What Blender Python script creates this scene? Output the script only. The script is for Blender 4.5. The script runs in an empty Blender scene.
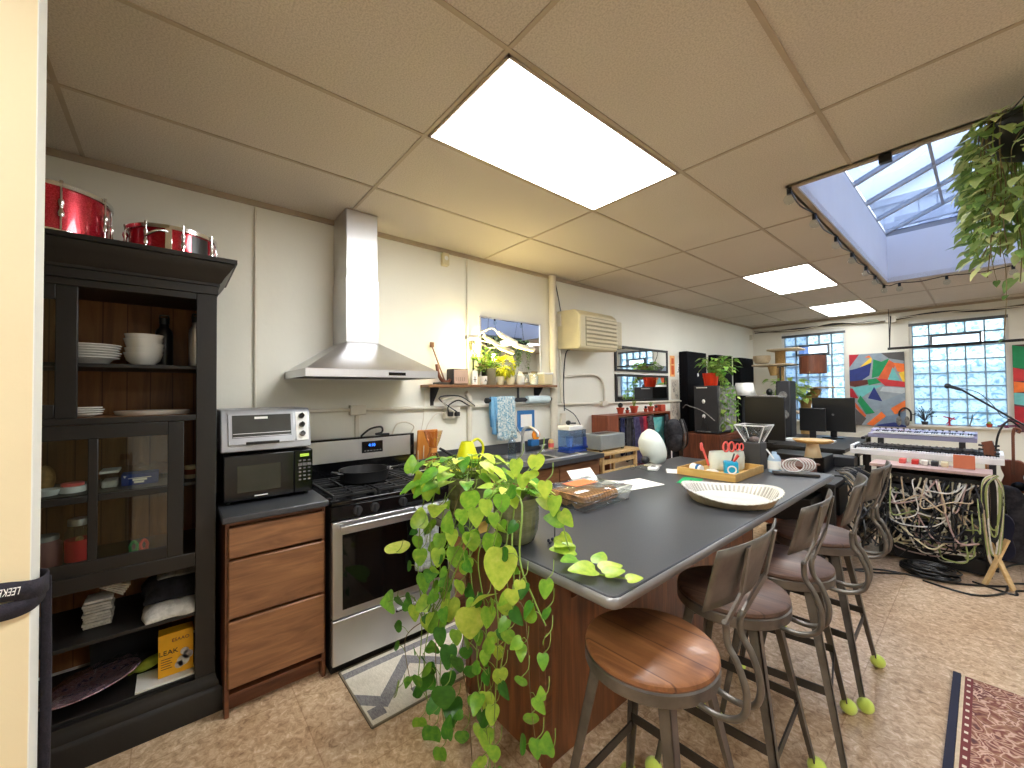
import bpy, bmesh, math, random
from math import sin, cos, pi, radians, sqrt
from mathutils import Vector, Matrix
random.seed(7)
S = bpy.context.scene
COL = S.collection
V = Vector

# ------------------------------------------------------------------ materials
def lin(c):
    o = []
    for v in c[:3]:
        v = v / 255.0
        o.append(v / 12.92 if v <= .04045 else ((v + .055) / 1.055) ** 2.4)
    return (o[0], o[1], o[2], 1)

def newmat(name):
    m = bpy.data.materials.new(name)
    m.use_nodes = True
    nt = m.node_tree
    b = nt.nodes['Principled BSDF']
    return m, nt, b

def coords(nt, scale=(1, 1, 1), kind='Object', rot=(0, 0, 0)):
    tc = nt.nodes.new('ShaderNodeTexCoord')
    mp = nt.nodes.new('ShaderNodeMapping')
    mp.inputs['Scale'].default_value = scale
    mp.inputs['Rotation'].default_value = rot
    nt.links.new(tc.outputs[kind], mp.inputs['Vector'])
    return mp.outputs['Vector']

def ramp(nt, fac, stops):
    r = nt.nodes.new('ShaderNodeValToRGB')
    e = r.color_ramp.elements
    while len(e) < len(stops):
        e.new(.5)
    for i, (p, c) in enumerate(stops):
        e[i].position = p
        e[i].color = c
    nt.links.new(fac, r.inputs['Fac'])
    return r.outputs['Color']

def bump(nt, b, fac, strength, dist=.01):
    n = nt.nodes.new('ShaderNodeBump')
    n.inputs['Strength'].default_value = strength
    n.inputs['Distance'].default_value = dist
    nt.links.new(fac, n.inputs['Height'])
    nt.links.new(n.outputs['Normal'], b.inputs['Normal'])

def noise(nt, vec, scale, detail=4, rough=.55, dist=0):
    n = nt.nodes.new('ShaderNodeTexNoise')
    n.inputs['Scale'].default_value = scale
    n.inputs['Detail'].default_value = detail
    n.inputs['Roughness'].default_value = rough
    n.inputs['Distortion'].default_value = dist
    nt.links.new(vec, n.inputs['Vector'])
    return n.outputs['Fac']

def mat(name, col, rough=.5, metal=0, var=.08, vscale=8, bmp=.05, bscale=60, spec=.5, coat=0, sheen=0):
    """plain finish with a little real colour variation and grain"""
    m, nt, b = newmat(name)
    c = lin(col)
    f = noise(nt, coords(nt), vscale, 3)
    lo = tuple(max(0, x * (1 - var)) for x in c[:3]) + (1,)
    hi = tuple(min(1, x * (1 + var)) for x in c[:3]) + (1,)
    nt.links.new(ramp(nt, f, [(.3, lo), (.7, hi)]), b.inputs['Base Color'])
    b.inputs['Roughness'].default_value = rough
    b.inputs['Metallic'].default_value = metal
    b.inputs['Specular IOR Level'].default_value = spec
    if coat: b.inputs['Coat Weight'].default_value = coat
    if sheen: b.inputs['Sheen Weight'].default_value = sheen
    if bmp:
        bump(nt, b, noise(nt, coords(nt), bscale, 2), bmp, .004)
    return m

def wood(name, dark, light, axis='x', scale=6, rough=.45, coat=.1, planks=0, knots=0):
    m, nt, b = newmat(name)
    s = {'x': (.7, 7, 7), 'y': (7, .7, 7), 'z': (7, 7, .7)}[axis]
    v = coords(nt, s)
    f = noise(nt, v, scale * .5, 6, .6, 1.2)
    col = ramp(nt, f, [(.28, lin(dark)), (.5, lin([(a + c) / 2 for a, c in zip(dark, light)])), (.72, lin(light))])
    if knots:
        k = noise(nt, coords(nt), 5, 2)
        mx = nt.nodes.new('ShaderNodeMix'); mx.data_type = 'RGBA'; mx.blend_type = 'MULTIPLY'
        mx.inputs['Factor'].default_value = .8
        nt.links.new(col, mx.inputs['A'])
        nt.links.new(ramp(nt, k, [(.3, lin((110, 80, 60))), (.42, (1, 1, 1, 1))]), mx.inputs['B'])
        col = mx.outputs['Result']
    if planks:
        tc = nt.nodes.new('ShaderNodeTexCoord')
        sx = nt.nodes.new('ShaderNodeSeparateXYZ')
        nt.links.new(tc.outputs['Object'], sx.inputs[0])
        md = nt.nodes.new('ShaderNodeMath'); md.operation = 'PINGPONG'
        md.inputs[1].default_value = planks / 2
        nt.links.new(sx.outputs['Y'], md.inputs[0])
        r = ramp(nt, md.outputs[0], [(0, lin((150, 120, 100))), (.003, (1, 1, 1, 1))])
        mx = nt.nodes.new('ShaderNodeMix'); mx.data_type = 'RGBA'; mx.blend_type = 'MULTIPLY'
        mx.inputs['Factor'].default_value = 1
        nt.links.new(col, mx.inputs['A']); nt.links.new(r, mx.inputs['B'])
        col = mx.outputs['Result']
    nt.links.new(col, b.inputs['Base Color'])
    b.inputs['Roughness'].default_value = rough
    b.inputs['Coat Weight'].default_value = coat
    bump(nt, b, f, .15, .002)
    return m

def glass(name, tint=(245, 250, 250), rough=.02, alpha=.25):
    """clear thin glass: mostly see-through, glossy at grazing angles"""
    m = bpy.data.materials.new(name); m.use_nodes = True
    nt = m.node_tree; nt.nodes.clear()
    out = nt.nodes.new('ShaderNodeOutputMaterial')
    t = nt.nodes.new('ShaderNodeBsdfTransparent'); t.inputs[0].default_value = lin(tint)
    g = nt.nodes.new('ShaderNodeBsdfGlossy'); g.inputs['Roughness'].default_value = rough
    lw = nt.nodes.new('ShaderNodeLayerWeight'); lw.inputs[0].default_value = .5
    pw = nt.nodes.new('ShaderNodeMath'); pw.operation = 'POWER'; pw.inputs[1].default_value = 4
    ad = nt.nodes.new('ShaderNodeMath'); ad.operation = 'MULTIPLY_ADD'
    ad.inputs[1].default_value = .6; ad.inputs[2].default_value = .03 + alpha * .08
    mx = nt.nodes.new('ShaderNodeMixShader')
    nt.links.new(lw.outputs['Facing'], pw.inputs[0]); nt.links.new(pw.outputs[0], ad.inputs[0]); nt.links.new(ad.outputs[0], mx.inputs[0])
    nt.links.new(t.outputs[0], mx.inputs[1]); nt.links.new(g.outputs[0], mx.inputs[2])
    nt.links.new(mx.outputs[0], out.inputs[0])
    return m

def emit(name, col, strength):
    m, nt, b = newmat(name)
    b.inputs['Base Color'].default_value = lin(col)
    b.inputs['Emission Color'].default_value = lin(col)
    b.inputs['Emission Strength'].default_value = strength
    return m

def leafmat(name, stops, rough=.35):
    m = bpy.data.materials.new(name); m.use_nodes = True
    nt = m.node_tree; b = nt.nodes['Principled BSDF']
    at = nt.nodes.new('ShaderNodeAttribute'); at.attribute_name = 'tone'
    f = noise(nt, coords(nt), 45, 3)
    ma = nt.nodes.new('ShaderNodeMath'); ma.operation = 'MULTIPLY_ADD'
    ma.inputs[1].default_value = .45; ma.inputs[2].default_value = -.22
    nt.links.new(f, ma.inputs[0])
    ad = nt.nodes.new('ShaderNodeMath'); ad.operation = 'ADD'; ad.use_clamp = True
    nt.links.new(at.outputs['Fac'], ad.inputs[0]); nt.links.new(ma.outputs[0], ad.inputs[1])
    c = ramp(nt, ad.outputs[0], stops)
    nt.links.new(c, b.inputs['Base Color'])
    b.inputs['Roughness'].default_value = rough
    tr = nt.nodes.new('ShaderNodeBsdfTranslucent')
    nt.links.new(c, tr.inputs[0])
    mx = nt.nodes.new('ShaderNodeMixShader'); mx.inputs[0].default_value = .35
    nt.links.new(b.outputs[0], mx.inputs[1]); nt.links.new(tr.outputs[0], mx.inputs[2])
    nt.links.new(mx.outputs[0], nt.nodes['Material Output'].inputs[0])
    return m

M = {}
M['black_paint'] = mat('black_paint', (27, 25, 24), .45, var=.15, bmp=.08)
M['black_plastic'] = mat('black_plastic', (13, 13, 14), .35)
M['black_gloss'] = mat('black_gloss', (12, 12, 14), .12, bmp=0)
M['dark_gray'] = mat('dark_gray', (38, 38, 41), .6)
M['black_fabric'] = mat('black_fabric', (12, 12, 17), .95, var=.3, vscale=40, bmp=.4, bscale=300, spec=.2)
M['white_plastic'] = mat('white_plastic', (235, 235, 232), .35, var=.03)
M['white_ceramic'] = mat('white_ceramic', (222, 220, 212), .15, var=.03, bmp=0)
M['cream_plastic'] = mat('cream_plastic', (214, 203, 166), .5, var=.05)
M['cream_dark'] = mat('cream_dark', (120, 110, 88), .6)
M['paper'] = mat('paper', (240, 238, 230), .8, var=.03)
M['green_paper'] = mat('green_paper', (20, 170, 100), .8)
M['steel'] = mat('steel', (214, 214, 216), .38, 1, var=.06, vscale=3, bmp=.03)
M['chrome'] = mat('chrome', (225, 225, 225), .12, 1, var=.02, bmp=0)
M['gunmetal'] = mat('gunmetal', (108, 103, 97), .42, .75, var=.25, vscale=14, bmp=.1)
M['gunmetal_dark'] = mat('gunmetal_dark', (66, 62, 58), .45, .6, var=.25, vscale=14)
M['cast_iron'] = mat('cast_iron', (40, 40, 42), .5, .3, bmp=.25, bscale=200)
M['pipe_white'] = mat('pipe_white', (222, 214, 196), .5, var=.05)
M['conduit'] = mat('conduit', (218, 212, 196), .45, 0, var=.06)
M['counter'] = mat('counter', (62, 64, 68), .33, var=.22, vscale=220, bmp=.03)
M['counter_edge'] = mat('counter_edge', (150, 150, 150), .35, .5)
M['oak'] = wood('oak', (110, 72, 46), (164, 114, 74), 'y', 7)
M['oak_dark'] = wood('oak_dark', (88, 48, 28), (134, 82, 50), 'y', 7)
M['island_wood'] = wood('island_wood', (80, 44, 24), (150, 90, 50), 'z', 5, rough=.35, coat=.2)
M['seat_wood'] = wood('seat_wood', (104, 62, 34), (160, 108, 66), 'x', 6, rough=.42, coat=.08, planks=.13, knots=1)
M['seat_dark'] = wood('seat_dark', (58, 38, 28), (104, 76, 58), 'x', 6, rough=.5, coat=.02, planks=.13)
M['hutch_back'] = wood('hutch_back', (104, 66, 34), (158, 108, 62), 'z', 4, rough=.6, planks=.09)
M['shelf_wood'] = wood('shelf_wood', (100, 64, 36), (160, 112, 68), 'y', 6)
M['pale_wood'] = wood('pale_wood', (196, 158, 100), (226, 194, 140), 'x', 5)
M['bamboo'] = wood('bamboo', (186, 142, 72), (220, 180, 108), 'x', 5)
M['walnut'] = wood('walnut', (78, 40, 26), (138, 78, 48), 'z', 6)
M['red_wood'] = wood('red_wood', (110, 52, 30), (150, 80, 50), 'z', 6)
M['sisal'] = mat('sisal', (176, 140, 88), .9, var=.2, vscale=60, bmp=.5, bscale=200)
M['carpet_beige'] = mat('carpet_beige', (200, 180, 150), .95, var=.12, vscale=40, bmp=.4, bscale=300)
M['glass'] = glass('glass')
M['glass_green'] = glass('glass_green', (205, 225, 215), .05, .3)
M['glass_amber'] = glass('glass_amber', (248, 236, 220), .05, .5)
M['clear_plastic'] = glass('clear_plastic', (238, 240, 240), .1, .6)
M['blue_clear'] = glass('blue_clear', (222, 234, 248), .1, .6)
M['mirror'] = mat('mirror', (235, 238, 240), .01, 1, var=0, bmp=0)
M['black_glass'] = mat('black_glass', (10, 10, 11), .06, bmp=0, var=0)
M['red_paint'] = mat('red_paint', (200, 40, 30), .5)
M['orange'] = mat('orange', (240, 140, 20), .6)
M['terracotta'] = mat('terracotta', (178, 66, 40), .7)
M['red_pot'] = mat('red_pot', (228, 56, 18), .35)
M['tennis'] = mat('tennis', (206, 224, 96), .95, var=.08, bmp=.5, bscale=400, sheen=.3)
M['cyan'] = mat('cyan', (18, 158, 200), .5)
M['blue_box'] = mat('blue_box', (30, 56, 130), .6)
M['blue_frame'] = mat('blue_frame', (44, 110, 170), .45)
M['yellow_card'] = mat('yellow_card', (244, 180, 24), .55)
M['yellow_plastic'] = mat('yellow_plastic', (222, 226, 20), .35)
M['green_toy'] = mat('green_toy', (30, 150, 80), .4)
M['soil'] = mat('soil', (48, 34, 24), .95, bmp=.8, bscale=80)
M['stem'] = mat('stem', (122, 148, 56), .5)
M['stem_brown'] = mat('stem_brown', (112, 96, 60), .7)
M['cookie'] = mat('cookie', (206, 150, 92), .85, var=.3, vscale=40, bmp=.6, bscale=100)
M['coral'] = mat('coral', (232, 100, 92), .4)
M['lamp_cream'] = mat('lamp_cream', (226, 206, 170), .7)
M['screen'] = mat('screen', (24, 26, 32), .15, bmp=0)
M['violet_gray'] = mat('violet_gray', (150, 148, 176), .4)
M['pink_wood'] = mat('pink_wood', (186, 158, 150), .5)
M['keys_white'] = mat('keys_white', (236, 236, 238), .25, var=.02, bmp=0)
M['tan_wood'] = wood('tan_wood', (190, 120, 50), (222, 156, 80), 'z', 5)
M['navy'] = mat('navy', (20, 22, 46), .8)
M['olive_glaze'] = None

def glaze():
    m, nt, b = newmat('olive_glaze')
    f = noise(nt, coords(nt, (1, 1, 5)), 5, 4)
    nt.links.new(ramp(nt, f, [(.3, lin((78, 82, 52))), (.55, lin((122, 122, 92))), (.75, lin((96, 98, 60)))]), b.inputs['Base Color'])
    b.inputs['Roughness'].default_value = .18
    return m
M['olive_glaze'] = glaze()

def sparkle(name, c1, c2):
    m, nt, b = newmat(name)
    v = nt.nodes.new('ShaderNodeTexVoronoi'); v.inputs['Scale'].default_value = 260
    nt.links.new(coords(nt), v.inputs['Vector'])
    nt.links.new(ramp(nt, v.outputs['Distance'], [(.1, lin(c2)), (.6, lin(c1))]), b.inputs['Base Color'])
    b.inputs['Roughness'].default_value = .25; b.inputs['Metallic'].default_value = .45
    b.inputs['Coat Weight'].default_value = .6
    return m
M['red_sparkle'] = sparkle('red_sparkle', (176, 12, 34), (226, 60, 80))

def cloth(name, c1, c2, scale=30, mapping=(1, 1, 1), rough=.95):
    m, nt, b = newmat(name)
    f = noise(nt, coords(nt, mapping), scale, 3, .7)
    nt.links.new(ramp(nt, f, [(.4, lin(c1)), (.6, lin(c2))]), b.inputs['Base Color'])
    b.inputs['Roughness'].default_value = rough
    bump(nt, b, noise(nt, coords(nt), 300, 2), .4, .003)
    return m
M['towel_gray'] = cloth('towel_gray', (150, 156, 154), (196, 200, 196), 30)
M['towel_pattern'] = cloth('towel_pattern', (108, 158, 180), (222, 226, 220), 60)
M['towel_blue'] = cloth('towel_blue', (104, 160, 200), (130, 182, 214), 10)
M['cloth_white'] = cloth('cloth_white', (196, 192, 182), (226, 222, 212), 20)
M['cloth_black'] = cloth('cloth_black', (18, 18, 22), (34, 34, 40), 20)
M['cloth_gray'] = cloth('cloth_gray', (100, 98, 96), (140, 138, 132), 20)
M['strap'] = cloth('strap', (30, 27, 36), (40, 37, 48), 90)

def wallmat(name, col, var=.04):
    m, nt, b = newmat(name)
    c = lin(col)
    f = noise(nt, coords(nt), 1.3, 5)
    nt.links.new(ramp(nt, f, [(.3, tuple(x * (1 - var) for x in c[:3]) + (1,)), (.7, tuple(min(1, x * (1 + var)) for x in c[:3]) + (1,))]), b.inputs['Base Color'])
    b.inputs['Roughness'].default_value = .55
    b.inputs['Specular IOR Level'].default_value = .3
    bump(nt, b, noise(nt, coords(nt), 30, 4), .12, .006)
    return m
M['wall'] = wallmat('wall_paint', (230, 228, 216))
M['wall_cream'] = wallmat('wall_cream', (224, 208, 170))
M['trim_white'] = wallmat('trim_white', (226, 226, 220))
M['shaft'] = wallmat('shaft_white', (226, 228, 236))

def ceilmat():
    m, nt, b = newmat('ceiling_tile')
    f = noise(nt, coords(nt), .8, 3)
    f2 = noise(nt, coords(nt), 160, 2)
    mx = nt.nodes.new('ShaderNodeMix'); mx.data_type = 'RGBA'; mx.blend_type = 'MULTIPLY'
    mx.inputs['Factor'].default_value = .5
    nt.links.new(ramp(nt, f, [(.3, lin((208, 198, 184))), (.7, lin((218, 208, 194)))]), mx.inputs['A'])
    nt.links.new(ramp(nt, f2, [(.35, lin((200, 196, 190))), (.6, (1, 1, 1, 1))]), mx.inputs['B'])
    nt.links.new(mx.outputs['Result'], b.inputs['Base Color'])
    b.inputs['Roughness'].default_value = .9
    b.inputs['Specular IOR Level'].default_value = .1
    bump(nt, b, f2, .3, .003)
    return m
M['ceiling'] = ceilmat()
M['tbar'] = mat('tbar', (176, 160, 138), .6)

def floormat():
    m, nt, b = newmat('floor_vinyl')
    v = coords(nt)
    f = noise(nt, v, 34, 6, .7, .8)
    g = noise(nt, v, 2.2, 4)
    c1 = ramp(nt, f, [(.32, lin((146, 116, 86))), (.45, lin((192, 162, 128))), (.58, lin((218, 192, 160))), (.7, lin((244, 228, 206)))])
    mx = nt.nodes.new('ShaderNodeMix'); mx.data_type = 'RGBA'; mx.blend_type = 'MULTIPLY'
    mx.inputs['Factor'].default_value = .7
    nt.links.new(c1, mx.inputs['A'])
    nt.links.new(ramp(nt, g, [(.3, lin((214, 200, 184))), (.7, (1, 1, 1, 1))]), mx.inputs['B'])
    br = nt.nodes.new('ShaderNodeTexBrick')
    br.offset = 0
    br.inputs['Color1'].default_value = (1, 1, 1, 1); br.inputs['Color2'].default_value = (.95, .95, .94, 1)
    br.inputs['Mortar'].default_value = lin((222, 212, 202))
    br.inputs['Scale'].default_value = 1; br.inputs['Mortar Size'].default_value = .0025
    br.inputs['Brick Width'].default_value = .6; br.inputs['Row Height'].default_value = .6
    nt.links.new(v, br.inputs['Vector'])
    m2 = nt.nodes.new('ShaderNodeMix'); m2.data_type = 'RGBA'; m2.blend_type = 'MULTIPLY'
    m2.inputs['Factor'].default_value = 1
    nt.links.new(mx.outputs['Result'], m2.inputs['A']); nt.links.new(br.outputs['Color'], m2.inputs['B'])
    nt.links.new(m2.outputs['Result'], b.inputs['Base Color'])
    b.inputs['Roughness'].default_value = .38
    bump(nt, b, f, .08, .002)
    return m
M['floor'] = floormat()

# ------------------------------------------------------------------ geometry helpers
class MB:
    def __init__(s):
        s.v = []; s.f = []; s.m = []; s.t = []; s.mi = 0; s.tone = 0.0
    def add(s, vs, fs):
        o = len(s.v)
        s.v += [tuple(p) for p in vs]
        s.t += [s.tone] * len(vs)
        for f in fs:
            s.f.append(tuple(i + o for i in f)); s.m.append(s.mi)
        return s
    def box(s, x0, x1, y0, y1, z0, z1):
        vs = [(x0, y0, z0), (x1, y0, z0), (x1, y1, z0), (x0, y1, z0), (x0, y0, z1), (x1, y0, z1), (x1, y1, z1), (x0, y1, z1)]
        return s.add(vs, [(0, 3, 2, 1), (4, 5, 6, 7), (0, 1, 5, 4), (1, 2, 6, 5), (2, 3, 7, 6), (3, 0, 4, 7)])
    def obox(s, c, sx, sy, sz, M3):
        vs = []
        for z in (-1, 1):
            for x, y in ((-1, -1), (1, -1), (1, 1), (-1, 1)):
                vs.append(V(c) + M3 @ V((x * sx / 2, y * sy / 2, z * sz / 2)))
        return s.add(vs, [(0, 3, 2, 1), (4, 5, 6, 7), (0, 1, 5, 4), (1, 2, 6, 5), (2, 3, 7, 6), (3, 0, 4, 7)])
    def bar(s, a, b, w, h, w2=None, h2=None, up=(0, 0, 1)):
        """tapered rectangular bar from a to b"""
        a = V(a); b = V(b); d = (b - a).normalized()
        u = V(up)
        if abs(d.dot(u)) > .98: u = V((1, 0, 0))
        r = d.cross(u).normalized(); u = r.cross(d).normalized()
        w2 = w if w2 is None else w2; h2 = h if h2 is None else h2
        vs = []
        for p, ww, hh in ((a, w, h), (b, w2, h2)):
            for i, j in ((-1, -1), (1, -1), (1, 1), (-1, 1)):
                vs.append(p + r * i * ww / 2 + u * j * hh / 2)
        return s.add(vs, [(0, 3, 2, 1), (4, 5, 6, 7), (0, 1, 5, 4), (1, 2, 6, 5), (2, 3, 7, 6), (3, 0, 4, 7)])
    def cyl(s, a, b, r, r2=None, n=24, caps=True):
        a = V(a); b = V(b); r2 = r if r2 is None else r2
        d = (b - a).normalized()
        u = V((0, 0, 1)) if abs(d.z) < .9 else V((1, 0, 0))
        x = d.cross(u).normalized(); y = d.cross(x)
        vs = [p + x * cos(2 * pi * i / n) * q + y * sin(2 * pi * i / n) * q for p, q in ((a, r), (b, r2)) for i in range(n)]
        fs = [(i, (i + 1) % n, n + (i + 1) % n, n + i) for i in range(n)]
        if caps: fs += [tuple(range(n - 1, -1, -1)), tuple(range(n, 2 * n))]
        return s.add(vs, fs)
    def lathe(s, prof, c=(0, 0, 0), n=32, sx=1, sy=1, axis=None, caps=False, power=1.0):
        """revolve (r, z) profile about z through c (or about the given axis)"""
        c = V(c); vs = []
        R = Matrix.Identity(3) if axis is None else V((0, 0, 1)).rotation_difference(V(axis)).to_matrix()
        for r, z in prof:
            for i in range(n):
                a = 2 * pi * i / n
                ca, sa = cos(a), sin(a)
                if power != 1.0:
                    ca = math.copysign(abs(ca) ** power, ca); sa = math.copysign(abs(sa) ** power, sa)
                vs.append(c + R @ V((r * ca * sx, r * sa * sy, z)))
        fs = [(k * n + i, k * n + (i + 1) % n, (k + 1) * n + (i + 1) % n, (k + 1) * n + i) for k in range(len(prof) - 1) for i in range(n)]
        if caps:
            fs += [tuple(range(n - 1, -1, -1)), tuple(range((len(prof) - 1) * n, len(prof) * n))]
        return s.add(vs, fs)
    def tube(s, pts, r, n=8, smooth=0, r2=None, flat=1.0):
        pts = [V(p) for p in pts]
        if smooth: pts = catmull(pts, smooth)
        k = len(pts)
        prev = None; vs = []
        for i, p in enumerate(pts):
            d = (pts[min(i + 1, k - 1)] - pts[max(i - 1, 0)])
            d = d.normalized() if d.length > 1e-9 else V((0, 0, 1))
            if prev is None:
                u = V((0, 0, 1)) if abs(d.z) < .9 else V((1, 0, 0))
                x = d.cross(u).normalized()
            else:
                x = (prev - d * prev.dot(d))
                x = x.normalized() if x.length > 1e-9 else d.orthogonal().normalized()
            prev = x; y = d.cross(x)
            q = r if r2 is None else r + (r2 - r) * i / max(1, k - 1)
            for j in range(n):
                a = 2 * pi * j / n
                vs.append(p + x * cos(a) * q + y * sin(a) * q * flat)
        fs = [(i * n + j, i * n + (j + 1) % n, (i + 1) * n + (j + 1) % n, (i + 1) * n + j) for i in range(k - 1) for j in range(n)]
        fs += [tuple(range(n - 1, -1, -1)), tuple(range((k - 1) * n, k * n))]
        return s.add(vs, fs)
    def sphere(s, c, r, n=16, sc=(1, 1, 1), rot=None):
        vs = []; fs = []; h = n // 2; c = V(c)
        for i in range(h + 1):
            t = pi * i / h
            for j in range(n):
                a = 2 * pi * j / n
                p = V((sin(t) * cos(a) * r * sc[0], sin(t) * sin(a) * r * sc[1], cos(t) * r * sc[2]))
                if rot: p = rot @ p
                vs.append(c + p)
        for i in range(h):
            for j in range(n):
                fs.append((i * n + j, (i + 1) * n + j, (i + 1) * n + (j + 1) % n, i * n + (j + 1) % n))
        return s.add(vs, fs)
    def prism(s, poly, axis, a, b):
        """extrude polygon (two coords) along axis x/y/z from a to b"""
        def mk(p, q, w):
            return {'x': (w, p, q), 'y': (p, w, q), 'z': (p, q, w)}[axis]
        n = len(poly)
        vs = [mk(p, q, a) for p, q in poly] + [mk(p, q, b) for p, q in poly]
        fs = [tuple(range(n - 1, -1, -1)), tuple(range(n, 2 * n))] + [(i, (i + 1) % n, n + (i + 1) % n, n + i) for i in range(n)]
        return s.add(vs, fs)
    def sheet(s, rows):
        """grid surface from rows of points"""
        n = len(rows[0]); vs = [p for r in rows for p in r]
        fs = [(i * n + j, i * n + j + 1, (i + 1) * n + j + 1, (i + 1) * n + j) for i in range(len(rows) - 1) for j in range(n - 1)]
        return s.add(vs, fs)
    def leaf(s, base, d, nrm, L, W=.85, droop=.25, fold=.12, tone=.5):
        """heart-shaped leaf"""
        d = V(d).normalized(); nrm = V(nrm)
        x = d.cross(nrm)
        x = x.normalized() if x.length > 1e-6 else d.orthogonal().normalized()
        nrm = x.cross(d).normalized()
        base = V(base)
        mid = [0, .14, .34, .58, .8, 1.0]
        edge = [(-.13, .2), (-.04, .40), (.2, .5), (.48, .40), (.74, .2), (1.0, 0)]
        def P(t, w):
            return base + d * (t * L) + x * (w * W * L) + nrm * (abs(w) * fold * L * 1.4 - droop * L * t * t)
        vs = [P(t, 0) for t in mid] + [P(t, w) for t, w in edge[:-1]] + [P(t, -w) for t, w in edge[:-1]]
        fs = []
        for i in range(5):
            b1 = 6 + i; b2 = 6 + i + 1 if i < 4 else 5
            c1 = 11 + i; c2 = 11 + i + 1 if i < 4 else 5
            if i < 4:
                fs.append((i, i + 1, b2, b1)); fs.append((i + 1, i, c1, c2))
            else:
                fs.append((4, 5, b1)); fs.append((5, 4, c1))
        old = s.tone; s.tone = tone
        s.add(vs, fs); s.tone = old
        return s

def catmull(pts, k):
    out = []
    n = len(pts)
    for i in range(n - 1):
        p0 = pts[max(i - 1, 0)]; p1 = pts[i]; p2 = pts[i + 1]; p3 = pts[min(i + 2, n - 1)]
        for j in range(k):
            t = j / k
            out.append(.5 * ((2 * p1) + (p2 - p0) * t + (2 * p0 - 5 * p1 + 4 * p2 - p3) * t * t + (3 * p1 - p0 - 3 * p2 + p3) * t ** 3))
    out.append(pts[-1])
    return out

def rotm(ax, deg):
    return Matrix.Rotation(radians(deg), 3, ax)

ORG = {}
def build(name, mb, mats, parent=None, bevel=0, org=None, recalc=True, thick=0, sub=0, angle=38):
    me = bpy.data.meshes.new(name)
    if parent is not None: org = ORG[parent.name]
    if org is None:
        xs = [p[0] for p in mb.v]; ys = [p[1] for p in mb.v]; zs = [p[2] for p in mb.v]
        org = V(((min(xs) + max(xs)) / 2, (min(ys) + max(ys)) / 2, min(zs)))
    me.from_pydata([(p[0] - org[0], p[1] - org[1], p[2] - org[2]) for p in mb.v], [], mb.f)
    if not isinstance(mats, (list, tuple)): mats = [mats]
    for m in mats: me.materials.append(M[m] if isinstance(m, str) else m)
    me.polygons.foreach_set('material_index', mb.m)
    if any(mb.t):
        a = me.attributes.new('tone', 'FLOAT', 'POINT'); a.data.foreach_set('value', mb.t)
    if recalc:
        bm = bmesh.new(); bm.from_mesh(me)
        bmesh.ops.recalc_face_normals(bm, faces=bm.faces)
        bm.to_mesh(me); bm.free()
    me.polygons.foreach_set('use_smooth', [True] * len(me.polygons))
    me.set_sharp_from_angle(angle=radians(angle))
    o = bpy.data.objects.new(name, me); COL.objects.link(o)
    ORG[o.name] = V(org)
    if parent is not None: o.parent = parent
    else: o.location = org
    if thick:
        md = o.modifiers.new('thickness', 'SOLIDIFY'); md.thickness = thick; md.offset = 0
    if bevel:
        md = o.modifiers.new('bevel', 'BEVEL'); md.width = bevel; md.segments = 2
        md.limit_method = 'ANGLE'; md.angle_limit = radians(40)
    if sub:
        md = o.modifiers.new('subsurf', 'SUBSURF'); md.levels = sub; md.render_levels = sub
    return o

def thing(name, label, cat, loc=(0, 0, 0), group=None):
    o = bpy.data.objects.new(name, None); COL.objects.link(o)
    o.empty_display_size = .1
    o.location = loc; o['label'] = label; o['category'] = cat
    if group: o['group'] = group
    ORG[o.name] = V(loc)
    return o

def solo(name, label, cat, mb, mats, group=None, **kw):
    o = build(name, mb, mats, **kw)
    o['label'] = label; o['category'] = cat
    if group: o['group'] = group
    return o

def struct(name, mb, mats, **kw):
    o = build(name, mb, mats, **kw)
    if kw.get('parent') is None: o['kind'] = 'structure'
    return o

def copy_tree(o, parent=None):
    c = o.copy(); COL.objects.link(c)
    if parent is not None: c.parent = parent
    ORG[c.name] = ORG[o.name].copy()
    for ch in list(o.children): copy_tree(ch, c)
    return c

def text(name, body, size, mat_, origin, right, up, parent, depth=.0008, align='CENTER', spacing=1.0, sx=1.0):
    cu = bpy.data.curves.new(name, 'FONT'); cu.body = body; cu.size = size
    cu.align_x = align; cu.align_y = 'CENTER'; cu.extrude = depth; cu.space_character = spacing
    t = bpy.data.objects.new(name, cu); COL.objects.link(t)
    dg = bpy.context.evaluated_depsgraph_get()
    me = bpy.data.meshes.new_from_object(t.evaluated_get(dg))
    bpy.data.objects.remove(t)
    r = V(right).normalized(); u = V(up).normalized(); n = r.cross(u)
    Mx = Matrix((r * sx, u, n)).transposed()
    org = ORG[parent.name]
    me.transform(Matrix.Translation(V(origin) - org) @ Mx.to_4x4())
    me.materials.clear(); me.materials.append(M[mat_])
    o = bpy.data.objects.new(name, me); COL.objects.link(o); o.parent = parent
    ORG[o.name] = org.copy()
    return o
# ------------------------------------------------------------------ room shell
CEIL = 2.70
XL, XR, YN, YB = -2.90, 3.2, -3.0, 8.60
HX0, HX1, HY0, HY1 = -.69, 1.16, 2.80, 6.18      # skylight opening

b = MB(); b.box(XL - .15, XR + .15, YN - .15, YB + .3, -.1, 0)
struct('floor', b, 'floor')
b = MB(); b.box(XL - .15, XL, YN, YB + .2, 0, CEIL + .1)
struct('wall_left', b, 'wall')
b = MB(); b.box(XR, XR + .15, YN, YB + .2, 0, CEIL + .1)
struct('wall_right', b, 'wall')
b = MB(); b.box(XL - .15, XR + .15, YN - .15, YN, 0, CEIL + .1)
struct('wall_front', b, 'wall')
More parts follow.
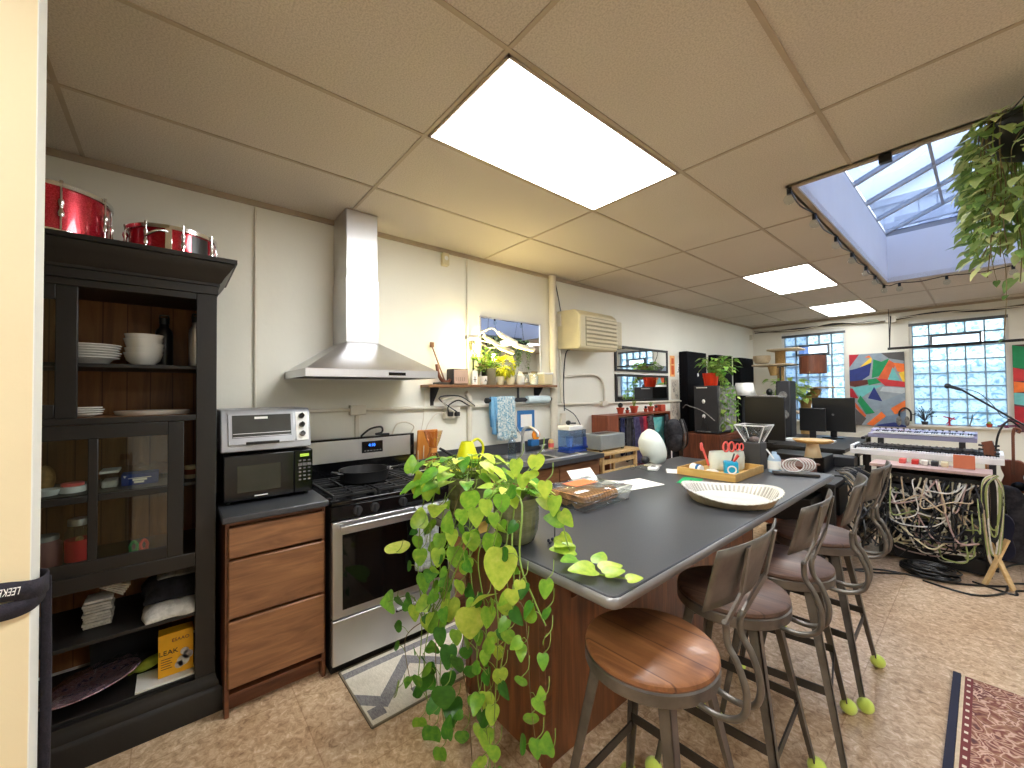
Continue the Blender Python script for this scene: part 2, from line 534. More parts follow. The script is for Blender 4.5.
# back wall around the three glass block windows
W = [(-2.42, -1.50), (-.745, .215), (1.05, 2.01)]
WZ0, WZ1 = .95, 2.53
b = MB()
xs = [XL - .15] + [q for w in W for q in w] + [XR + .15]
for i in range(0, len(xs), 2):
    b.box(xs[i], xs[i + 1], YB, YB + .2, 0, CEIL + .1)
for w in W:
    b.box(w[0], w[1], YB, YB + .2, 0, WZ0); b.box(w[0], w[1], YB, YB + .2, WZ1, CEIL + .1)
struct('wall_back', b, 'wall')
# partition end at the left of the frame
b = MB(); b.box(-1.301, -1.234, -2.98, -.2145, 0, CEIL - .004)

struct('wall_partition', b, 'wall_cream', bevel=0)
b = MB(); b.box(-1.302, -1.2335, -.2145, -.2125, 0, CEIL - .004)
struct('trim_1', b, 'trim_white')
# ceiling with the skylight hole
b = MB()
b.box(XL - .15, HX0, YN - .15, YB + .2, CEIL, CEIL + .05)
b.box(HX1, XR + .15, YN - .15, YB + .2, CEIL, CEIL + .05)
b.box(HX0, HX1, YN - .15, HY0, CEIL, CEIL + .05)
b.box(HX0, HX1, HY1, YB + .2, CEIL, CEIL + .05)
struct('ceiling', b, 'ceiling')
# suspended grid: cross tees and runners
gx = [-2.27 + .61 * k for k in range(9)]
gy = [.889 - 1.2365 * 3 + 1.2365 * k for k in range(10)]
b = MB(); t = .009; zz = CEIL - .004
for x in gx:
    if HX0 < x < HX1:
        b.box(x - t, x + t, YN, HY0, zz, CEIL + .001); b.box(x - t, x + t, HY1, YB, zz, CEIL + .001)
    else:
        b.box(x - t, x + t, YN, YB, zz, CEIL + .001)
for y in gy:
    segs = [(XL, HX0), (HX1, XR)] if HY0 < y < HY1 else [(XL, XR)]
    for a_, c_ in segs:
        b.box(a_, c_, y - t, y + t, zz + .0005, CEIL + .001)
struct('trim_2', b, 'tbar')
b = MB(); b.box(XL, XL + .022, YN, YB, CEIL - .03, CEIL); b.box(XL, XR, YB - .022, YB, CEIL - .03, CEIL)
struct('trim_3', b, 'tbar')
# hole edging
b = MB()
b.box(HX0 - .03, HX0, HY0 - .03, HY1 + .03, CEIL - .012, CEIL); b.box(HX1, HX1 + .03, HY0 - .03, HY1 + .03, CEIL - .012, CEIL)
b.box(HX0, HX1, HY0 - .03, HY0, CEIL - .012, CEIL); b.box(HX0, HX1, HY1, HY1 + .03, CEIL - .012, CEIL)
struct('trim_4', b, 'tbar')
# skylight shaft
b = MB(); SH = 3.22
b.box(HX0 - .05, HX0, HY0 - .05, HY1 + .05, CEIL, SH); b.box(HX1, HX1 + .05, HY0 - .05, HY1 + .05, CEIL, SH)
b.box(HX0, HX1, HY0 - .05, HY0, CEIL, SH); b.box(HX0, HX1, HY1, HY1 + .05, CEIL, SH)
struct('wall_skylight', b, 'shaft')
# skylight glazing: ridge frame with panes
sk = struct('window_4', MB().box(HX0 - .05, HX1 + .05, HY0 - .05, HY0 - .01, SH, SH + .06).box(HX0 - .05, HX1 + .05, HY1 + .01, HY1 + .05, SH, SH + .06)
            .box(HX0 - .05, HX0 - .01, HY0, HY1, SH, SH + .06).box(HX1 + .01, HX1 + .05, HY0, HY1, SH, SH + .06), mat('frame_gray', (150, 152, 160), .5), bevel=.003)
rx = (HX0 + HX1) / 2; rz = SH + .42
b = MB(); b.bar((rx, HY0, rz), (rx, HY1, rz), .05, .05)
ny = 6
for k in range(ny + 1):
    y = HY0 + (HY1 - HY0) * k / ny
    b.bar((HX0 - .02, y, SH + .04), (rx, y, rz), .035, .04); b.bar((HX1 + .02, y, SH + .04), (rx, y, rz), .035, .04)
for s_ in (-1, 1):
    xa = rx + s_ * (HX1 - HX0) * .26
    b.bar((xa, HY0, SH + .22), (xa, HY1, SH + .22), .02, .02)
build('glazing_bars', b, mat('bar_gray', (160, 164, 172), .5), parent=sk)
b = MB()
for s_ in (-1, 1):
    xa = rx + s_ * (HX1 - HX0) / 2
    b.sheet([[(xa, HY0, SH + .05), (rx, HY0, rz + .01)], [(xa, HY1, SH + .05), (rx, HY1, rz + .01)]])
    ye = HY0 if s_ < 0 else HY1
    b.add([(HX0, ye, SH + .05), (HX1, ye, SH + .05), (rx, ye, rz)], [(0, 1, 2)])
build('glass_pane', b, glass('sky_glass', (205, 212, 226), .05, .3), parent=sk, thick=.006)
# outdoor surroundings above the roof
b = MB(); b.box(-4, 6, 8.85, 9.3, 2.9, 4.5)
for k in range(50):
    b.box(-4 + k * .2, -3.815 + k * .2, 8.83, 8.86, 2.9, 4.45)
b.box(-4, 6, 8.75, 9.3, 4.45, 4.55)
solo('parapet_wall', 'pale boarded parapet wall outside, seen up through the skylight', 'wall', b, mat('parapet', (206, 208, 216), .7))
b = MB()
for k in range(8):
    b.bar((-.55 + .3 * k, 6.5, 3.3), (-.3 + .3 * k, 8.7, 4.1 + .1 * (k % 3)), .05, .05)
b.bar((-.8, 7.1, 3.6), (2.4, 7.1, 3.7), .07, .07); b.bar((-.8, 8.0, 3.95), (2.4, 8.0, 3.9), .06, .06)
solo('roof_truss', 'pale metal lattice on the roof outside the skylight', 'truss', b, mat('truss', (170, 172, 182), .5))

# ---- glass block windows
def blockmat():
    m = bpy.data.materials.new('glass_block'); m.use_nodes = True
    nt = m.node_tree; nt.nodes.clear()
    out = nt.nodes.new('ShaderNodeOutputMaterial')
    tc = nt.nodes.new('ShaderNodeTexCoord')
    tr = nt.nodes.new('ShaderNodeBsdfTransparent')
    tl = nt.nodes.new('ShaderNodeBsdfTranslucent')
    gl = nt.nodes.new('ShaderNodeBsdfGlossy'); gl.inputs['Roughness'].default_value = .08
    w = nt.nodes.new('ShaderNodeTexNoise'); w.inputs['Scale'].default_value = 11; w.inputs['Detail'].default_value = 2; w.inputs['Distortion'].default_value = 1.6
    nt.links.new(tc.outputs['Object'], w.inputs['Vector'])
    g1 = nt.nodes.new('ShaderNodeTexNoise'); g1.inputs['Scale'].default_value = 1.4
    nt.links.new(tc.outputs['Object'], g1.inputs['Vector'])
    r = ramp(nt, w.outputs['Fac'], [(.34, lin((170, 200, 214))), (.44, lin((232, 244, 248))), (.58, lin((240, 250, 252))), (.66, lin((190, 214, 224)))])
    nt.links.new(r, tr.inputs[0]); nt.links.new(r, tl.inputs[0])
    bp = nt.nodes.new('ShaderNodeBump'); bp.inputs['Strength'].default_value = .6; bp.inputs['Distance'].default_value = .02
    nt.links.new(w.outputs['Fac'], bp.inputs['Height'])
    for n_ in (tl, gl): nt.links.new(bp.outputs[0], n_.inputs['Normal'])
    m1 = nt.nodes.new('ShaderNodeMixShader'); m1.inputs[0].default_value = .45
    m2 = nt.nodes.new('ShaderNodeMixShader'); m2.inputs[0].default_value = .08
    nt.links.new(tr.outputs[0], m1.inputs[1]); nt.links.new(tl.outputs[0], m1.inputs[2])
    nt.links.new(m1.outputs[0], m2.inputs[1]); nt.links.new(gl.outputs[0], m2.inputs[2])
    nt.links.new(m2.outputs[0], out.inputs[0])
    return m
M['block'] = blockmat()
M['mortar'] = mat('mortar', (132, 150, 164), .8)
M['vent_frame'] = mat('vent_frame', (96, 98, 102), .4, .5)
def block_window(i, x0, x1):
    b = MB(); fz = .03
    b.box(x0, x0 + fz, YB + .02, YB + .14, WZ0, WZ1); b.box(x1 - fz, x1, YB + .02, YB + .14, WZ0, WZ1)
    b.box(x0 + fz, x1 - fz, YB + .02, YB + .14, WZ1 - .05, WZ1)
    root = struct('window_%d' % i, b, 'trim_white')
    xa, xb = x0 + fz, x1 - fz; za, zb = WZ0, WZ1 - .05
    n, k = 5, 8; dx = (xb - xa) / n; dz = (zb - za) / k
    vx0, vx1, vz0, vz1 = xa + dx * 1.08, xa + dx * 3.85, zb - dz * 1.95, zb - dz * 1.05
    b = MB()
    for j in range(n):
        for q in range(k):
            cx, cz = xa + (j + .5) * dx, za + (q + .5) * dz
            if vx0 - .02 < cx < vx1 + .02 and vz0 - .02 < cz < vz1 + .02: continue
            h = .006
            b.box(xa + j * dx + h, xa + (j + 1) * dx - h, YB + .075, YB + .085, za + q * dz + h, za + (q + 1) * dz - h)
    build('glass_blocks', b, 'block', parent=root, bevel=.004)
    b = MB()
    for j in range(n + 1):
        x = xa + j * dx
        if vx0 < x < vx1:
            b.box(x - .007, x + .007, YB + .04, YB + .12, za, vz0); b.box(x - .007, x + .007, YB + .04, YB + .12, vz1, zb)
        else: b.box(x - .007, x + .007, YB + .04, YB + .12, za, zb)
    for q in range(k + 1):
        z = za + q * dz
        b.box(xa, xb, YB + .042, YB + .118, z - .007, z + .007)
    build('mortar_joints', b, 'mortar', parent=root)
    b = MB(); w_ = .022
    b.box(vx0, vx1, YB, YB + .1, vz0, vz0 + w_).box(vx0, vx1, YB, YB + .1, vz1 - w_, vz1)
    b.box(vx0, vx0 + w_, YB, YB + .1, vz0 + w_, vz1 - w_).box(vx1 - w_, vx1, YB, YB + .1, vz0 + w_, vz1 - w_)
    build('vent_frame', b, 'vent_frame', parent=root, bevel=.003)
    b = MB().box(vx0 + w_, vx1 - w_, YB + .05, YB + .056, vz0 + w_, vz1 - w_)
    build('vent_pane', b, glass('vent_glass', (235, 244, 250)), parent=root)
    b = MB().box(x0, x1, YB + .0, YB + .05, WZ1 - .09, WZ1 - .05)
    build('lintel_strip', b, 'vent_frame', parent=root)
for i, w in enumerate(W): block_window(i + 1, *w)
b = MB()
for w in W: b.box(w[0] - .02, w[1] + .02, YB - .06, YB + .04, WZ0 - .03, WZ0)
struct('trim_5', b, 'trim_white', bevel=.004)
# outdoors behind the windows
b = MB().box(-6, -2.62, 10.8, 11.2, 0, 3.2)
for k in range(6): b.box(-5.8 + k * .8, -5.4 + k * .8, 10.77, 10.81, 1.2, 2.2)
solo('neighbouring_house', 'dark bluish house outside behind the left glass block window', 'house', b, mat('house_blue', (96, 116, 160), .8))
b = MB().box(-12, 12, 8.9, 30, -.1, -.02)
struct('ground_outside', b, mat('pavement', (150, 156, 164), .9))
b = MB().box(-1.9, 5, 13.5, 13.8, 0, 2.0)
solo('garden_wall', 'pale wall outdoors, blurred behind the glass blocks', 'wall', b, mat('garden_wall', (206, 228, 232), .8))

# ------------------------------------------------------------------ lights the room has
M['panel_glow'] = emit('panel_glow', (247, 249, 250), 9.0)
M['panel_glow_dim'] = emit('panel_glow_dim', (247, 249, 250), 3.2)
def ceiling_light(x, y, label, glow='panel_glow'):
    t = thing('ceiling_light', label, 'ceiling light', (x + .305, y + .618, CEIL - .02), 'fluorescent ceiling panels')
    b = MB(); w_ = .012; z0, z1 = CEIL - .008, CEIL - .0005
    X0, X1, Y0, Y1 = x + .012, x + .598, y + .012, y + 1.224
    b.box(X0, X1, Y0, Y0 + w_, z0, z1).box(X0, X1, Y1 - w_, Y1, z0, z1).box(X0, X0 + w_, Y0, Y1, z0, z1).box(X1 - w_, X1, Y0, Y1, z0, z1)
    build('frame', b, 'tbar', parent=t)
    build('diffuser', MB().box(X0 + w_, X1 - w_, Y0 + w_, Y1 - w_, CEIL - .0075, CEIL - .001), glow, parent=t)
gY = .889
ceiling_light(-1.66, gY, 'largest bright ceiling light panel, nearest, above the kitchen island')
ceiling_light(-1.66, gY + 3 * 1.2365, 'bright ceiling light panel in the middle distance, left of the skylight')
ceiling_light(-1.66, gY + 5 * 1.2365, 'farthest bright ceiling light panel, near the glass block windows', 'panel_glow_dim')
ceiling_light(1.39, gY, 'bright ceiling light panel to the right of the camera, out of the picture')
ceiling_light(1.39, gY + 4 * 1.2365, 'bright ceiling light panel right of the skylight, out of the picture')
ceiling_light(-.44, gY - 2 * 1.2365, 'bright ceiling light panel behind the camera beside the partition')

# daylight
w = bpy.data.worlds.new('sky'); S.world = w; w.use_nodes = True
nt = w.node_tree; bg = nt.nodes['Background']
tc = nt.nodes.new('ShaderNodeTexCoord')
sp = nt.nodes.new('ShaderNodeSeparateXYZ'); nt.links.new(tc.outputs['Generated'], sp.inputs[0])
nt.links.new(ramp(nt, sp.outputs['Z'], [(.0, lin((226, 242, 246))), (.25, lin((226, 240, 246))), (.8, lin((190, 204, 236)))]), bg.inputs[0])
bg.inputs['Strength'].default_value = 1.7

# ------------------------------------------------------------------ camera
cam = bpy.data.cameras.new('camera'); co = bpy.data.objects.new('camera', cam); COL.objects.link(co)
cam.sensor_fit = 'HORIZONTAL'; cam.sensor_width = 36; cam.lens = 400.96 / 1024 * 36
yaw, pitch, roll = .868276, .020939, -.011005
Fv = V((-sin(yaw) * cos(pitch), cos(yaw) * cos(pitch), sin(pitch)))
rv = V((cos(yaw), sin(yaw), 0)); uv = rv.cross(Fv)
r2 = rv * cos(roll) + uv * sin(roll); u2 = uv * cos(roll) - rv * sin(roll)
Mx = Matrix((r2, u2, -Fv)).transposed().to_4x4(); Mx.translation = V((0, 0, 1.5))
co.matrix_world = Mx
cam.clip_start = .05
S.camera = co
S.view_settings.view_transform = 'Standard'
S.view_settings.look = 'None'
S.view_settings.exposure = 1.58
S.view_settings.gamma = 1
S.cycles.transparent_max_bounces = 32
# ------------------------------------------------------------------ black hutch
HXF, HXB, HYL, HYR = -2.42, -2.89, -1.06, .16
hutch = thing('hutch', 'tall black hutch with open shelves and a sliding glass door, left of the drawers', 'hutch', (-2.65, -.45, 0))
b = MB()
b.box(HXB, HXF - .01, HYR - .022, HYR, .17, 2.0).box(HXB, HXF - .01, HYL, HYL + .022, .17, 2.0)
b.box(HXB, HXF - .03, HYL + .022, HYR - .022, 1.98, 2.0)
build('carcass', b, 'black_paint', parent=hutch, bevel=.003)
b = MB().box(HXF - .022, HXF, HYR - .075, HYR + .004, .17, 2.0).box(HXF - .022, HXF, HYL, HYL + .075, .17, 2.0)
b.box(HXF - .02, HXF - .001, HYL + .075, HYR - .075, 1.96, 2.0)
b.box(HXF - .02, HXF + .001, HYL + .075, HYR - .075, 1.385, 1.412).box(HXF - .02, HXF + .001, HYL + .075, HYR - .075, .70, .765)
build('face_frame', b, 'black_paint', parent=hutch, bevel=.003)
b = MB().box(HXB + .012, HXB + .02, HYL + .022, HYR - .022, .2, 1.98)
build('back_panel', b, 'hutch_back', parent=hutch)
for z, xf, m in ((1.628, -2.47, 'black_paint'), (1.395, -2.441, 'hutch_back'), (1.07, -2.48, 'black_paint'), (.745, -2.441, 'black_paint'), (.462, -2.445, 'black_paint'), (.17, -2.441, 'black_paint')):
    o = build('shelf', MB().box(HXB + .02, xf, HYL + .022, HYR - .022, z, z + .017), m, parent=hutch, bevel=.002)
# plinth with stepped moulding
def surround(prof, y0, y1, x0):
    """moulding run round the two ends and front; prof = (overhang, z) outline"""
    b = MB()
    rows = []
    for o_, z in prof:
        rows.append([(HXB, y0 - o_, z), (x0 + o_, y0 - o_, z), (x0 + o_, y1 + o_, z), (HXB, y1 + o_, z)])
    b.sheet(rows)
    n = len(prof)
    b.f.append((0, 1, 2, 3)); b.m.append(0)
    b.f.append(tuple(4 * (n - 1) + i for i in (3, 2, 1, 0))); b.m.append(0)
    b.f.append(tuple(4 * i for i in range(n))); b.m.append(0)
    b.f.append(tuple(4 * i + 3 for i in range(n - 1, -1, -1))); b.m.append(0)
    return b
build('plinth', surround([(.03, 0), (.03, .10), (.024, .112), (.016, .118), (.016, .135), (.008, .15), (.003, .175)], HYL, HYR, HXF), 'black_paint', parent=hutch)
build('crown', surround([(.001, 1.99), (.008, 1.992), (.008, 2.03), (.014, 2.033), (.014, 2.045), (.02, 2.05), (.03, 2.07), (.05, 2.10), (.066, 2.125), (.068, 2.135), (.078, 2.138), (.078, 2.158), (-.05, 2.159)], HYL, HYR, HXF), 'black_paint', parent=hutch)
# upper door, slid to the left
b = MB().box(-2.45, -2.43, -.365, -.302, 1.412, 1.962).box(-2.45, -2.43, -.98, -.365, 1.90, 1.962).box(-2.45, -2.43, -.98, -.365, 1.412, 1.47).box(-2.45, -2.43, -.985, -.92, 1.47, 1.90)
d = build('sliding_door', b, 'black_paint', parent=hutch, bevel=.003)
build('glass_pane', MB().box(-2.442, -2.438, -.92, -.365, 1.47, 1.9), 'glass', parent=d)
# lower glass door with four lights
b = MB()
y0, y1, z0, z1 = -.62, .042, .766, 1.384
b.box(-2.436, -2.418, y1 - .058, y1, z0, z1).box(-2.436, -2.418, y0, y0 + .058, z0, z1)
b.box(-2.436, -2.418, y0 + .058, y1 - .058, z1 - .06, z1).box(-2.436, -2.418, y0 + .058, y1 - .058, z0, z0 + .055)
b.box(-2.434, -2.42, -.268, -.238, z0 + .055, z1 - .06)
b.box(-2.434, -2.42, y0 + .058, -.268, 1.062, 1.09).box(-2.434, -2.42, -.238, y1 - .058, 1.062, 1.09)
d = build('sliding_door', b, 'black_paint', parent=hutch, bevel=.003)
for ya, yb in ((y0 + .058, -.268), (-.238, y1 - .058)):
    for za, zb in ((z0 + .055, 1.062), (1.09, z1 - .06)):
        build('glass_pane', MB().box(-2.43, -2.427, ya, yb, za, zb), 'glass', parent=d)

# crockery
def plate_mb(r, h=.02, x=0, y=0, z=0, n=36, sx=1, sy=1):
    return MB().lathe([(0, 0), (r * .55, 0), (r * .6, .003), (r * .97, h - .003), (r, h), (r * .97, h + .002), (r * .6, .007), (0, .006)], (x, y, z), n, sx, sy)
def stack(name, label, cat, group, n, make, dz, x, y, z0):
    first = None
    for k in range(n):
        lab = label
        if k == 0: o = solo(name, lab, cat, make(), 'white_ceramic', group=group, org=V((0, 0, 0))); first = o
        else:
            o = copy_tree(first); o['label'] = lab
        o.location = (x + (.002 if k % 2 else 0), y + .003 * (k % 3 - 1), z0 + dz * k)
stack('soup_plate', 'white soup plate in the left stack on the top hutch shelf', 'plate', 'soup plates stacked on the top hutch shelf', 6,
      lambda: MB().lathe([(0, 0), (.05, 0), (.06, .004), (.078, .024), (.1, .03), (.1, .033), (.076, .028), (.055, .008), (0, .007)], n=36), .0115, -2.62, -.285, 1.646)
def bowl_mb(r=.072, h=.062):
    return MB().lathe([(0, .004), (r * .45, .004), (r * .47, 0), (r * .52, 0), (r * .56, .006), (r * .85, h * .4), (r, h), (r * .97, h), (r * .8, h * .42), (r * .5, .012), (0, .01)], n=36)
stack('bowl', 'white bowl in the stack of bowls beside the black bottle', 'bowl', 'bowls stacked on the top hutch shelf', 5, bowl_mb, .022, -2.62, -.105, 1.646)
stack('small_plate', 'small white plate stacked on the second hutch shelf', 'plate', 'small plates on the second hutch shelf', 4,
      lambda: plate_mb(.062, .012), .0095, -2.6, -.3, 1.413)
b = MB().lathe([(0, 0), (.13, 0), (.135, .004), (.14, .02), (.136, .02), (.13, .008), (0, .006)], (-2.62, -.07, 1.413), 40, .8, 1)
solo('platter', 'long pale platter lying alone on the second hutch shelf', 'platter', b, 'white_ceramic')
def flask(name, label, x, y, z, r, h, m, cap):
    t = thing(name, label, 'bottle', (x, y, z))
    build('body', MB().lathe([(0, 0), (r * .95, 0), (r, .006), (r, h * .62), (r * .93, h * .7), (r * .55, h * .78), (r * .5, h * .84), (0, h * .84)], (x, y, z), 28), m, parent=t)
    b = MB().cyl((x, y, z + h * .84), (x, y, z + h * .95), r * .58, n=20)
    b.tube([(x, y - r * .5, z + h * .93), (x, y - r * .45, z + h), (x, y + r * .45, z + h), (x, y + r * .5, z + h * .93)], .005, 6)
    build('cap', b, cap, parent=t)
flask('water_bottle', 'matte black water bottle behind the white bowls', -2.74, -.035, 1.646, .036, .27, 'black_plastic', 'black_plastic')
flask('steel_bottle', 'slim steel and brass bottle at the right end of the top hutch shelf', -2.6, .09, 1.646, .03, .27, 'steel', 'black_plastic')

# behind the sliding glass
def jar(name, label, x, y, z, r, h, m, lid, lidm, cat='jar'):
    t = thing(name, label, cat, (x, y, z))
    build('body', MB().lathe([(0, 0), (r * .94, 0), (r, .008), (r, h * .72), (r * .78, h * .84), (r * .75, h * .88), (0, h * .88)], (x, y, z), 28), m, parent=t)
    build('lid', MB().lathe([(r * .8, h * .86), (r * .82, h * .87), (r * .82, h - .004), (r * .78, h), (0, h)], (x, y, z), 28), lidm, parent=t)
    return t
t = jar('glass_jar', 'tall glass jar with a red label behind the lower left door pane', -2.62, -.315, .762, .043, .2, 'glass', 0, 'steel')
build('paper_label', MB().lathe([(.0438, .02), (.0438, .11)], (-2.62, -.315, .762), 28), mat('label_red', (212, 50, 52), .6), parent=t)
b = MB()
for k in range(4): b.sphere((-2.62 + random.uniform(-.02, .02), -.315 + random.uniform(-.02, .02), .79 + .025 * k), .014, 8)
build('contents', b, 'cookie', parent=t)
t = jar('plastic_tub', 'dull red plastic tub with a wide lid beside the red labelled jar', -2.64, -.42, .762, .055, .14, mat('tub_red', (120, 70, 66), .6), 0, 'cloth_gray', 'tub')
t = thing('food_container', 'clear rectangular food container beside the blue box', 'container', (-2.62, -.215, 1.087))
build('tub', MB().box(-2.68, -2.56, -.245, -.188, 1.088, 1.155), 'clear_plastic', parent=t, bevel=.004)
build('lid', MB().box(-2.683, -2.557, -.248, -.185, 1.155, 1.165), 'white_plastic', parent=t, bevel=.002)
build('contents', MB().box(-2.675, -2.565, -.241, -.192, 1.09, 1.12), 'cloth_white', parent=t, bevel=.004)
t = thing('blue_box', 'blue cardboard packet with small white print behind the glass door', 'box', (-2.6, -.11, 1.087))
build('box', MB().box(-2.66, -2.57, -.178, -.05, 1.088, 1.14), 'blue_box', parent=t, bevel=.002)
b = MB().box(-2.57, -2.5692, -.155, -.075, 1.119, 1.122).box(-2.57, -2.5692, -.14, -.09, 1.128 - .02, 1.117)
b.add([(-2.569, -.172, 1.134), (-2.569, -.160, 1.134), (-2.569, -.166, 1.122)], [(0, 1, 2)]).box(-2.57, -2.5692, -.135, -.1, 1.097, 1.106)
build('print', b, 'paper', parent=t)
t = thing('paper_bag', 'crumpled clear bag lying behind the blue packet', 'bag', (-2.7, -.1, 1.087))
rows = [[(-2.75 + .08 * i / 5 + random.uniform(-.01, .01), -.19 + .17 * j / 7, 1.09 + .1 * sin(pi * i / 5) * (.7 + random.uniform(-.25, .25))) for j in range(8)] for i in range(6)]
build('film', MB().sheet(rows), 'clear_plastic', parent=t)
t = thing('tin', 'round white tin with a red top behind the upper left door pane', 'tin', (-2.58, -.33, 1.087))
build('body', MB().cyl((-2.58, -.33, 1.088), (-2.58, -.33, 1.115), .042, n=28), 'white_ceramic', parent=t, bevel=.002)
build('lid', MB().cyl((-2.58, -.33, 1.115), (-2.58, -.33, 1.128), .036, n=28), 'coral', parent=t, bevel=.002)
solo('small_dish', 'shallow white dish at the left edge behind the door glass', 'dish', MB().lathe([(0, 0), (.035, 0), (.045, .025), (.041, .025), (.03, .005), (0, .005)], (-2.56, -.405, 1.088), 28), 'white_ceramic')
solo('pine_cone', 'tan oval woven lump standing behind the shallow dish', 'ornament', MB().sphere((-2.63, -.42, 1.148), .034, 14, (1, 1, 1.75)), 'sisal')
for nm, lab, y, m in (('green_clip', 'green plastic clip on the lower glazed shelf', -.133, 'green_toy'), ('coral_clip', 'coral red plastic clip right of the green clip', -.098, 'coral')):
    b = MB(); x = -2.55; z = .764
    b.tube([(x, y - .014, z), (x, y - .01, z + .03), (x, y - .012, z + .05), (x, y, z + .07), (x, y + .012, z + .05), (x, y + .01, z + .03), (x, y + .014, z)], .006, 8, 4)
    b.box(x - .006, x + .006, y - .012, y + .012, z + .012, z + .03)
    solo(nm, lab, 'clip', b, m)
t = thing('spice_tin', 'small striped tin seen in the gap right of the glass door', 'tin', (-2.6, .07, 1.087))
build('body', MB().cyl((-2.6, .075, 1.088), (-2.6, .075, 1.15), .028, n=20), 'cream_plastic', parent=t)
build('band', MB().lathe([(.0285, .02), (.0285, .045)], (-2.6, .075, 1.088), 20), 'red_wood', parent=t)

# lower open shelves
b = MB(); cx, cy, cz = -2.62, -.25, .48
rows = []
for k in range(9):
    z = cz + .012 * k * 1.1
    j = .004 * sin(k * 2.1)
    b.box(cx - .05 + j, cx + .05 + j, cy - .045 - j, cy + .045 - j, z, z + .011)
solo('napkin_stack', 'squat stack of beige folded napkins on the middle open shelf of the hutch', 'napkins', b, 'cloth_white', bevel=.003)
b = MB()
for k in range(5):
    M3 = rotm('X', -38 + k * 3) @ rotm('Z', 5)
    b.obox((cx, cy + .028 + .004 * k, cz + .155 + .006 * k), .1, .13, .006, M3)
solo('napkin_sheaf', 'slanting sheaf of pale napkins leaning on top of the folded napkin stack', 'napkins', b, 'cloth_white', bevel=.002)
def folded(name, label, x0, x1, y0, y1, z0, z1, m, wob=.012, seed=1):
    r = random.Random(seed); rows = []
    nx, ny = 9, 9
    for i in range(nx):
        u = i / (nx - 1)
        rows.append([(x0 + (x1 - x0) * u + r.uniform(-wob, wob), y0 + (y1 - y0) * j / (ny - 1) + r.uniform(-wob, wob),
                      z0 + (z1 - z0) * (min(1, 5 * u * (1 - u) + .25) * min(1, 5 * (j / (ny - 1)) * (1 - j / (ny - 1)) + .3)) + r.uniform(-wob, wob) * .4) for j in range(ny)])
    b = MB().sheet(rows)
    n = len(rows[0])
    low = [[(p[0], p[1], z0) for p in rw] for rw in rows]
    b.sheet(low)
    tot = nx * n
    for i in range(nx - 1):
        b.f.append((i * n, (i + 1) * n, tot + (i + 1) * n, tot + i * n)); b.m.append(0)
        b.f.append((i * n + n - 1, tot + i * n + n - 1, tot + (i + 1) * n + n - 1, (i + 1) * n + n - 1)); b.m.append(0)
    for j in range(n - 1):
        b.f.append((j, tot + j, tot + j + 1, j + 1)); b.m.append(0)
        q = (nx - 1) * n
        b.f.append((q + j, q + j + 1, tot + q + j + 1, tot + q + j)); b.m.append(0)
    return solo(name, label, 'cloth', b, m, sub=1)
folded('oven_mitt', 'cream cotton mitt hanging over the middle hutch shelf edge', -2.66, -2.43, -.1, .12, .481, .535, 'cloth_white', .012, 3)
folded('black_cloth', 'crumpled black cloth heaped on the cream mitt', -2.78, -2.5, -.11, .12, .537, .62, 'cloth_black', .02, 4)
folded('grey_cloth', 'grey folded cloth with a pale edge on top of the black cloth heap', -2.78, -2.56, -.06, .12, .622, .66, 'cloth_gray', .012, 5)
t = thing('sponge_carton', 'yellow carton printed LEAK standing on the bottom hutch shelf', 'carton', (-2.5, .025, .19))
build('carton', MB().box(-2.56, -2.49, -.045, .083, .197, .39), 'yellow_card', parent=t, bevel=.002)
X = (0, 1, 0); Z = (0, 0, 1)
text('lettering', 'LEAK', .03, 'black_paint', (-2.4885, -.008, .305), X, Z, t)
text('lettering', 'ESAAO', .021, 'red_wood', (-2.4885, .035, .355), X, Z, t)
b = MB()
for k in range(5): b.box(-2.4895, -2.489, -.035, -.035 + .04 - .006 * (k % 2), .232 + .011 * k, .235 + .011 * k)
build('fine_print', b, 'walnut', parent=t)
b = MB()
for p in ((.045, .25, .03), (.062, .27, .024), (.05, .29, .02), (.03, .235, .02)): b.cyl((-2.4902, p[0], p[1]), (-2.4885, p[0], p[1]), p[2] * .8, n=20)
build('printed_picture', b, 'cloth_white', parent=t)
solo('booklet', 'white booklet lying under the yellow carton', 'booklet', MB().box(-2.6, -2.445, -.12, .085, .188, .197), 'paper', bevel=.001)
b = MB().lathe([(0, 0), (.06, 0), (.12, .016), (.145, .026), (.143, .03), (.115, .022), (.06, .008), (0, .007)], (0, 0, 0), 48, 1, 1.1)
pt = thing('wrapped_platter', 'patterned party platter wrapped in clear film, tilted on the bottom hutch shelf', 'platter', (-2.56, -.26, .19))
b2 = MB(); R = rotm('X', 9) @ rotm('Y', -6)
b2.add([V((-2.575, -.26, .215)) + R @ V(p) for p in b.v], b.f)
pm, nt, bs = newmat('platter_pattern')
f = noise(nt, coords(nt), 38, 4, .6, 1)
nt.links.new(ramp(nt, f, [(.36, lin((60, 64, 120))), (.46, lin((216, 186, 186))), (.56, lin((176, 120, 136))), (.7, lin((246, 240, 236)))]), bs.inputs['Base Color']); bs.inputs['Roughness'].default_value = .2
build('platter', b2, pm, parent=pt)
b3 = MB(); rr = random.Random(9); rows = []
for i in range(10):
    q = i / 9; row = []
    for j in range(41):
        a = 2 * pi * j / 40
        rr_ = .155 * q * (1 + .05 * sin(7 * a + i))
        row.append(V((-2.575, -.26, .222)) + R @ V((rr_ * cos(a), 1.1 * rr_ * sin(a), .034 + .03 * (1 - q * q) + (.009 * sin(a * 9 + i * 2) + rr.uniform(-.006, .006) if j not in (0, 40) else 0) * q)))
    rows.append(row)
build('plastic_wrap', b3.sheet(rows), glass('film', (245, 245, 248), .25, 5), parent=pt)
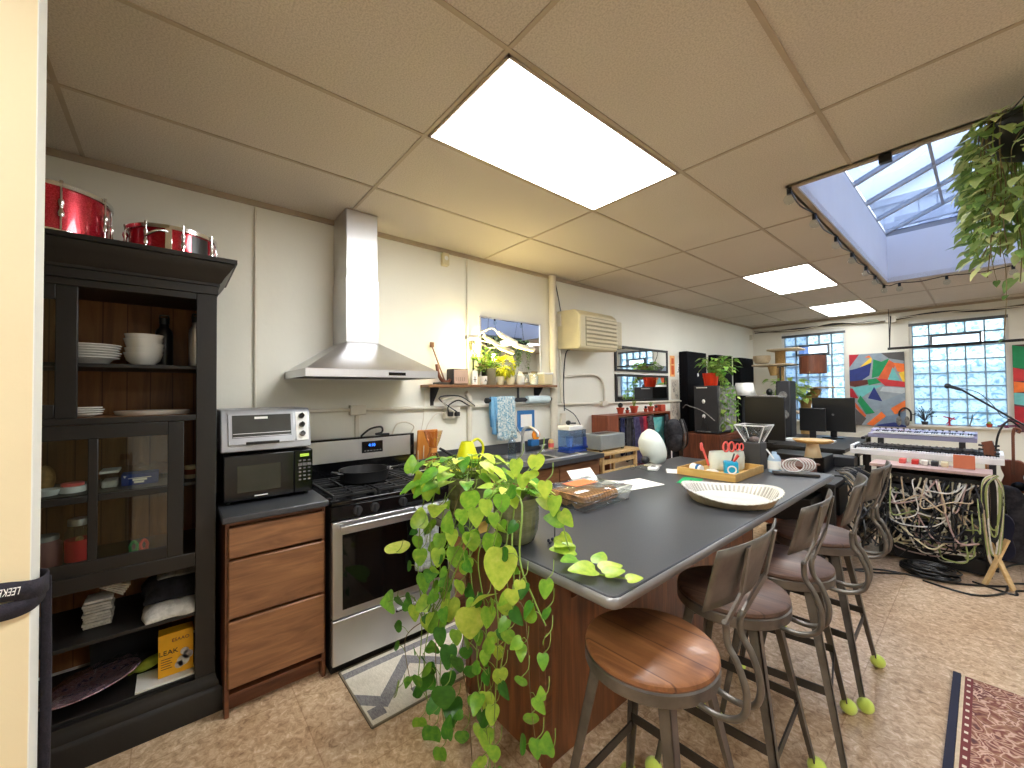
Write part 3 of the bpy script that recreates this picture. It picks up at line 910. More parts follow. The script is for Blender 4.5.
solo('dark_folder', 'thin dark folder standing on the bottom shelf behind the wrapped platter', 'folder', MB().obox((-2.74, -.17, .3), .01, .24, .2, rotm('Y', 22)), 'dark_gray', bevel=.001)
b = MB().sphere((-2.6, -.075, .235), .03, 14, (1, 2.0, .8), rotm('X', 20)); b.tube([(-2.6, -.12, .22), (-2.62, -.15, .2)], .006, 8)
solo('lime_scrubber', 'lime green rounded scrubber lying left of the yellow carton', 'scrubber', b, mat('lime', (160, 180, 60), .7))

# drums on top of the hutch
def drum(x, y, z, r, h, label, lugs, rot0, dark=False):
    t = thing('snare_drum', label, 'drum', (x, y, z))
    build('shell', MB().lathe([(0, .012), (r * .97, .012), (r * .97, h - .012), (0, h - .012)], (x, y, z), 56), 'red_sparkle', parent=t)
    for zz_ in (0, h - .022):
        build('hoop', MB().lathe([(r, 0), (r * 1.035, .002), (r * 1.035, .02), (r, .022), (r * .975, .022), (r * .975, 0), (r, 0)], (x, y, z + zz_), 56), 'chrome', parent=t)
    build('drumhead', MB().lathe([(0, h - .008), (r * .96, h - .008)], (x, y, z), 56), 'white_plastic', parent=t)
    for k in range(lugs):
        a = rot0 + 2 * pi * k / lugs
        px, py = x + cos(a) * r * 1.03, y + sin(a) * r * 1.03
        b = MB().cyl((px, py, z + .005), (px, py, z + h - .003), .0035, n=8)
        b.cyl((px, py, z + h - .008), (px, py, z + h + .006), .006, n=8)
        zm = z + h / 2; hh = min(.035, h * .25)
        b.lathe([(0, -hh), (.009, -hh), (.011, -hh * .6), (.006, -.004), (.006, .004), (.011, hh * .6), (.009, hh), (0, hh)], (px, py, zm), 10)
        build('tension_lug', b, 'chrome', parent=t)
    return t
drum(-2.60, -.42, 2.16, .2, .215, 'deep red sparkle drum with chrome lugs on top of the hutch, at the left', 8, .35)
t = drum(-2.60, .0, 2.16, .17, .135, 'shallow red sparkle drum with a throw-off lever on the right of the hutch top', 8, .2)
b = MB().box(-2.44, -2.422, -.03, -.005, 2.17, 2.28); b.tube([(-2.42, -.02, 2.26), (-2.405, -.06, 2.25), (-2.42, -.1, 2.22)], .006, 8, 4)
build('throw_off_lever', b, 'chrome', parent=t, bevel=.002)
b = MB()
for i in range(1):
    rows = [[(-2.60 + cos(a) * .1665, .0 + sin(a) * .1665, zz_) for a in [.42 + .06 * k for k in range(9)]] for zz_ in (2.183, 2.27)]
    b.sheet(rows)
build('black_patch', b, 'black_plastic', parent=t)

# strap looped round the partition end
t = thing('strap', 'black webbing strap printed LEEKE looped round the cream partition edge', 'strap', (-1.25, -.22, .7))
def band(path, hw, th, twist=None):
    b = MB(); rows = []
    pts = catmull([V(p) for p in path], 8)
    for i, p in enumerate(pts):
        rows.append([p + V((0, 0, -hw)), p + V((0, 0, hw))])
    return b.sheet(rows)
o = build('loop', band([(-1.22, -.62, 1.142), (-1.222, -.45, 1.138), (-1.226, -.33, 1.132), (-1.227, -.25, 1.127), (-1.229, -.222, 1.122), (-1.24, -.205, 1.118), (-1.27, -.198, 1.116), (-1.30, -.202, 1.116), (-1.315, -.22, 1.118), (-1.318, -.25, 1.118)], .018, .003), 'strap', parent=t, thick=.004)
o = build('lower_fold', band([(-1.223, -.5, 1.10), (-1.226, -.33, 1.092), (-1.228, -.25, 1.088), (-1.231, -.218, 1.092), (-1.245, -.204, 1.10), (-1.27, -.2, 1.106)], .016, .003), 'strap', parent=t, thick=.004)
b = MB(); b.sheet([[(-1.306, -.2105, z), (-1.302, -.1955 + .0015 * sin(z * 9), z)] for z in [1.12 - .045 * k for k in range(23)]])
build('hanging_tail', b, 'strap', parent=t, thick=.004)
text('lettering', 'LEEKE', .021, 'white_plastic', (-1.2235, -.238, 1.127), (-.03, -1, .06), (0, -.2, -1), t, .0004, sx=.5)

# ------------------------------------------------------------------ drawer unit
CX = -2.31                                                     # cabinet face plane
du = thing('drawer_cabinet', 'oak base cabinet with three drawers under the microwave', 'cabinet', (-2.6, .41, 0))
b = MB().box(-2.88, CX, .19, .208, 0, .905).box(-2.88, CX, .612, .63, 0, .905).box(-2.88, -2.86, .208, .612, 0, .905)
b.box(-2.86, CX, .208, .612, .885, .905).box(-2.86, CX, .208, .612, .09, .105)
b.box(-2.86, -2.37, .208, .612, 0, .09)
build('body', b, 'oak_dark', parent=du, bevel=.002)
for z0_, z1_ in ((.735, .878), (.455, .722), (.135, .442)):
    d = build('drawer', MB().box(CX - .3, CX + .018, .2, .622, z0_, z1_), 'oak', parent=du, bevel=.007)
wt = thing('worktop', 'short black worktop over the three drawer cabinet', 'worktop', (-2.58, .41, .905))
build('slab', MB().box(-2.885, -2.27, .175, .638, .906, .938), 'counter', parent=wt, bevel=.006)
# microwave
mw = thing('microwave', 'black microwave oven on the worktop under the toaster oven', 'microwave', (-2.7, .4, .938))
build('body', MB().box(-2.87, -2.5, .195, .612, .952, 1.195), 'black_plastic', parent=mw, bevel=.008)
d = build('door', MB().box(-2.5, -2.482, .197, .515, .958, 1.19), 'black_gloss', parent=mw, bevel=.004)
build('window', MB().box(-2.482, -2.4805, .255, .45, 1.0, 1.135), mat('mw_window', (44, 46, 38), .25, bmp=0), parent=d)
build('control_panel', MB().box(-2.5, -2.483, .518, .61, .958, 1.19), 'black_gloss', parent=mw, bevel=.003)
M['display_green'] = emit('display_green', (150, 180, 60), .3)
build('display', MB().box(-2.483, -2.4815, .545, .59, 1.154, 1.17), 'display_green', parent=mw)
b = MB()
for r_ in range(6):
    for c_ in range(3):
        z = 1.128 - r_ * .021; y = .536 + c_ * .023
        if r_ in (1,) : b.box(-2.483, -2.4815, y, y + .02, z - .004, z + .012)
        else: b.box(-2.483, -2.4818, y + .003, y + .015, z, z + .008)
build('buttons', b, 'cloth_gray', parent=mw)
for x in (-2.85, -2.53):
    for y in (.22, .585): build('foot', MB().cyl((x, y, .9385), (x, y, .953), .012, n=12), 'black_plastic', parent=mw)
build('badge', MB().box(-2.482, -2.4812, .33, .39, .972, .978), 'white_plastic', parent=mw)
# toaster oven
to = thing('toaster_oven', 'silver toaster oven with three knobs standing on the black microwave', 'toaster oven', (-2.7, .4, 1.195))
silver = M['silver'] = mat('silver_paint', (170, 172, 176), .35, .4)
b = MB(); y0, y1 = .185, .60
b.prism([(-2.86, 1.21), (-2.47, 1.21), (-2.475, 1.26), (-2.51, 1.408), (-2.53, 1.425), (-2.86, 1.425)], 'y', y0, y1)
build('body', b, 'silver', parent=to, bevel=.006)
def front(t_):                                                  # point on the sloping front, t_ 0 bottom .. 1 top
    return V((-2.474 - .034 * t_, 0, 1.262 + .142 * t_))
def fpanel(y0, y1, t0, t1, out, th=.004):
    n = V((.972, 0, .23)); a = front(t0) + n * out; c = front(t1) + n * out
    b = MB(); vs = []
    for off in (0, -th):
        for p in (a, c):
            for y in (y0, y1): vs.append((p.x + n.x * off, y, p.z + n.z * off))
    return b.add(vs, [(0, 1, 3, 2), (4, 6, 7, 5), (0, 4, 5, 1), (2, 3, 7, 6), (0, 2, 6, 4), (1, 5, 7, 3)])
d = build('door', fpanel(.215, .515, -.12, .99, .006, .008), 'silver', parent=to, bevel=.002)
build('window', fpanel(.232, .5, .12, .93, .0075, .002), mat('oven_glass', (70, 72, 70), .08, bmp=0), parent=d)
b = MB().bar((-2.462, .29, 1.252), (-2.462, .44, 1.252), .02, .014); b.bar((-2.47, .3, 1.252), (-2.48, .3, 1.252), .01, .01).bar((-2.47, .43, 1.252), (-2.48, .43, 1.252), .01, .01)
build('handle', b, 'black_plastic', parent=d, bevel=.003)
b = MB()
for k in range(2):
    q = front(.28 - .12 * k) + V((.008, 0, 0)); b.cyl((q.x, .235, q.z), (q.x, .497, q.z), .0015, n=6)
build('rack', b, 'steel', parent=d)
build('badge', fpanel(.33, .39, .78, .86, .009, .001), 'white_plastic', parent=d)
build('control_panel', fpanel(.525, .588, -.1, 1.0, .003, .003), 'white_plastic', parent=to, bevel=.002)
for t_ in (.15, .5, .84):
    q = front(t_) + V((.003, 0, 0)); n = V((.972, 0, .23))
    b = MB().cyl(q + V((0, .556, 0)), q + V((0, .556, 0)) + n * .016, .0155, .013, n=20); b.bar(q + V((0, .556, 0)) + n * .018 - V((-.003, 0, -.012)), q + V((0, .556, 0)) + n * .018 + V((-.003, 0, .012)), .006, .006)
    build('knob', b, 'black_gloss', parent=to)
for x in (-2.83, -2.52):
    for y in (.21, .575): build('foot', MB().cyl((x, y, 1.1955), (x, y, 1.212), .012, n=12), 'black_plastic', parent=to)

# ------------------------------------------------------------------ gas range
RY0, RY1, RX = .645, 1.405, -2.25
rg = thing('gas_range', 'stainless steel and black gas range with four burner knobs', 'range', (-2.55, 1.02, 0))
build('body', MB().box(-2.87, RX - .03, RY0, RY1, .04, .9), 'black_paint', parent=rg, bevel=.003)
build('cooktop', MB().box(-2.87, RX, RY0, RY1, .9, .925), 'black_gloss', parent=rg, bevel=.006)
b = MB().box(-2.88, -2.82, RY0, RY1, .925, 1.2)
build('backguard', b, 'black_gloss', parent=rg, bevel=.004)
build('backguard_panel', MB().box(-2.82, -2.812, RY0 + .0, RY1 - .035, 1.045, 1.188), 'steel', parent=rg, bevel=.002)
d = build('clock_panel', MB().box(-2.812, -2.806, 1.005, 1.155, 1.088, 1.168), 'black_gloss', parent=rg, bevel=.003)
M['display_blue'] = emit('display_blue', (40, 110, 255), 1.6)
text('clock_digits', '4:10', .028, 'display_blue', (-2.8055, 1.075, 1.14), X, Z, d, .0004)
b = MB()
for k in range(6): b.box(-2.806, -2.8055, 1.02 + .022 * k, 1.034 + .022 * k, 1.1, 1.106)
build('buttons', b, 'cloth_gray', parent=d)
b = MB().prism([(RX - .03, .82), (RX - .002, .825), (RX + .002, .898), (RX - .03, .9)], 'y', RY0, RY1)
cp = build('knob_panel', b, 'black_gloss', parent=rg, bevel=.002)
for y in (.78, .875, 1.045, 1.2, 1.3):
    if y == 1.3: continue
    b = MB().cyl((RX - .002, y, .862), (RX + .014, y, .862), .026, .024, n=24); b.box(RX + .014, RX + .03, y - .006, y + .006, .838, .886)
    build('knob', b, 'dark_gray', parent=rg, bevel=.003)
od = build('oven_door', MB().box(RX - .03, RX, RY0 + .004, RY1 - .004, .305, .815), 'steel', parent=rg, bevel=.004)
build('oven_window', MB().box(RX, RX + .002, RY0 + .055, RY1 - .055, .345, .745), 'black_glass', parent=od, bevel=.001)
b = MB().bar((RX + .045, RY0 + .03, .79), (RX + .045, RY1 - .03, .79), .024, .03)
for y in (RY0 + .045, RY1 - .045): b.bar((RX - .001, y, .79), (RX + .04, y, .79), .02, .024)
build('handle', b, 'steel', parent=od, bevel=.005)
dr = build('storage_drawer', MB().box(RX - .03, RX, RY0 + .004, RY1 - .004, .06, .295), 'steel', parent=rg, bevel=.004)
b = MB().box(RX, RX + .002, 1.0, 1.21, .225, .25)
build('recess', b, 'black_gloss', parent=dr)
build('pull', MB().bar((RX + .012, 1.0, .246), (RX + .012, 1.21, .246), .02, .012), 'steel', parent=dr, bevel=.003)
build('kick_plate', MB().box(-2.84, RX - .05, RY0 + .01, RY1 - .01, 0, .04), 'black_paint', parent=rg)
for y0_ in (RY0 + .02, RY0 + .27, RY0 + .52):
    b = MB(); ya, yb = y0_, y0_ + .225; xa, xb = -2.79, RX - .025; z = .948
    for p, q in (((xa, ya), (xb, ya)), ((xa, yb), (xb, yb)), ((xa, ya), (xa, yb)), ((xb, ya), (xb, yb)), ((xa, (ya + yb) / 2), (xb, (ya + yb) / 2))):
        b.bar((p[0], p[1], z), (q[0], q[1], z), .011, .012)
    for f_ in (.12, .25, .38, .62, .75, .88):
        xx = xa + (xb - xa) * f_; b.bar((xx, ya, z), (xx, yb, z), .009, .012)
    for p in ((xa, ya), (xb, ya), (xa, yb), (xb, yb)): b.box(p[0] - .007, p[0] + .007, p[1] - .007, p[1] + .007, .924, z)
    build('grate', b, 'cast_iron', parent=rg, bevel=.001)
for x in (-2.68, -2.4):
    for y in (RY0 + .15, RY1 - .15):
        build('burner', MB().lathe([(0, 0), (.05, 0), (.05, .006), (.035, .008), (.035, .016), (0, .018)], (x, y, .9245), 24), 'cast_iron', parent=rg)
# frying pan
pn = thing('saute_pan', 'deep black pan with a long handle on the front left burner', 'pan', (-2.55, .99, .955))
cx, cy, cz = -2.55, .93, .956
build('pan_body', MB().lathe([(0, 0), (.125, 0), (.137, .008), (.15, .07), (.153, .073), (.148, .073), (.134, .012), (0, .008)], (cx, cy, cz), 48), 'cast_iron', parent=pn)
b = MB().bar((cx + .02, cy + .145, cz + .062), (cx + .05, cy + .21, cz + .07), .03, .01, .022, .01); b.tube([(cx + .05, cy + .2, cz + .07), (cx + .09, cy + .3, cz + .09), (cx + .12, cy + .42, cz + .105)], .012, 10, 4, flat=.7)
build('handle', b, 'black_plastic', parent=pn)
build('rivet_bracket', MB().box(cx + .005, cx + .04, cy + .142, cy + .17, cz + .052, cz + .07), 'steel', parent=pn, bevel=.003)
build('helper_handle', MB().tube([(cx - .02, cy - .145, cz + .06), (cx - .02, cy - .19, cz + .068), (cx + .04, cy - .185, cz + .068), (cx + .04, cy - .14, cz + .06)], .008, 8, 4), 'black_plastic', parent=pn)
b = MB().lathe([(0, 0), (.02, 0), (.026, .02), (.022, .02), (.017, .004), (0, .004)], (-2.5, 1.22, .955), 20); b.bar((-2.5, 1.24, .972), (-2.46, 1.36, .985), .014, .004)
solo('spoon_rest', 'small white scoop lying on the right hand burner grate', 'scoop', b, 'white_ceramic')
# towel over oven handle
def drape(x, y0, y1, ztop, zf, zb, depth=.05, folds=5, amp=.008, n=26, seed=0):
    rows = []; r = random.Random(seed)
    path = []
    for k in range(9): path.append((-depth / 2 * 1.0, zb + (ztop - zb) * k / 8))
    for k in range(1, 6):
        a = pi - pi * k / 6; path.append((cos(a) * depth / 2, ztop + sin(a) * depth / 2))
    for k in range(12): path.append((depth / 2, ztop - (ztop - zf) * k / 11))
    for i, (dx, z) in enumerate(path):
        row = []
        for j in range(n):
            u = j / (n - 1); hang = max(0, (ztop - z) / (ztop - min(zf, zb)))
            row.append((x + dx + amp * sin(u * folds * 2 * pi + .8 * z * 10) * (.25 + hang) * (1 if dx > 0 else -.6), y0 + (y1 - y0) * u + .012 * hang * sin(z * 22 + u * 3), z - .012 * sin(u * 3.1) * hang))
        rows.append(row)
    return MB().sheet(rows)
solo('dish_towel', 'grey dish towel hanging on the oven door handle behind the vine', 'towel', drape(RX + .047, 1.1, 1.25, .8, .46, .6, .05, 3, .007), 'towel_gray', thick=.004)

# ------------------------------------------------------------------ range hood
hd = thing('range_hood', 'stainless steel chimney range hood on the wall above the range', 'range hood', (-2.64, .93, 1.58))
HB = [(-2.895, .545), (-2.36, .545), (-2.36, 1.35), (-2.895, 1.35)]
TB = [(-2.895, .84), (-2.62, .84), (-2.62, 1.055), (-2.895, 1.055)]
b = MB()
b.add([(p[0], p[1], 1.60) for p in HB] + [(p[0], p[1], 1.645) for p in HB] + [(p[0], p[1], 1.835) for p in TB],
      [(0, 1, 5, 4), (1, 2, 6, 5), (2, 3, 7, 6), (3, 0, 4, 7), (4, 5, 9, 8), (5, 6, 10, 9), (6, 7, 11, 10), (7, 4, 8, 11), (8, 9, 10, 11)])
build('canopy', b, 'steel', parent=hd, recalc=True)
b = MB().box(-2.89, -2.37, .555, 1.34, 1.606, 1.61)
build('filter_panel', b, 'dark_gray', parent=hd)
build('control_strip', MB().box(-2.361, -2.357, 1.01, 1.12, 1.613, 1.632), 'black_gloss', parent=hd)
build('lower_chimney', MB().box(-2.895, -2.62, .84, 1.055, 1.835, 2.25), 'steel', parent=hd, bevel=.002)
build('upper_chimney', MB().box(-2.895, -2.626, .846, 1.049, 2.25, CEIL - .004), 'steel', parent=hd, bevel=.002)
for x in (-2.75, -2.5): pass
# ------------------------------------------------------------------ conduits, pipes and boxes on the kitchen wall
WX = XL
def pipe(label, path, r, m='conduit', sm=0, cat='pipe', name='conduit', group=None, n=10):
    return solo(name, label, cat, MB().tube(path, r, n, sm), m, group=group)
pipe('thin vertical conduit on the wall between the hutch and the range hood', [(WX + .012, .385, 2.66), (WX + .012, .385, 1.405)], .007)
pipe('thin vertical conduit on the wall left of the shelf mirror', [(WX + .012, 1.945, 2.66), (WX + .012, 1.945, 1.57)], .008)
pipe('long horizontal conduit running along the wall under the hood and shelf', [(WX + .02, .40, 1.393), (WX + .02, 5.95, 1.345)], .013)
pipe('fat white vertical drain pipe right of the mirror', [(WX + .05, 2.97, 2.69), (WX + .05, 2.97, .935)], .038, 'pipe_white', name='drain_pipe', n=20)
pipe('white pipe with a bend rising between the shelf and the counter', [(WX + .03, 1.91, 1.50), (WX + .03, 1.94, 1.47), (WX + .03, 1.95, 1.40), (WX + .03, 1.945, 1.0)], .023, 'pipe_white', 4, name='water_pipe', n=14)
pipe('looping conduit bending down below the air conditioner', [(WX + .02, 3.16, 1.66), (WX + .02, 3.6, 1.69), (WX + .02, 3.76, 1.66), (WX + .02, 3.84, 1.56), (WX + .02, 3.85, 1.35)], .013, 'conduit', 6)
pipe('vertical conduit beside the air conditioner', [(WX + .02, 3.1, 2.2), (WX + .02, 3.12, 1.36)], .012)
pipe('grey power cord dropping from the ceiling to the left of the air conditioner', [(WX + .02, 3.04, 2.66), (WX + .03, 3.1, 2.4), (WX + .03, 3.13, 2.2)], .005, 'dark_gray', 5, 'cord', 'power_cord')
pipe('air conditioner cord dropping to the low outlet', [(WX + .04, 3.24, 1.95), (WX + .03, 3.18, 1.9), (WX + .03, 3.14, 1.6), (WX + .03, 3.15, 1.3)], .006, 'dark_gray', 5, 'cord', 'power_cord')
pipe('loose cord sagging from the outlet toward the water filter tank', [(WX + .03, 3.15, 1.33), (WX + .04, 3.3, 1.25), (WX + .05, 3.4, 1.1), (WX + .06, 3.42, .98)], .005, 'dark_gray', 5, 'cord', 'power_cord')
def jbox(label, y, z, w, h, d=.045, m='conduit', name='junction_box', cat='electrical box'):
    return solo(name, label, cat, MB().box(WX, WX + d, y - w / 2, y + w / 2, z - h / 2, z + h / 2), m, bevel=.004)
jbox('small junction box on the conduit under the right side of the hood', 1.0, 1.388, .11, .07)
jbox('slim outlet box behind the range top', 1.0, 1.27, .03, .16, .02)
jbox('small beige switch box at the top of the vertical conduit by the pipe', 3.12, 2.25, .09, .13, .06, 'pipe_white')
jbox('beige box where the horizontal conduit meets the looping conduit', 3.83, 1.36, .1, .06)
jbox('low outlet box on the wall above the water filter tank', 3.14, 1.2, .06, .15, .03, 'pipe_white')
t = thing('outlet_box', 'wall outlet box with tangled plugs and cords under the shelf', 'outlet', (WX, 1.77, 1.3))
build('box', MB().box(WX, WX + .05, 1.70, 1.84, 1.29, 1.38), 'conduit', parent=t, bevel=.004)
for k in range(4):
    r_ = random.Random(k)
    build('cord', MB().tube([(WX + .06, 1.72 + .03 * k, 1.34), (WX + .1, 1.7 - .03 * k, 1.40 + .02 * k), (WX + .09, 1.8, 1.44 + .012 * k), (WX + .07, 1.9 + .02 * k, 1.40), (WX + .05, 1.98, 1.385)], .005, 6, 5), ['dark_gray', 'pipe_white', 'conduit', 'dark_gray'][k], parent=t)
for y in (1.735, 1.80): build('plug', MB().box(WX + .05, WX + .085, y - .018, y + .018, 1.31, 1.345), 'dark_gray', parent=t, bevel=.004)
pipe('white cord looping from the outlet box down behind the carafe', [(WX + .05, 1.7, 1.34), (WX + .06, 1.6, 1.33), (WX + .08, 1.5, 1.2), (WX + .1, 1.47, .95)], .004, 'pipe_white', 5, 'cord', 'power_cord')
pipe('white cord falling from the shelf end to the backsplash', [(WX + .03, 1.52, 1.53), (WX + .05, 1.50, 1.3), (WX + .08, 1.44, 1.1), (WX + .1, 1.43, .95)], .003, 'pipe_white', 5, 'cord', 'power_cord')
pipe('black cable bunched behind the range backguard', [(WX + .03, 1.02, 1.2), (WX + .05, 1.08, 1.25), (WX + .05, 1.16, 1.26), (WX + .04, 1.17, 1.22), (WX + .05, 1.12, 1.21), (WX + .05, 1.22, 1.205)], .007, 'black_plastic', 6, 'cord', 'power_cord')
pipe('pale cable looping above the range backguard', [(WX + .04, 1.25, 1.2), (WX + .05, 1.28, 1.27), (WX + .05, 1.35, 1.285), (WX + .05, 1.42, 1.25), (WX + .04, 1.4, 1.2)], .006, 'pipe_white', 6, 'cord', 'power_cord')
t = thing('motion_sensor', 'small beige detector high on the wall right of the hood', 'sensor', (WX, 1.72, 2.56))
build('housing', MB().box(WX, WX + .05, 1.69, 1.75, 2.555, 2.66), 'cream_plastic', parent=t, bevel=.008)
build('lens', MB().sphere((WX + .048, 1.72, 2.615), .02, 12, (.5, 1, 1)), 'white_plastic', parent=t)
jbox('small white detector in the far corner above the cat tree', 8.45, 2.5, .06, .1, .05, 'pipe_white', 'wall_sensor', 'sensor')

# ------------------------------------------------------------------ shelf and what stands on it
sh = thing('wall_shelf', 'rough wooden shelf on dark brackets under the mirror', 'shelf', (-2.83, 2.2, 1.4))
build('board', MB().box(-2.898, -2.755, 1.5, 2.925, 1.545, 1.568), 'shelf_wood', parent=sh, bevel=.003)
for y in (1.6, 2.75):
    b = MB().box(-2.898, -2.89, y - .015, y + .015, 1.40, 1.545)
    b.prism([(-2.89, 1.545), (-2.79, 1.545), (-2.79, 1.535), (-2.882, 1.42), (-2.89, 1.40)], 'y', y - .006, y + .006)
    build('bracket', b, 'dark_gray', parent=sh, bevel=.001)
SZ = 1.569
t = thing('towel_rod', 'dark iron pipe rod hung under the shelf', 'rod', (-2.82, 2.5, 1.43))
b = MB().cyl((-2.82, 2.1, 1.43), (-2.82, 2.52, 1.43), .011, n=14)
b.cyl((-2.82, 2.46, 1.43), (-2.82, 2.46, 1.544), .011, n=12)
build('pipe_rod', b, 'dark_gray', parent=t)
for y in (2.085,): build('end_cap', MB().cyl((-2.82, y, 1.43), (-2.82, y + .03, 1.43), .024, n=16), 'dark_gray', parent=t)
build('tee_fitting', MB().cyl((-2.82, 2.39, 1.43), (-2.82, 2.55, 1.43), .02, n=16), 'dark_gray', parent=t)
t = thing('paper_towel_roll', 'paper towel roll on its holder under the right end of the shelf', 'paper towel', (-2.82, 2.72, 1.43))
build('roll', MB().cyl((-2.82, 2.57, 1.43), (-2.82, 2.86, 1.43), .036, n=28), mat('roll_blue', (206, 222, 226), .9), parent=t, bevel=.002)
build('spindle', MB().cyl((-2.82, 2.552, 1.43), (-2.82, 2.90, 1.43), .009, n=12).cyl((-2.82, 2.87, 1.43), (-2.82, 2.895, 1.43), .02, n=14), 'dark_gray', parent=t)
def hang(x, y0, y1, zt, zb, folds, amp, seed, d=.035):
    return drape(x, y0, y1, zt, zb, zb + .06, d, folds, amp, 30, seed)
solo('hanging_towel', 'blue and white patterned towel hanging on the rod under the shelf', 'towel', hang(-2.82, 2.2, 2.41, 1.446, 1.08, 4, .01, 2, .038), 'towel_pattern', thick=.004)
solo('hanging_towel', 'plain blue cloth hanging left of the patterned towel on the rod', 'towel', hang(-2.82, 2.135, 2.195, 1.444, 1.14, 1.4, .01, 3, .036), 'towel_blue', thick=.004)
# wall mirror
def mirror(label, y0, y1, z0, z1, frame):
    t = thing('wall_mirror', label, 'mirror', (WX, (y0 + y1) / 2, z0))
    f = .012 if frame == 'steel' else .03
    b = MB().box(WX + .001, WX + .02, y0, y1, z0, z0 + f).box(WX + .001, WX + .02, y0, y1, z1 - f, z1).box(WX + .001, WX + .02, y0, y0 + f, z0 + f, z1 - f).box(WX + .001, WX + .02, y1 - f, y1, z0 + f, z1 - f)
    build('frame', b, frame, parent=t, bevel=.001)
    build('mirror_glass', MB().box(WX + .004, WX + .012, y0 + f, y1 - f, z0 + f, z1 - f), 'mirror', parent=t)
mirror('nearly frameless mirror on the wall behind the shelf plants', 2.075, 2.83, 1.59, 2.185, 'steel')
mirror('black framed wall mirror, upper of the pair past the air conditioner', 4.08, 5.32, 1.745, 2.06, 'black_paint')
mirror('black framed wall mirror, lower of the pair past the air conditioner', 4.08, 5.32, 1.365, 1.71, 'black_paint')
# carved neck figure
t = thing('carved_figure', 'slender dark and tan carved figure leaning at the left end of the shelf', 'figurine', (-2.83, 1.63, SZ))
build('neck', MB().bar((-2.82, 1.68, SZ + .02), (-2.86, 1.585, SZ + .31), .02, .012, .012, .01).box(-2.87, -2.85, 1.57, 1.6, SZ + .3, SZ + .34), 'shelf_wood', parent=t, bevel=.002)
build('body', MB().tube([(-2.81, 1.60, SZ + .16), (-2.80, 1.61, SZ + .08), (-2.81, 1.65, SZ + .03), (-2.82, 1.70, SZ + .02), (-2.83, 1.73, SZ + .04)], .014, 10, 5), 'walnut', parent=t)
build('stand', MB().box(-2.86, -2.78, 1.59, 1.70, SZ, SZ + .018), 'black_paint', parent=t, bevel=.003)
t = thing('radio', 'small boxy pinkish radio with a dark side on the shelf', 'radio', (-2.83, 1.8, SZ))
build('case', MB().box(-2.89, -2.79, 1.735, 1.885, SZ, SZ + .13), 'dark_gray', parent=t, bevel=.006)
build('front_panel', MB().box(-2.79, -2.786, 1.745, 1.88, SZ + .008, SZ + .122), mat('radio_front', (186, 158, 140), .5), parent=t, bevel=.002)
b = MB()
for k in range(5): b.box(-2.786, -2.7855, 1.76 + .02 * k, 1.765 + .02 * k, SZ + .03, SZ + .06)
build('grille', b, 'cream_dark', parent=t)
t = thing('greeting_card', 'white upright card with a black cross mark beside the radio', 'card', (-2.8, 1.955, SZ))
build('card', MB().box(-2.802, -2.798, 1.93, 1.985, SZ, SZ + .12), 'paper', parent=t)
build('printed_mark', MB().box(-2.798, -2.797, 1.955, 1.961, SZ + .02, SZ + .07).box(-2.798, -2.797, 1.944, 1.972, SZ + .04, SZ + .046), 'black_paint', parent=t)
def cup(label, y, x=-2.82, r=.036, h=.075, m='white_ceramic', mark=None, name='cup', handle=False):
    t = thing(name, label, 'cup', (x, y, SZ))
    build('body', MB().lathe([(0, .002), (r * .7, 0), (r * .8, .004), (r, h * .5), (r, h), (r * .93, h), (r * .9, h * .5), (r * .7, .01), (0, .01)], (x, y, SZ), 28), m, parent=t)
    if handle: build('handle', MB().tube([(x + .01, y + r * .95, SZ + h * .8), (x + .012, y + r * 1.6, SZ + h * .75), (x + .012, y + r * 1.6, SZ + h * .35), (x + .01, y + r * .9, SZ + h * .25)], .005, 8, 5), m, parent=t)
    if mark: text('lettering', mark, .04, 'black_paint', (x + r + .001, y, SZ + h * .5), X, Z, t, .0005)
    return t
cup('white cup with a letter A, right of the card on the shelf', 2.06, mark='A')
b = MB().lathe([(0, 0), (.042, 0), (.044, .005), (.044, .14), (.04, .145), (.036, .14), (.036, .01), (0, .008)], (-2.83, 2.15, SZ), 28)
solo('dark_vase', 'dark brown cylindrical vase in the middle of the shelf', 'vase', b, 'cream_dark')
cup('left of the two plain yellow lit planter cups on the shelf', 2.25, m='cream_plastic', name='planter_cup')
cup('right of the two plain yellow lit planter cups on the shelf', 2.365, m='cream_plastic', r=.042, name='planter_cup')
t = cup('white lidded mug with a loop handle and ear shapes on the shelf', 2.49, m='white_ceramic', r=.044, h=.08, handle=True, name='mug')
build('knob_lid', MB().sphere((-2.82, 2.49, SZ + .085), .034, 14, (1, 1, .7)).sphere((-2.82, 2.475, SZ + .11), .011, 8, (1, 1, 1.8)).sphere((-2.82, 2.505, SZ + .11), .011, 8, (1, 1, 1.8)), 'white_ceramic', parent=t)
t = jar('storage_jar', 'small glass storage jar of pale grains near the right of the shelf', -2.82, 2.67, SZ, .04, .13, 'glass', 0, 'cream_dark')
build('contents', MB().cyl((-2.82, 2.67, SZ + .006), (-2.82, 2.67, SZ + .085), .036, n=20), 'cloth_white', parent=t)
t = thing('square_canister', 'square cream canister at the right end of the shelf', 'canister', (-2.83, 2.82, SZ))
build('body', MB().box(-2.88, -2.78, 2.765, 2.885, SZ, SZ + .105), 'cream_plastic', parent=t, bevel=.008)
build('lid', MB().box(-2.885, -2.775, 2.76, 2.89, SZ + .105, SZ + .125), 'white_plastic', parent=t, bevel=.005)

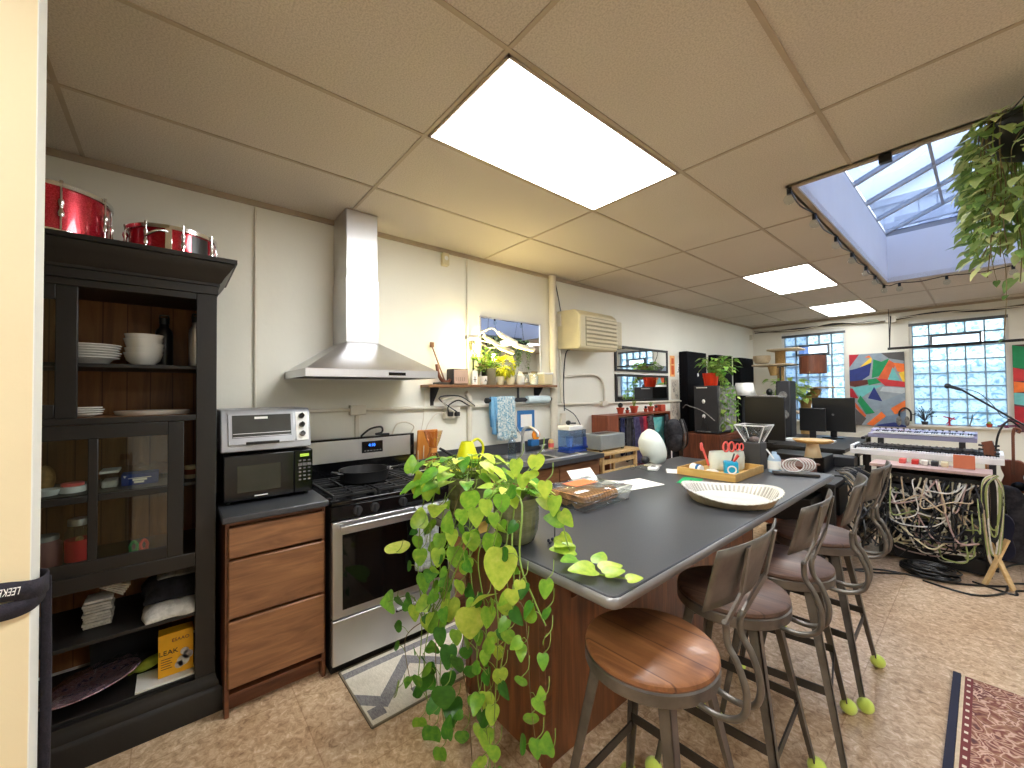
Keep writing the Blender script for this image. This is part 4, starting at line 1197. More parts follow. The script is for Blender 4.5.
# grow light with three heads
M['bulb_warm'] = emit('bulb_warm', (255, 220, 110), 9)
t = thing('grow_light', 'clip-on grow light with gooseneck arms and white tube heads over the shelf', 'lamp', (-2.84, 1.98, SZ))
build('clamp', MB().box(-2.87, -2.84, 1.965, 1.995, SZ + .3, SZ + .42).cyl((-2.855, 1.98, SZ), (-2.855, 1.98, SZ + .3), .006, n=8), 'black_plastic', parent=t, bevel=.003)
def head(p, q, arm, e=None):
    p = V(p); q = V(q)
    build('gooseneck', MB().tube(arm, .006, 8, 6), 'conduit', parent=t)
    h = build('lamp_head', MB().cyl(p, q, .02, n=16), 'conduit', parent=t, bevel=.003)
    if e:
        d = (q - p).normalized(); n = V(e).normalized()
        s_ = d.cross(n)
        b = MB().bar(p + d * .02 + n * .0175, q - d * .02 + n * .0175, .02, .01, up=n)
        build('led_strip', b, 'bulb_warm', parent=h)
head((-2.78, 2.20, SZ + .46), (-2.76, 2.40, SZ + .38), [(-2.85, 1.98, SZ + .41), (-2.83, 2.08, SZ + .47), (-2.81, 2.16, SZ + .5), (-2.79, 2.2, SZ + .46)], (0, 0, -1))
head((-2.78, 2.37, SZ + .37), (-2.74, 2.60, SZ + .33), [(-2.85, 1.99, SZ + .39), (-2.83, 2.1, SZ + .38), (-2.8, 2.25, SZ + .35), (-2.78, 2.37, SZ + .37)], (0, 0, -1))
head((-2.80, 1.99, SZ + .41), (-2.77, 1.85, SZ + .39), [(-2.85, 1.98, SZ + .4), (-2.82, 2.0, SZ + .43), (-2.80, 1.99, SZ + .41)], (-.5, .4, -1))
L = bpy.data.lights.new('grow_bulb', 'POINT'); L.energy = 6; L.color = (1, .78, .33); L.shadow_soft_size = .03
lo = bpy.data.objects.new('grow_bulb', L); COL.objects.link(lo); lo.location = (-2.80, 1.985, SZ + .33)
L = bpy.data.lights.new('grow_bulb', 'POINT'); L.energy = 2; L.color = (1, .82, .40); L.shadow_soft_size = .03
lo = bpy.data.objects.new('grow_bulb', L); COL.objects.link(lo); lo.location = (-2.76, 2.33, SZ + .27)

# AC unit
ac = thing('air_conditioner', 'cream window-style air conditioner mounted high on the wall', 'air conditioner', (-2.75, 3.32, 1.93))
AY0, AY1 = 3.085, 3.72
b = MB().prism([(-2.898, 1.95), (-2.62, 1.93), (-2.60, 1.945), (-2.60, 2.28), (-2.66, 2.335), (-2.898, 2.345)], 'y', AY0, AY1)
build('case', b, 'cream_plastic', parent=ac, bevel=.008)
build('grille_recess', MB().box(-2.60, -2.597, AY0 + .1, AY1 - .012, 1.965, 2.26), 'cream_dark', parent=ac)
b = MB()
for k in range(7): b.box(-2.598, -2.588, AY0 + .1, AY1 - .012, 1.968 + k * .043, 1.992 + k * .043)
for k in range(40): b.box(-2.5975, -2.594, AY0 + .105 + k * .0154, AY0 + .109 + k * .0154, 1.965, 2.26)
build('louvres', b, 'cream_plastic', parent=ac)
build('control_door', MB().box(-2.60, -2.592, AY0 + .008, AY0 + .092, 1.955, 2.27), 'cream_plastic', parent=ac, bevel=.003)

# tiled notice with blue frame (code left out), orange wooden sun
t = thing('blue_frame_sign', 'square blue frame round a blank white card above the faucet', 'sign', (WX, 2.62, 1.14))
b = MB(); y0, y1, z0, z1 = 2.51, 2.735, 1.125, 1.325
b.box(WX, WX + .012, y0, y1, z0, z1)
build('frame', b, 'blue_frame', parent=t, bevel=.01)
build('card', MB().box(WX + .012, WX + .0135, y0 + .04, y1 - .04, z0 + .04, z1 - .04), 'paper', parent=t)
b = MB().cyl((-2.8, 2.66, 1.09), (-2.79, 2.66, 1.09), .05, n=32)
t = thing('orange_scrubber', 'round orange scrubber propped behind the faucet', 'scrubber', (-2.8, 2.66, .99))
build('disc', b, 'orange', parent=t, bevel=.003)
build('holder', MB().box(-2.83, -2.77, 2.58, 2.68, .99, 1.05), 'blue_frame', parent=t, bevel=.006)

# ------------------------------------------------------------------ sink run
sc = thing('sink_cabinet', 'oak cabinet under the sink counter, right of the range', 'cabinet', (-2.6, 2.2, 0))
SY0, SY1 = 1.415, 3.02
build('body', MB().box(-2.88, -2.33, SY0, SY1, .1, .74).box(-2.35, -2.33, SY0, SY1, .74, .893).box(-2.88, -2.35, SY0, SY0 + .02, .74, .893).box(-2.88, -2.35, SY1 - .02, SY1, .74, .893).box(-2.88, -2.38, SY0, SY1, 0, .1), 'oak_dark', parent=sc, bevel=.003)
for k, (ya, yb) in enumerate(((1.43, 1.93), (1.945, 2.46), (2.475, 3.0))):
    build('false_drawer', MB().box(-2.33, -2.312, ya, yb, .745, .875), 'oak', parent=sc, bevel=.005)
    build('door', MB().box(-2.33, -2.312, ya, yb, .13, .73), 'oak', parent=sc, bevel=.005)
wt = thing('worktop', 'long black worktop around the stainless sink', 'worktop', (-2.58, 2.2, .895))
b = MB()
KX0, KX1, KY0, KY1 = -2.78, -2.37, 2.2, 2.86
b.box(-2.885, KX0, SY0, SY1, .895, .934).box(KX1, -2.27, SY0, SY1, .895, .934).box(KX0, KX1, SY0, KY0, .895, .934).box(KX0, KX1, KY1, SY1, .895, .934)
build('slab', b, 'counter', parent=wt)
build('backsplash', MB().box(-2.885, -2.865, SY0, SY1 - .1, .934, 1.03), 'counter', parent=wt, bevel=.002)
sk_ = thing('kitchen_sink', 'stainless double bowl sink set in the black worktop', 'sink', (-2.58, 2.53, .75))
b = MB()
b.box(KX0 - .02, KX0 + .06, KY0 - .02, KY1 + .02, .934, .94).box(KX1 - .02, KX1 + .02, KY0 - .02, KY1 + .02, .934, .94)
b.box(KX0, KX1, KY0 - .02, KY0 + .02, .934, .94).box(KX0, KX1, KY1 - .02, KY1 + .02, .934, .94)
b.box(KX0 + .05, KX1 - .02, 2.515, 2.545, .92, .94)
build('rim', b, 'steel', parent=sk_, bevel=.003)
for ya, yb in ((KY0 + .012, 2.52), (2.54, KY1 - .012)):
    b = MB(); z = .76
    b.box(KX0 + .055, KX1 - .012, ya, yb, z, z + .004).box(KX0 + .055, KX0 + .06, ya, yb, z, .935).box(KX1 - .017, KX1 - .012, ya, yb, z, .935).box(KX0 + .055, KX1 - .012, ya, ya + .005, z, .935).box(KX0 + .055, KX1 - .012, yb - .005, yb, z, .935)
    build('basin', b, 'steel', parent=sk_)
    build('drain', MB().cyl((-2.57, (ya + yb) / 2, .764), (-2.57, (ya + yb) / 2, .767), .04, n=20), 'chrome', parent=sk_)
t = thing('faucet', 'brushed metal single lever faucet arching over the sink', 'faucet', (-2.75, 2.45, .94))
b = MB().cyl((-2.75, 2.45, .94), (-2.75, 2.45, 1.06), .022, .018, n=16)
b.tube([(-2.75, 2.45, 1.05), (-2.75, 2.45, 1.13), (-2.72, 2.45, 1.17), (-2.66, 2.47, 1.18), (-2.60, 2.49, 1.14), (-2.59, 2.49, 1.10)], .014, 12, 6)
build('spout', b, 'steel', parent=t)
build('lever', MB().bar((-2.75, 2.44, 1.10), (-2.76, 2.38, 1.19), .016, .008), 'steel', parent=t, bevel=.003)
t = thing('side_sprayer', 'stubby metal side sprayer at the back of the sink', 'sprayer', (-2.755, 2.7, .94))
build('base', MB().lathe([(0, 0), (.024, 0), (.02, .01), (.012, .02), (.012, .045), (0, .045)], (-2.755, 2.7, .94), 16), 'steel', parent=t)
build('lever', MB().bar((-2.755, 2.67, .99), (-2.755, 2.755, .995), .012, .012), 'steel', parent=t, bevel=.003)
def pump(name, label, x, y, h, r, body, capm, z=.9345, pump_=True):
    t = thing(name, label, 'bottle', (x, y, z))
    build('bottle', MB().lathe([(0, 0), (r * .95, 0), (r, .006), (r, h * .6), (r * .8, h * .7), (r * .35, h * .76), (r * .35, h * .8), (0, h * .8)], (x, y, z), 24), body, parent=t)
    b = MB().cyl((x, y, z + h * .8), (x, y, z + h * .86), r * .4, n=14)
    if pump_: b.cyl((x, y, z + h * .86), (x, y, z + h * .97), r * .12, n=8).bar((x - .005, y, z + h * .98), (x + .035, y, z + h * .97), .012, .01)
    build('pump', b, capm, parent=t)
    return t
pump('soap_bottle', 'clear blue soap pump bottle beside the faucet', -2.5, 2.11, .25, .034, 'blue_clear', 'clear_plastic')
t = pump('dish_soap', 'small orange labelled soap bottle at the back of the sink', -2.80, 2.87, .13, .028, mat('soap_amber', (226, 196, 130), .3), 'white_plastic', .9345, False)
build('paper_label', MB().lathe([(.0285, .02), (.0285, .06)], (-2.80, 2.87, .9345), 20), 'coral', parent=t)
# water filter tank
wf = thing('water_filter_tank', 'clear blue countertop water filter tank with a white lid', 'water filter', (-2.66, 3.0 - .12, .934))
FX0, FX1, FY0, FY1 = -2.62, -2.48, 2.78, 3.02
b = MB(); z0, z1 = .95, 1.14
b.box(FX0, FX1, FY0, FY1, z0, z0 + .004).box(FX0, FX0 + .003, FY0, FY1, z0, z1).box(FX1 - .003, FX1, FY0, FY1, z0, z1).box(FX0, FX1, FY0, FY0 + .003, z0, z1).box(FX0, FX1, FY1 - .003, FY1, z0, z1)
build('tank', b, 'blue_clear', parent=wf, bevel=.001)
build('lid', MB().box(FX0 - .004, FX1 + .004, FY0 - .004, FY1 - .05, z1, z1 + .045), 'white_plastic', parent=wf, bevel=.008)
build('hopper', MB().box(FX0 + .008, FX1 - .008, FY0 + .008, FY1 - .01, z1 - .07, z1 - .002), 'clear_plastic', parent=wf, bevel=.004)
build('filter_cartridge', MB().lathe([(0, 0), (.02, 0), (.026, .05), (.032, .055), (.034, .12), (0, .12)], (-2.55, 2.86, z0 + .01), 20), mat('filter_blue', (190, 208, 236), .4), parent=wf)
build('water', MB().box(FX0 + .004, FX1 - .004, FY0 + .004, FY1 - .004, z0 + .005, z0 + .035), mat('water_blue', (70, 110, 190), .1, bmp=0), parent=wf)
build('tap', MB().bar((FX1 + .01, FY1 - .03, z0 + .03), (FX1 + .01, FY1 - .03, z0 + .12), .03, .02).bar((FX1, FY1 - .03, z0 + .03), (FX1 + .04, FY1 - .03, z0 + .03), .02, .02), 'blue_box', parent=wf, bevel=.004)
build('base', MB().box(FX0 - .005, FX1 + .01, FY0 - .005, FY1 + .002, .9345, .95), 'blue_box', parent=wf, bevel=.003)
# carafe with wooden collar, boards behind
t = thing('coffee_carafe', 'hourglass glass carafe with a wooden collar right of the range', 'carafe', (-2.68, 1.5, .934))
cx, cy = -2.68, 1.49
build('glass_body', MB().lathe([(0, .003), (.06, 0), (.07, .02), (.055, .08), (.026, .135), (.024, .15), (.05, .21), (.072, .285), (.069, .285), (.047, .21), (.021, .15), (.023, .135), (.052, .08), (.066, .02), (0, .006)], (cx, cy, .935), 32), 'glass_amber', parent=t)
build('wood_collar', MB().lathe([(.027, .125), (.031, .125), (.029, .142), (.032, .16), (.028, .16)], (cx, cy, .935), 24), 'tan_wood', parent=t)
solo('cutting_board', 'reddish wooden board leaning on the wall behind the carafe', 'board', MB().obox((-2.82, 1.51, 1.08), .018, .17, .28, rotm('Y', 8)), 'tan_wood', bevel=.006)
t = thing('watering_can', 'bright yellow plastic watering can on the worktop', 'watering can', (-2.62, 1.77, .934))
cx, cy = -2.6, 1.74; z = .9345
build('body', MB().lathe([(0, 0), (.085, 0), (.09, .01), (.082, .08), (.06, .15), (.045, .19), (.04, .19), (.055, .15), (.076, .08), (0, .008)], (cx, cy, z), 28), 'yellow_plastic', parent=t)
build('handle', MB().tube([(cx, cy + .04, z + .18), (cx, cy + .1, z + .2), (cx, cy + .15, z + .15), (cx, cy + .14, z + .07), (cx, cy + .085, z + .03)], .01, 10, 6), 'yellow_plastic', parent=t)
build('spout', MB().tube([(cx, cy - .08, z + .04), (cx, cy - .14, z + .1), (cx, cy - .24, z + .16)], .014, 10, 5, r2=.009), 'dark_gray', parent=t)
solo('yellow_sponge_cloth', 'flat yellow cleaning cloth on the worktop left of the watering can', 'cloth', MB().box(-2.5, -2.38, 1.45, 1.58, .9345, .95), mat('yellow_cloth', (224, 208, 40), .9), bevel=.006)
# wooden folding stand past the counter, toaster box on it
t = thing('folding_stool', 'pale wooden slatted stool standing past the end of the sink counter', 'stool', (-2.5, 3.4, 0))
b = MB()
build('seat', MB().box(-2.72, -2.36, 3.12, 3.78, .90 - .02, .905), 'pale_wood', parent=t, bevel=.003)
for z in (.79, .68): build('slat', MB().box(-2.42, -2.395, 3.14, 3.74, z, z + .045), 'pale_wood', parent=t, bevel=.002)
for x in (-2.68, -2.4):
    for y in (3.16, 3.72): build('leg', MB().bar((x, y, 0), (x, y, .88), .03, .03), 'pale_wood', parent=t, bevel=.002)
t = thing('grey_toaster', 'grey metal toaster box on the wooden slatted stool', 'toaster', (-2.55, 3.4, .905))
build('case', MB().box(-2.68, -2.44, 3.2, 3.6, .92, 1.07), mat('toaster_gray', (150, 156, 156), .4, .3), parent=t, bevel=.01)
for x in (-2.66, -2.46):
    for y in (3.22, 3.58): build('foot', MB().box(x - .012, x + .012, y - .012, y + .012, .906, .921), 'black_plastic', parent=t)
build('slot', MB().box(-2.61, -2.52, 3.26, 3.54, 1.07, 1.0715), 'black_plastic', parent=t)
t = thing('camera_gadget', 'small black gadget lying on top of the water filter tank', 'gadget', (-2.56, 2.85, 1.19))
build('body', MB().sphere((-2.56, 2.86, 1.208), .022, 14, (1, 1.3, 1)), 'black_plastic', parent=t)
build('tail', MB().tube([(-2.56, 2.87, 1.20), (-2.56, 2.91, 1.2), (-2.55, 2.955, 1.198)], .008, 8, 4), 'black_plastic', parent=t)

# floor mat and rug
def geo_mat():
    m, nt, b = newmat('geometric_mat')
    tc = nt.nodes.new('ShaderNodeTexCoord')
    sp = nt.nodes.new('ShaderNodeSeparateXYZ'); nt.links.new(tc.outputs['Object'], sp.inputs[0])
    def mth(op, a, c):
        n = nt.nodes.new('ShaderNodeMath'); n.operation = op
        for i, q in enumerate((a, c)):
            if isinstance(q, (int, float)): n.inputs[i].default_value = q
            elif q is not None: nt.links.new(q, n.inputs[i])
        return n.outputs[0]
    Xs, Ys = sp.outputs['X'], sp.outputs['Y']
    s1 = mth('PINGPONG', Ys, .22)                      # zigzag
    d1 = mth('SUBTRACT', mth('MULTIPLY', s1, 1.0), mth('ADD', Xs, .05))
    tri = mth('MULTIPLY', mth('GREATER_THAN', d1, .0), mth('LESS_THAN', d1, .09))
    band = mth('MULTIPLY', mth('LESS_THAN', Xs, -.15), mth('GREATER_THAN', Xs, -.2))
    sq = mth('MULTIPLY', mth('MULTIPLY', mth('GREATER_THAN', Xs, .13), mth('LESS_THAN', Xs, .2)), mth('LESS_THAN', mth('PINGPONG', mth('ADD', Ys, .05), .11), .035))
    k = mth('MINIMUM', mth('ADD', mth('ADD', tri, band), sq), 1)
    n1 = noise(nt, coords(nt, (1, 6, 1)), 60, 3)
    ca = ramp(nt, n1, [(.3, lin((196, 188, 170))), (.7, lin((226, 218, 202)))])
    cb = ramp(nt, n1, [(.3, lin((96, 94, 98))), (.7, lin((150, 146, 144)))])
    mx = nt.nodes.new('ShaderNodeMix'); mx.data_type = 'RGBA'
    nt.links.new(k, mx.inputs['Factor']); nt.links.new(ca, mx.inputs['A']); nt.links.new(cb, mx.inputs['B'])
    nt.links.new(mx.outputs['Result'], b.inputs['Base Color']); b.inputs['Roughness'].default_value = .9
    return m
t = thing('floor_mat', 'grey and cream geometric mat on the floor in front of the range', 'mat', (-2.045, 1.45, 0))
build('mat', MB().box(-2.275, -1.815, .695, 2.2, .001, .009), geo_mat(), parent=t, bevel=.002)
b = MB()
for p, q in (((-2.28, .69), (-1.81, .69)), ((-2.28, 2.205), (-1.81, 2.205)), ((-2.28, .69), (-2.28, 2.205)), ((-1.81, .69), (-1.81, 2.205))): b.bar((p[0], p[1], .005), (q[0], q[1], .005), .008, .009)
build('bound_edge', b, 'cream_dark', parent=t)
def persian():
    m, nt, b = newmat('persian_field')
    v = nt.nodes.new('ShaderNodeTexVoronoi'); v.feature = 'DISTANCE_TO_EDGE'; v.inputs['Scale'].default_value = 17
    nv = nt.nodes.new('ShaderNodeTexNoise'); nv.inputs['Scale'].default_value = 7; nv.inputs['Detail'].default_value = 3
    co_ = coords(nt); nt.links.new(co_, nv.inputs['Vector'])
    mx0 = nt.nodes.new('ShaderNodeMix'); mx0.data_type = 'RGBA'; mx0.inputs['Factor'].default_value = .22
    nt.links.new(co_, mx0.inputs['A']); nt.links.new(nv.outputs['Color'], mx0.inputs['B'])
    nt.links.new(mx0.outputs['Result'], v.inputs['Vector'])
    w = nt.nodes.new('ShaderNodeTexVoronoi'); w.inputs['Scale'].default_value = 17; nt.links.new(mx0.outputs['Result'], w.inputs['Vector'])
    c1 = ramp(nt, w.outputs['Distance'], [(.0, lin((56, 40, 44))), (.2, lin((112, 66, 58))), (.34, lin((186, 146, 122))), (.42, lin((110, 56, 50))), (.6, lin((150, 110, 84))), (.8, lin((96, 48, 46)))])
    mx = nt.nodes.new('ShaderNodeMix'); mx.data_type = 'RGBA'
    r = ramp(nt, v.outputs['Distance'], [(.02, (1, 1, 1, 1)), (.06, (0, 0, 0, 1))])
    nt.links.new(r, mx.inputs['Factor']); nt.links.new(c1, mx.inputs['A']); mx.inputs['B'].default_value = lin((196, 160, 140))
    nt.links.new(mx.outputs['Result'], b.inputs['Base Color']); b.inputs['Roughness'].default_value = .95
    return m
RG0, RG1, RGY0, RGY1 = -.145, 1.4, 1.2, 3.14
M['g_rug'] = mat('rug_red', (112, 52, 50), .95)
t = thing('persian_rug', 'dark red patterned persian rug on the floor right of the stools', 'rug', ((RG0 + RG1) / 2, (RGY0 + RGY1) / 2, 0))
build('field', MB().box(RG0 + .0705, RG1 - .0705, RGY0 + .02, RGY1 - .012, .001, .012), persian(), parent=t)
b = MB().box(RG0, RG0 + .026, RGY0, RGY1, .001, .012).box(RG1 - .026, RG1, RGY0, RGY1, .001, .012)
for xa in (RG0, RG1 - .026): build('navy_edge', MB().box(xa, xa + .028, RGY0, RGY1, .001, .012), 'navy', parent=t)
b = MB().box(RG0 + .03, RG0 + .042, RGY0, RGY1, .001, .0118).box(RG1 - .042, RG1 - .026, RGY0, RGY1, .001, .0118).box(RG0, RG1, RGY1 - .012, RGY1, .0, .011).box(RG0, RG1, RGY0, RGY0 + .012, .0, .011)
build('cream_border', b, 'carpet_beige', parent=t)
b = MB().box(RG0 + .042, RG0 + .07, RGY0, RGY1 - .012, .001, .0119).box(RG1 - .07, RG1 - .042, RGY0, RGY1 - .012, .001, .0119)
dm, dnt, dbs = newmat('rug_dashes')
dtc = dnt.nodes.new('ShaderNodeTexCoord'); dsp = dnt.nodes.new('ShaderNodeSeparateXYZ'); dnt.links.new(dtc.outputs['Object'], dsp.inputs[0])
dpp = dnt.nodes.new('ShaderNodeMath'); dpp.operation = 'PINGPONG'; dpp.inputs[1].default_value = .03; dnt.links.new(dsp.outputs['Y'], dpp.inputs[0])
dnt.links.new(ramp(dnt, dpp.outputs[0], [(.0, lin((112, 52, 50))), (.02, lin((112, 52, 50))), (.021, lin((214, 196, 176)))]), dbs.inputs['Base Color']); dbs.inputs['Roughness'].default_value = .95
for xa in (RG0 + .042, RG1 - .07):
    build('red_border', MB().box(xa, xa + .028, RGY0 + .012, RGY1 - .012, .001, .0115), 'g_rug', parent=t)
    build('dashed_stripe', MB().box(xa + .008, xa + .02, RGY0 + .012, RGY1 - .012, .0115, .0122), dm, parent=t)
# ------------------------------------------------------------------ kitchen island
IX0, IX1, IY0, IY1 = -1.765, -.685, .945, 3.42
isl = thing('kitchen_island', 'large kitchen island with a reddish brown wooden body', 'island', (-1.44, 2.2, 0))
BX0, BX1, BY0, BY1 = -1.72, -1.16, 1.14, 3.34
build('body', MB().box(BX0, BX1, BY0, BY1, 0, .882), 'island_wood', parent=isl, bevel=.003)
build('corner_trim', MB().box(BX1 - .03, BX1 + .006, BY0 - .006, BY0 + .03, 0, .882), 'oak_dark', parent=isl, bevel=.003)
build('corner_trim', MB().box(BX0 - .006, BX0 + .03, BY0 - .006, BY0 + .03, 0, .882), 'oak_dark', parent=isl, bevel=.003)
for k in range(3):
    build('support_bracket', MB().prism([(BX1, .88), (BX1 + .3, .88), (BX1 + .3, .86), (BX1, .62)], 'y', 1.3 + k * .95, 1.325 + k * .95), 'oak_dark', parent=isl, bevel=.002)
wt = thing('worktop', 'large dark grey worktop of the island with a pale metal edge', 'worktop', ((IX0 + IX1) / 2, 2.2, .883))
ch = .05
poly = [(IX0, IY0), (IX1 - ch * .5, IY0), (IX1 - ch * .15, IY0 + ch * .15), (IX1, IY0 + ch * .5), (IX1, IY1), (IX0, IY1)]
build('slab', MB().prism(poly, 'z', .883, .92), 'counter', parent=wt, bevel=.004)
ed = [(IX0 - .003, IY0 - .003), (IX1 - ch * .5, IY0 - .003), (IX1 - ch * .15 + .002, IY0 + ch * .15 - .002), (IX1 + .003, IY0 + ch * .5), (IX1 + .003, IY1 + .003)]
rows = [[(x, y, .885) for x, y in ed], [(x, y, .9165) for x, y in ed]]
build('metal_edging', MB().sheet(rows), 'counter_edge', parent=wt, thick=.003)
TZ = .921
# fluted dish
t = thing('fluted_dish', 'wide white fluted shallow dish on the island near the stools', 'dish', (-.88, 2.24, TZ))
def fl(r, z, i, amp): return r
b = MB(); n = 240; cx, cy = -.88, 2.24
prof = [(0, 0, 0), (.185, 0, 0), (.19, .002, .3), (.222, .045, 1), (.236, .05, .6), (.236, .054, .6), (.22, .051, 1), (.186, .008, .3), (.18, .006, 0), (0, .006, 0)]
vs = []
for r, z, a in prof:
    for i in range(n):
        th = 2 * pi * i / n
        rr = r + a * .0045 * cos(th * 48)
        z2 = z + (.016 * (z / .05) * (cos(2 * (th - .55)) + .2))
        vs.append((cx + rr * cos(th) * 1.0, cy + rr * sin(th), TZ + z2))
for k in range(len(prof) - 1):
    b.mi = 1 if k < 4 else 0
    b.f += [(k * n + i, k * n + (i + 1) % n, (k + 1) * n + (i + 1) % n, (k + 1) * n + i) for i in range(n)]; b.m += [b.mi] * n
b.v += vs; b.t += [0] * len(vs)
build('dish', b, ['white_ceramic', mat('dish_tan', (214, 190, 150), .5)], parent=t, recalc=False)
b = MB()
for i in range(56):
    th = 2 * pi * i / 56 + pi / 60; lift = .016 * (cos(2 * (th - .55)) + .2)
    b.bar((cx + .184 * cos(th), cy + .184 * sin(th), TZ + .0095), (cx + .215 * cos(th), cy + .215 * sin(th), TZ + .046 + lift), .010, .003)
build('flute_shading', b, mat('flute_shade', (176, 172, 160), .5), parent=t)  # grey bars: shade of the fluted inner wall put into the colour
# cookie box
t = thing('cookie_box', 'clear plastic clamshell half full of brown cookies on the island', 'box', (-1.39, 1.68, TZ))
X0, X1, Y0, Y1 = -1.53, -1.25, 1.5, 1.87
prof = [(0, .0), (.0, .02), (.004, .05), (.01, .052)]
def tray_mb(x0, x1, y0, y1, z0, z1, flare=.008, th=.0012, bottom=True):
    b = MB()
    for s0, s1 in (((x0, y0), (x1, y0)), ((x1, y0), (x1, y1)), ((x1, y1), (x0, y1)), ((x0, y1), (x0, y0))):
        cxx, cyy = (x0 + x1) / 2, (y0 + y1) / 2
        e0 = (s0[0] + math.copysign(flare, s0[0] - cxx), s0[1] + math.copysign(flare, s0[1] - cyy)); e1 = (s1[0] + math.copysign(flare, s1[0] - cxx), s1[1] + math.copysign(flare, s1[1] - cyy))
        b.add([(s0[0], s0[1], z0), (s1[0], s1[1], z0), (e1[0], e1[1], z1), (e0[0], e0[1], z1)], [(0, 1, 2, 3)])
    if bottom: b.add([(x0, y0, z0), (x1, y0, z0), (x1, y1, z0), (x0, y1, z0)], [(0, 1, 2, 3)])
    return b
build('tray', tray_mb(X0, X1, Y0, Y1, TZ + .001, TZ + .045), 'clear_plastic', parent=t, thick=.001)
b = tray_mb(X0 - .008, X1 + .008, Y0 - .008, Y1 + .008, TZ + .046, TZ + .078, -.008, bottom=False)
b.sheet([[(X0, Y0, TZ + .078), (X1, Y0, TZ + .078)], [(X0, Y1, TZ + .078), (X1, Y1, TZ + .078)]])
build('lid', b, 'clear_plastic', parent=t, thick=.001)
b = MB().tube([(X0 - .01, Y0 - .01, TZ + .046), (X1 + .01, Y0 - .01, TZ + .046), (X1 + .01, Y1 + .01, TZ + .046), (X0 - .01, Y1 + .01, TZ + .046), (X0 - .01, Y0 - .01, TZ + .046)], .003, 6)
build('rim', b, 'clear_plastic', parent=t)
M['label_orange'] = mat('label_orange', (232, 120, 70), .5)
build('paper_label', MB().box(X0 + .03, X0 + .13, Y0 + .12, Y0 + .3, TZ + .0795, TZ + .0802), 'label_orange', parent=t)
cb = None; k_ = 0
for row, (xc, zc) in enumerate(((-1.47, .03), (-1.395, .03), (-1.315, .03))):
    for k in range(14 if row == 2 else 11):
        y = 1.52 + k * .0225
        if cb is None:
            b = MB().lathe([(0, -.010), (.03, -.010), (.036, -.006), (.036, .005), (.028, .010), (0, .0105)], (0, 0, 0), 20, axis=(.12, 1, .25))
            cb = solo('cookie', 'brown cookie standing on edge in a row inside the clear box', 'cookie', b, 'cookie', group='cookies in the clear box', org=V((0, 0, 0)))
            o = cb
        else: o = copy_tree(cb)
        o.location = (xc, y, TZ + .0395)
# papers
t = solo('envelope', 'white folded card with orange print propped behind the cookie box', 'card', MB().obox((-1.66, 1.99, TZ + .04), .002, .2, .12, rotm('Z', -8) @ rotm('Y', -48)), 'paper')
for lab, c, rz, w_, h_, z in (('white paper sheet lying behind the cookie box', (-1.47, 2.07), 20, .21, .28, .0006), ('white paper sheet angled toward the middle of the island', (-1.42, 2.2), -12, .21, .28, .0016)):
    solo('paper_sheet', lab, 'paper', MB().obox((c[0], c[1], TZ + z + .0005), w_, h_, .0008, rotm('Z', rz)), 'paper')
t = thing('green_card', 'bright green paper card lying near the wooden tray', 'card', (-1.2, 2.53, TZ))
build('card', MB().obox((-1.235, 2.53, TZ + .0012), .12, .2, .0012, rotm('Z', 14)), 'green_paper', parent=t)
build('printed_mark', MB().obox((-1.235, 2.53, TZ + .0022), .014, .05, .0006, rotm('Z', 14)), mat('dark_green', (10, 90, 50), .8), parent=t)
solo('paper_slip', 'small white slip poking out left of the wooden tray', 'paper', MB().obox((-1.46, 2.75, TZ + .001), .1, .16, .001, rotm('Z', 30)), 'paper')
# wooden tray with holder
tr = thing('wooden_tray', 'shallow pale wooden tray holding the scissor caddy', 'tray', (-1.2, 2.92, TZ))
X0, X1, Y0, Y1 = -1.40, -1.02, 2.68, 3.17; h = .05; th = .012
b = MB().box(X0, X1, Y0, Y0 + th, TZ, TZ + h).box(X0, X1, Y1 - th, Y1, TZ, TZ + h).box(X0, X0 + th, Y0 + th, Y1 - th, TZ, TZ + h).box(X1 - th, X1, Y0 + th, Y1 - th, TZ, TZ + h)
build('rim', b, 'bamboo', parent=tr, bevel=.001)
build('base', MB().box(X0 + th, X1 - th, Y0 + th, Y1 - th, TZ + .002, TZ + .008), 'bamboo', parent=tr)
TT = TZ + .0085
hd_ = thing('scissor_caddy', 'white oval desk caddy standing in the wooden tray', 'caddy', (-1.22, 3.05, TT))
R = rotm('Z', 50)
def rot_mb(b, R, c):
    b.v = [tuple(V(c) + R @ V(p)) for p in b.v]; return b
b = MB().lathe([(0, 0), (.105, 0), (.12, .01), (.125, .09), (.118, .13), (.112, .13), (.118, .09), (.112, .02), (0, .02)], (0, 0, 0), 48, 1, .42, power=.75)
build('caddy_body', rot_mb(b, R, (-1.215, 3.04, TT)), mat('caddy_white', (222, 228, 214), .3), parent=hd_)
b = rot_mb(MB().box(-.045, .045, -.055, -.05, .035, .05), R, (-1.215, 3.04, TT))
build('slot', b, 'dark_gray', parent=hd_)
def scissors(label, c, tilt, s):
    t = thing('scissors', label, 'scissors', (c[0], c[1], TT + .02))
    x, y = c; z = TT + .03; u = V((.65, .76, 0))
    for sgn in (-1, 1):
        cc = V((x, y, z + .13)) + u * (.018 * s * sgn + tilt * .03)
        ring = [cc + u * cos(a) * .016 * s + V((0, 0, 1)) * sin(a) * .03 * s for a in [2 * pi * k / 16 for k in range(17)]]
        build('finger_ring', MB().tube(ring, .006 * s, 8), 'coral', parent=t)
    build('blades', MB().bar((x, y, z - .02), V((x, y, z + .11)) + u * tilt * .03, .018, .004, .024, .005, up=(.76, -.65, 0)), 'steel', parent=t)
scissors('coral handled scissors sticking up in the middle of the caddy', (-1.21, 3.07), 0, 1.15)
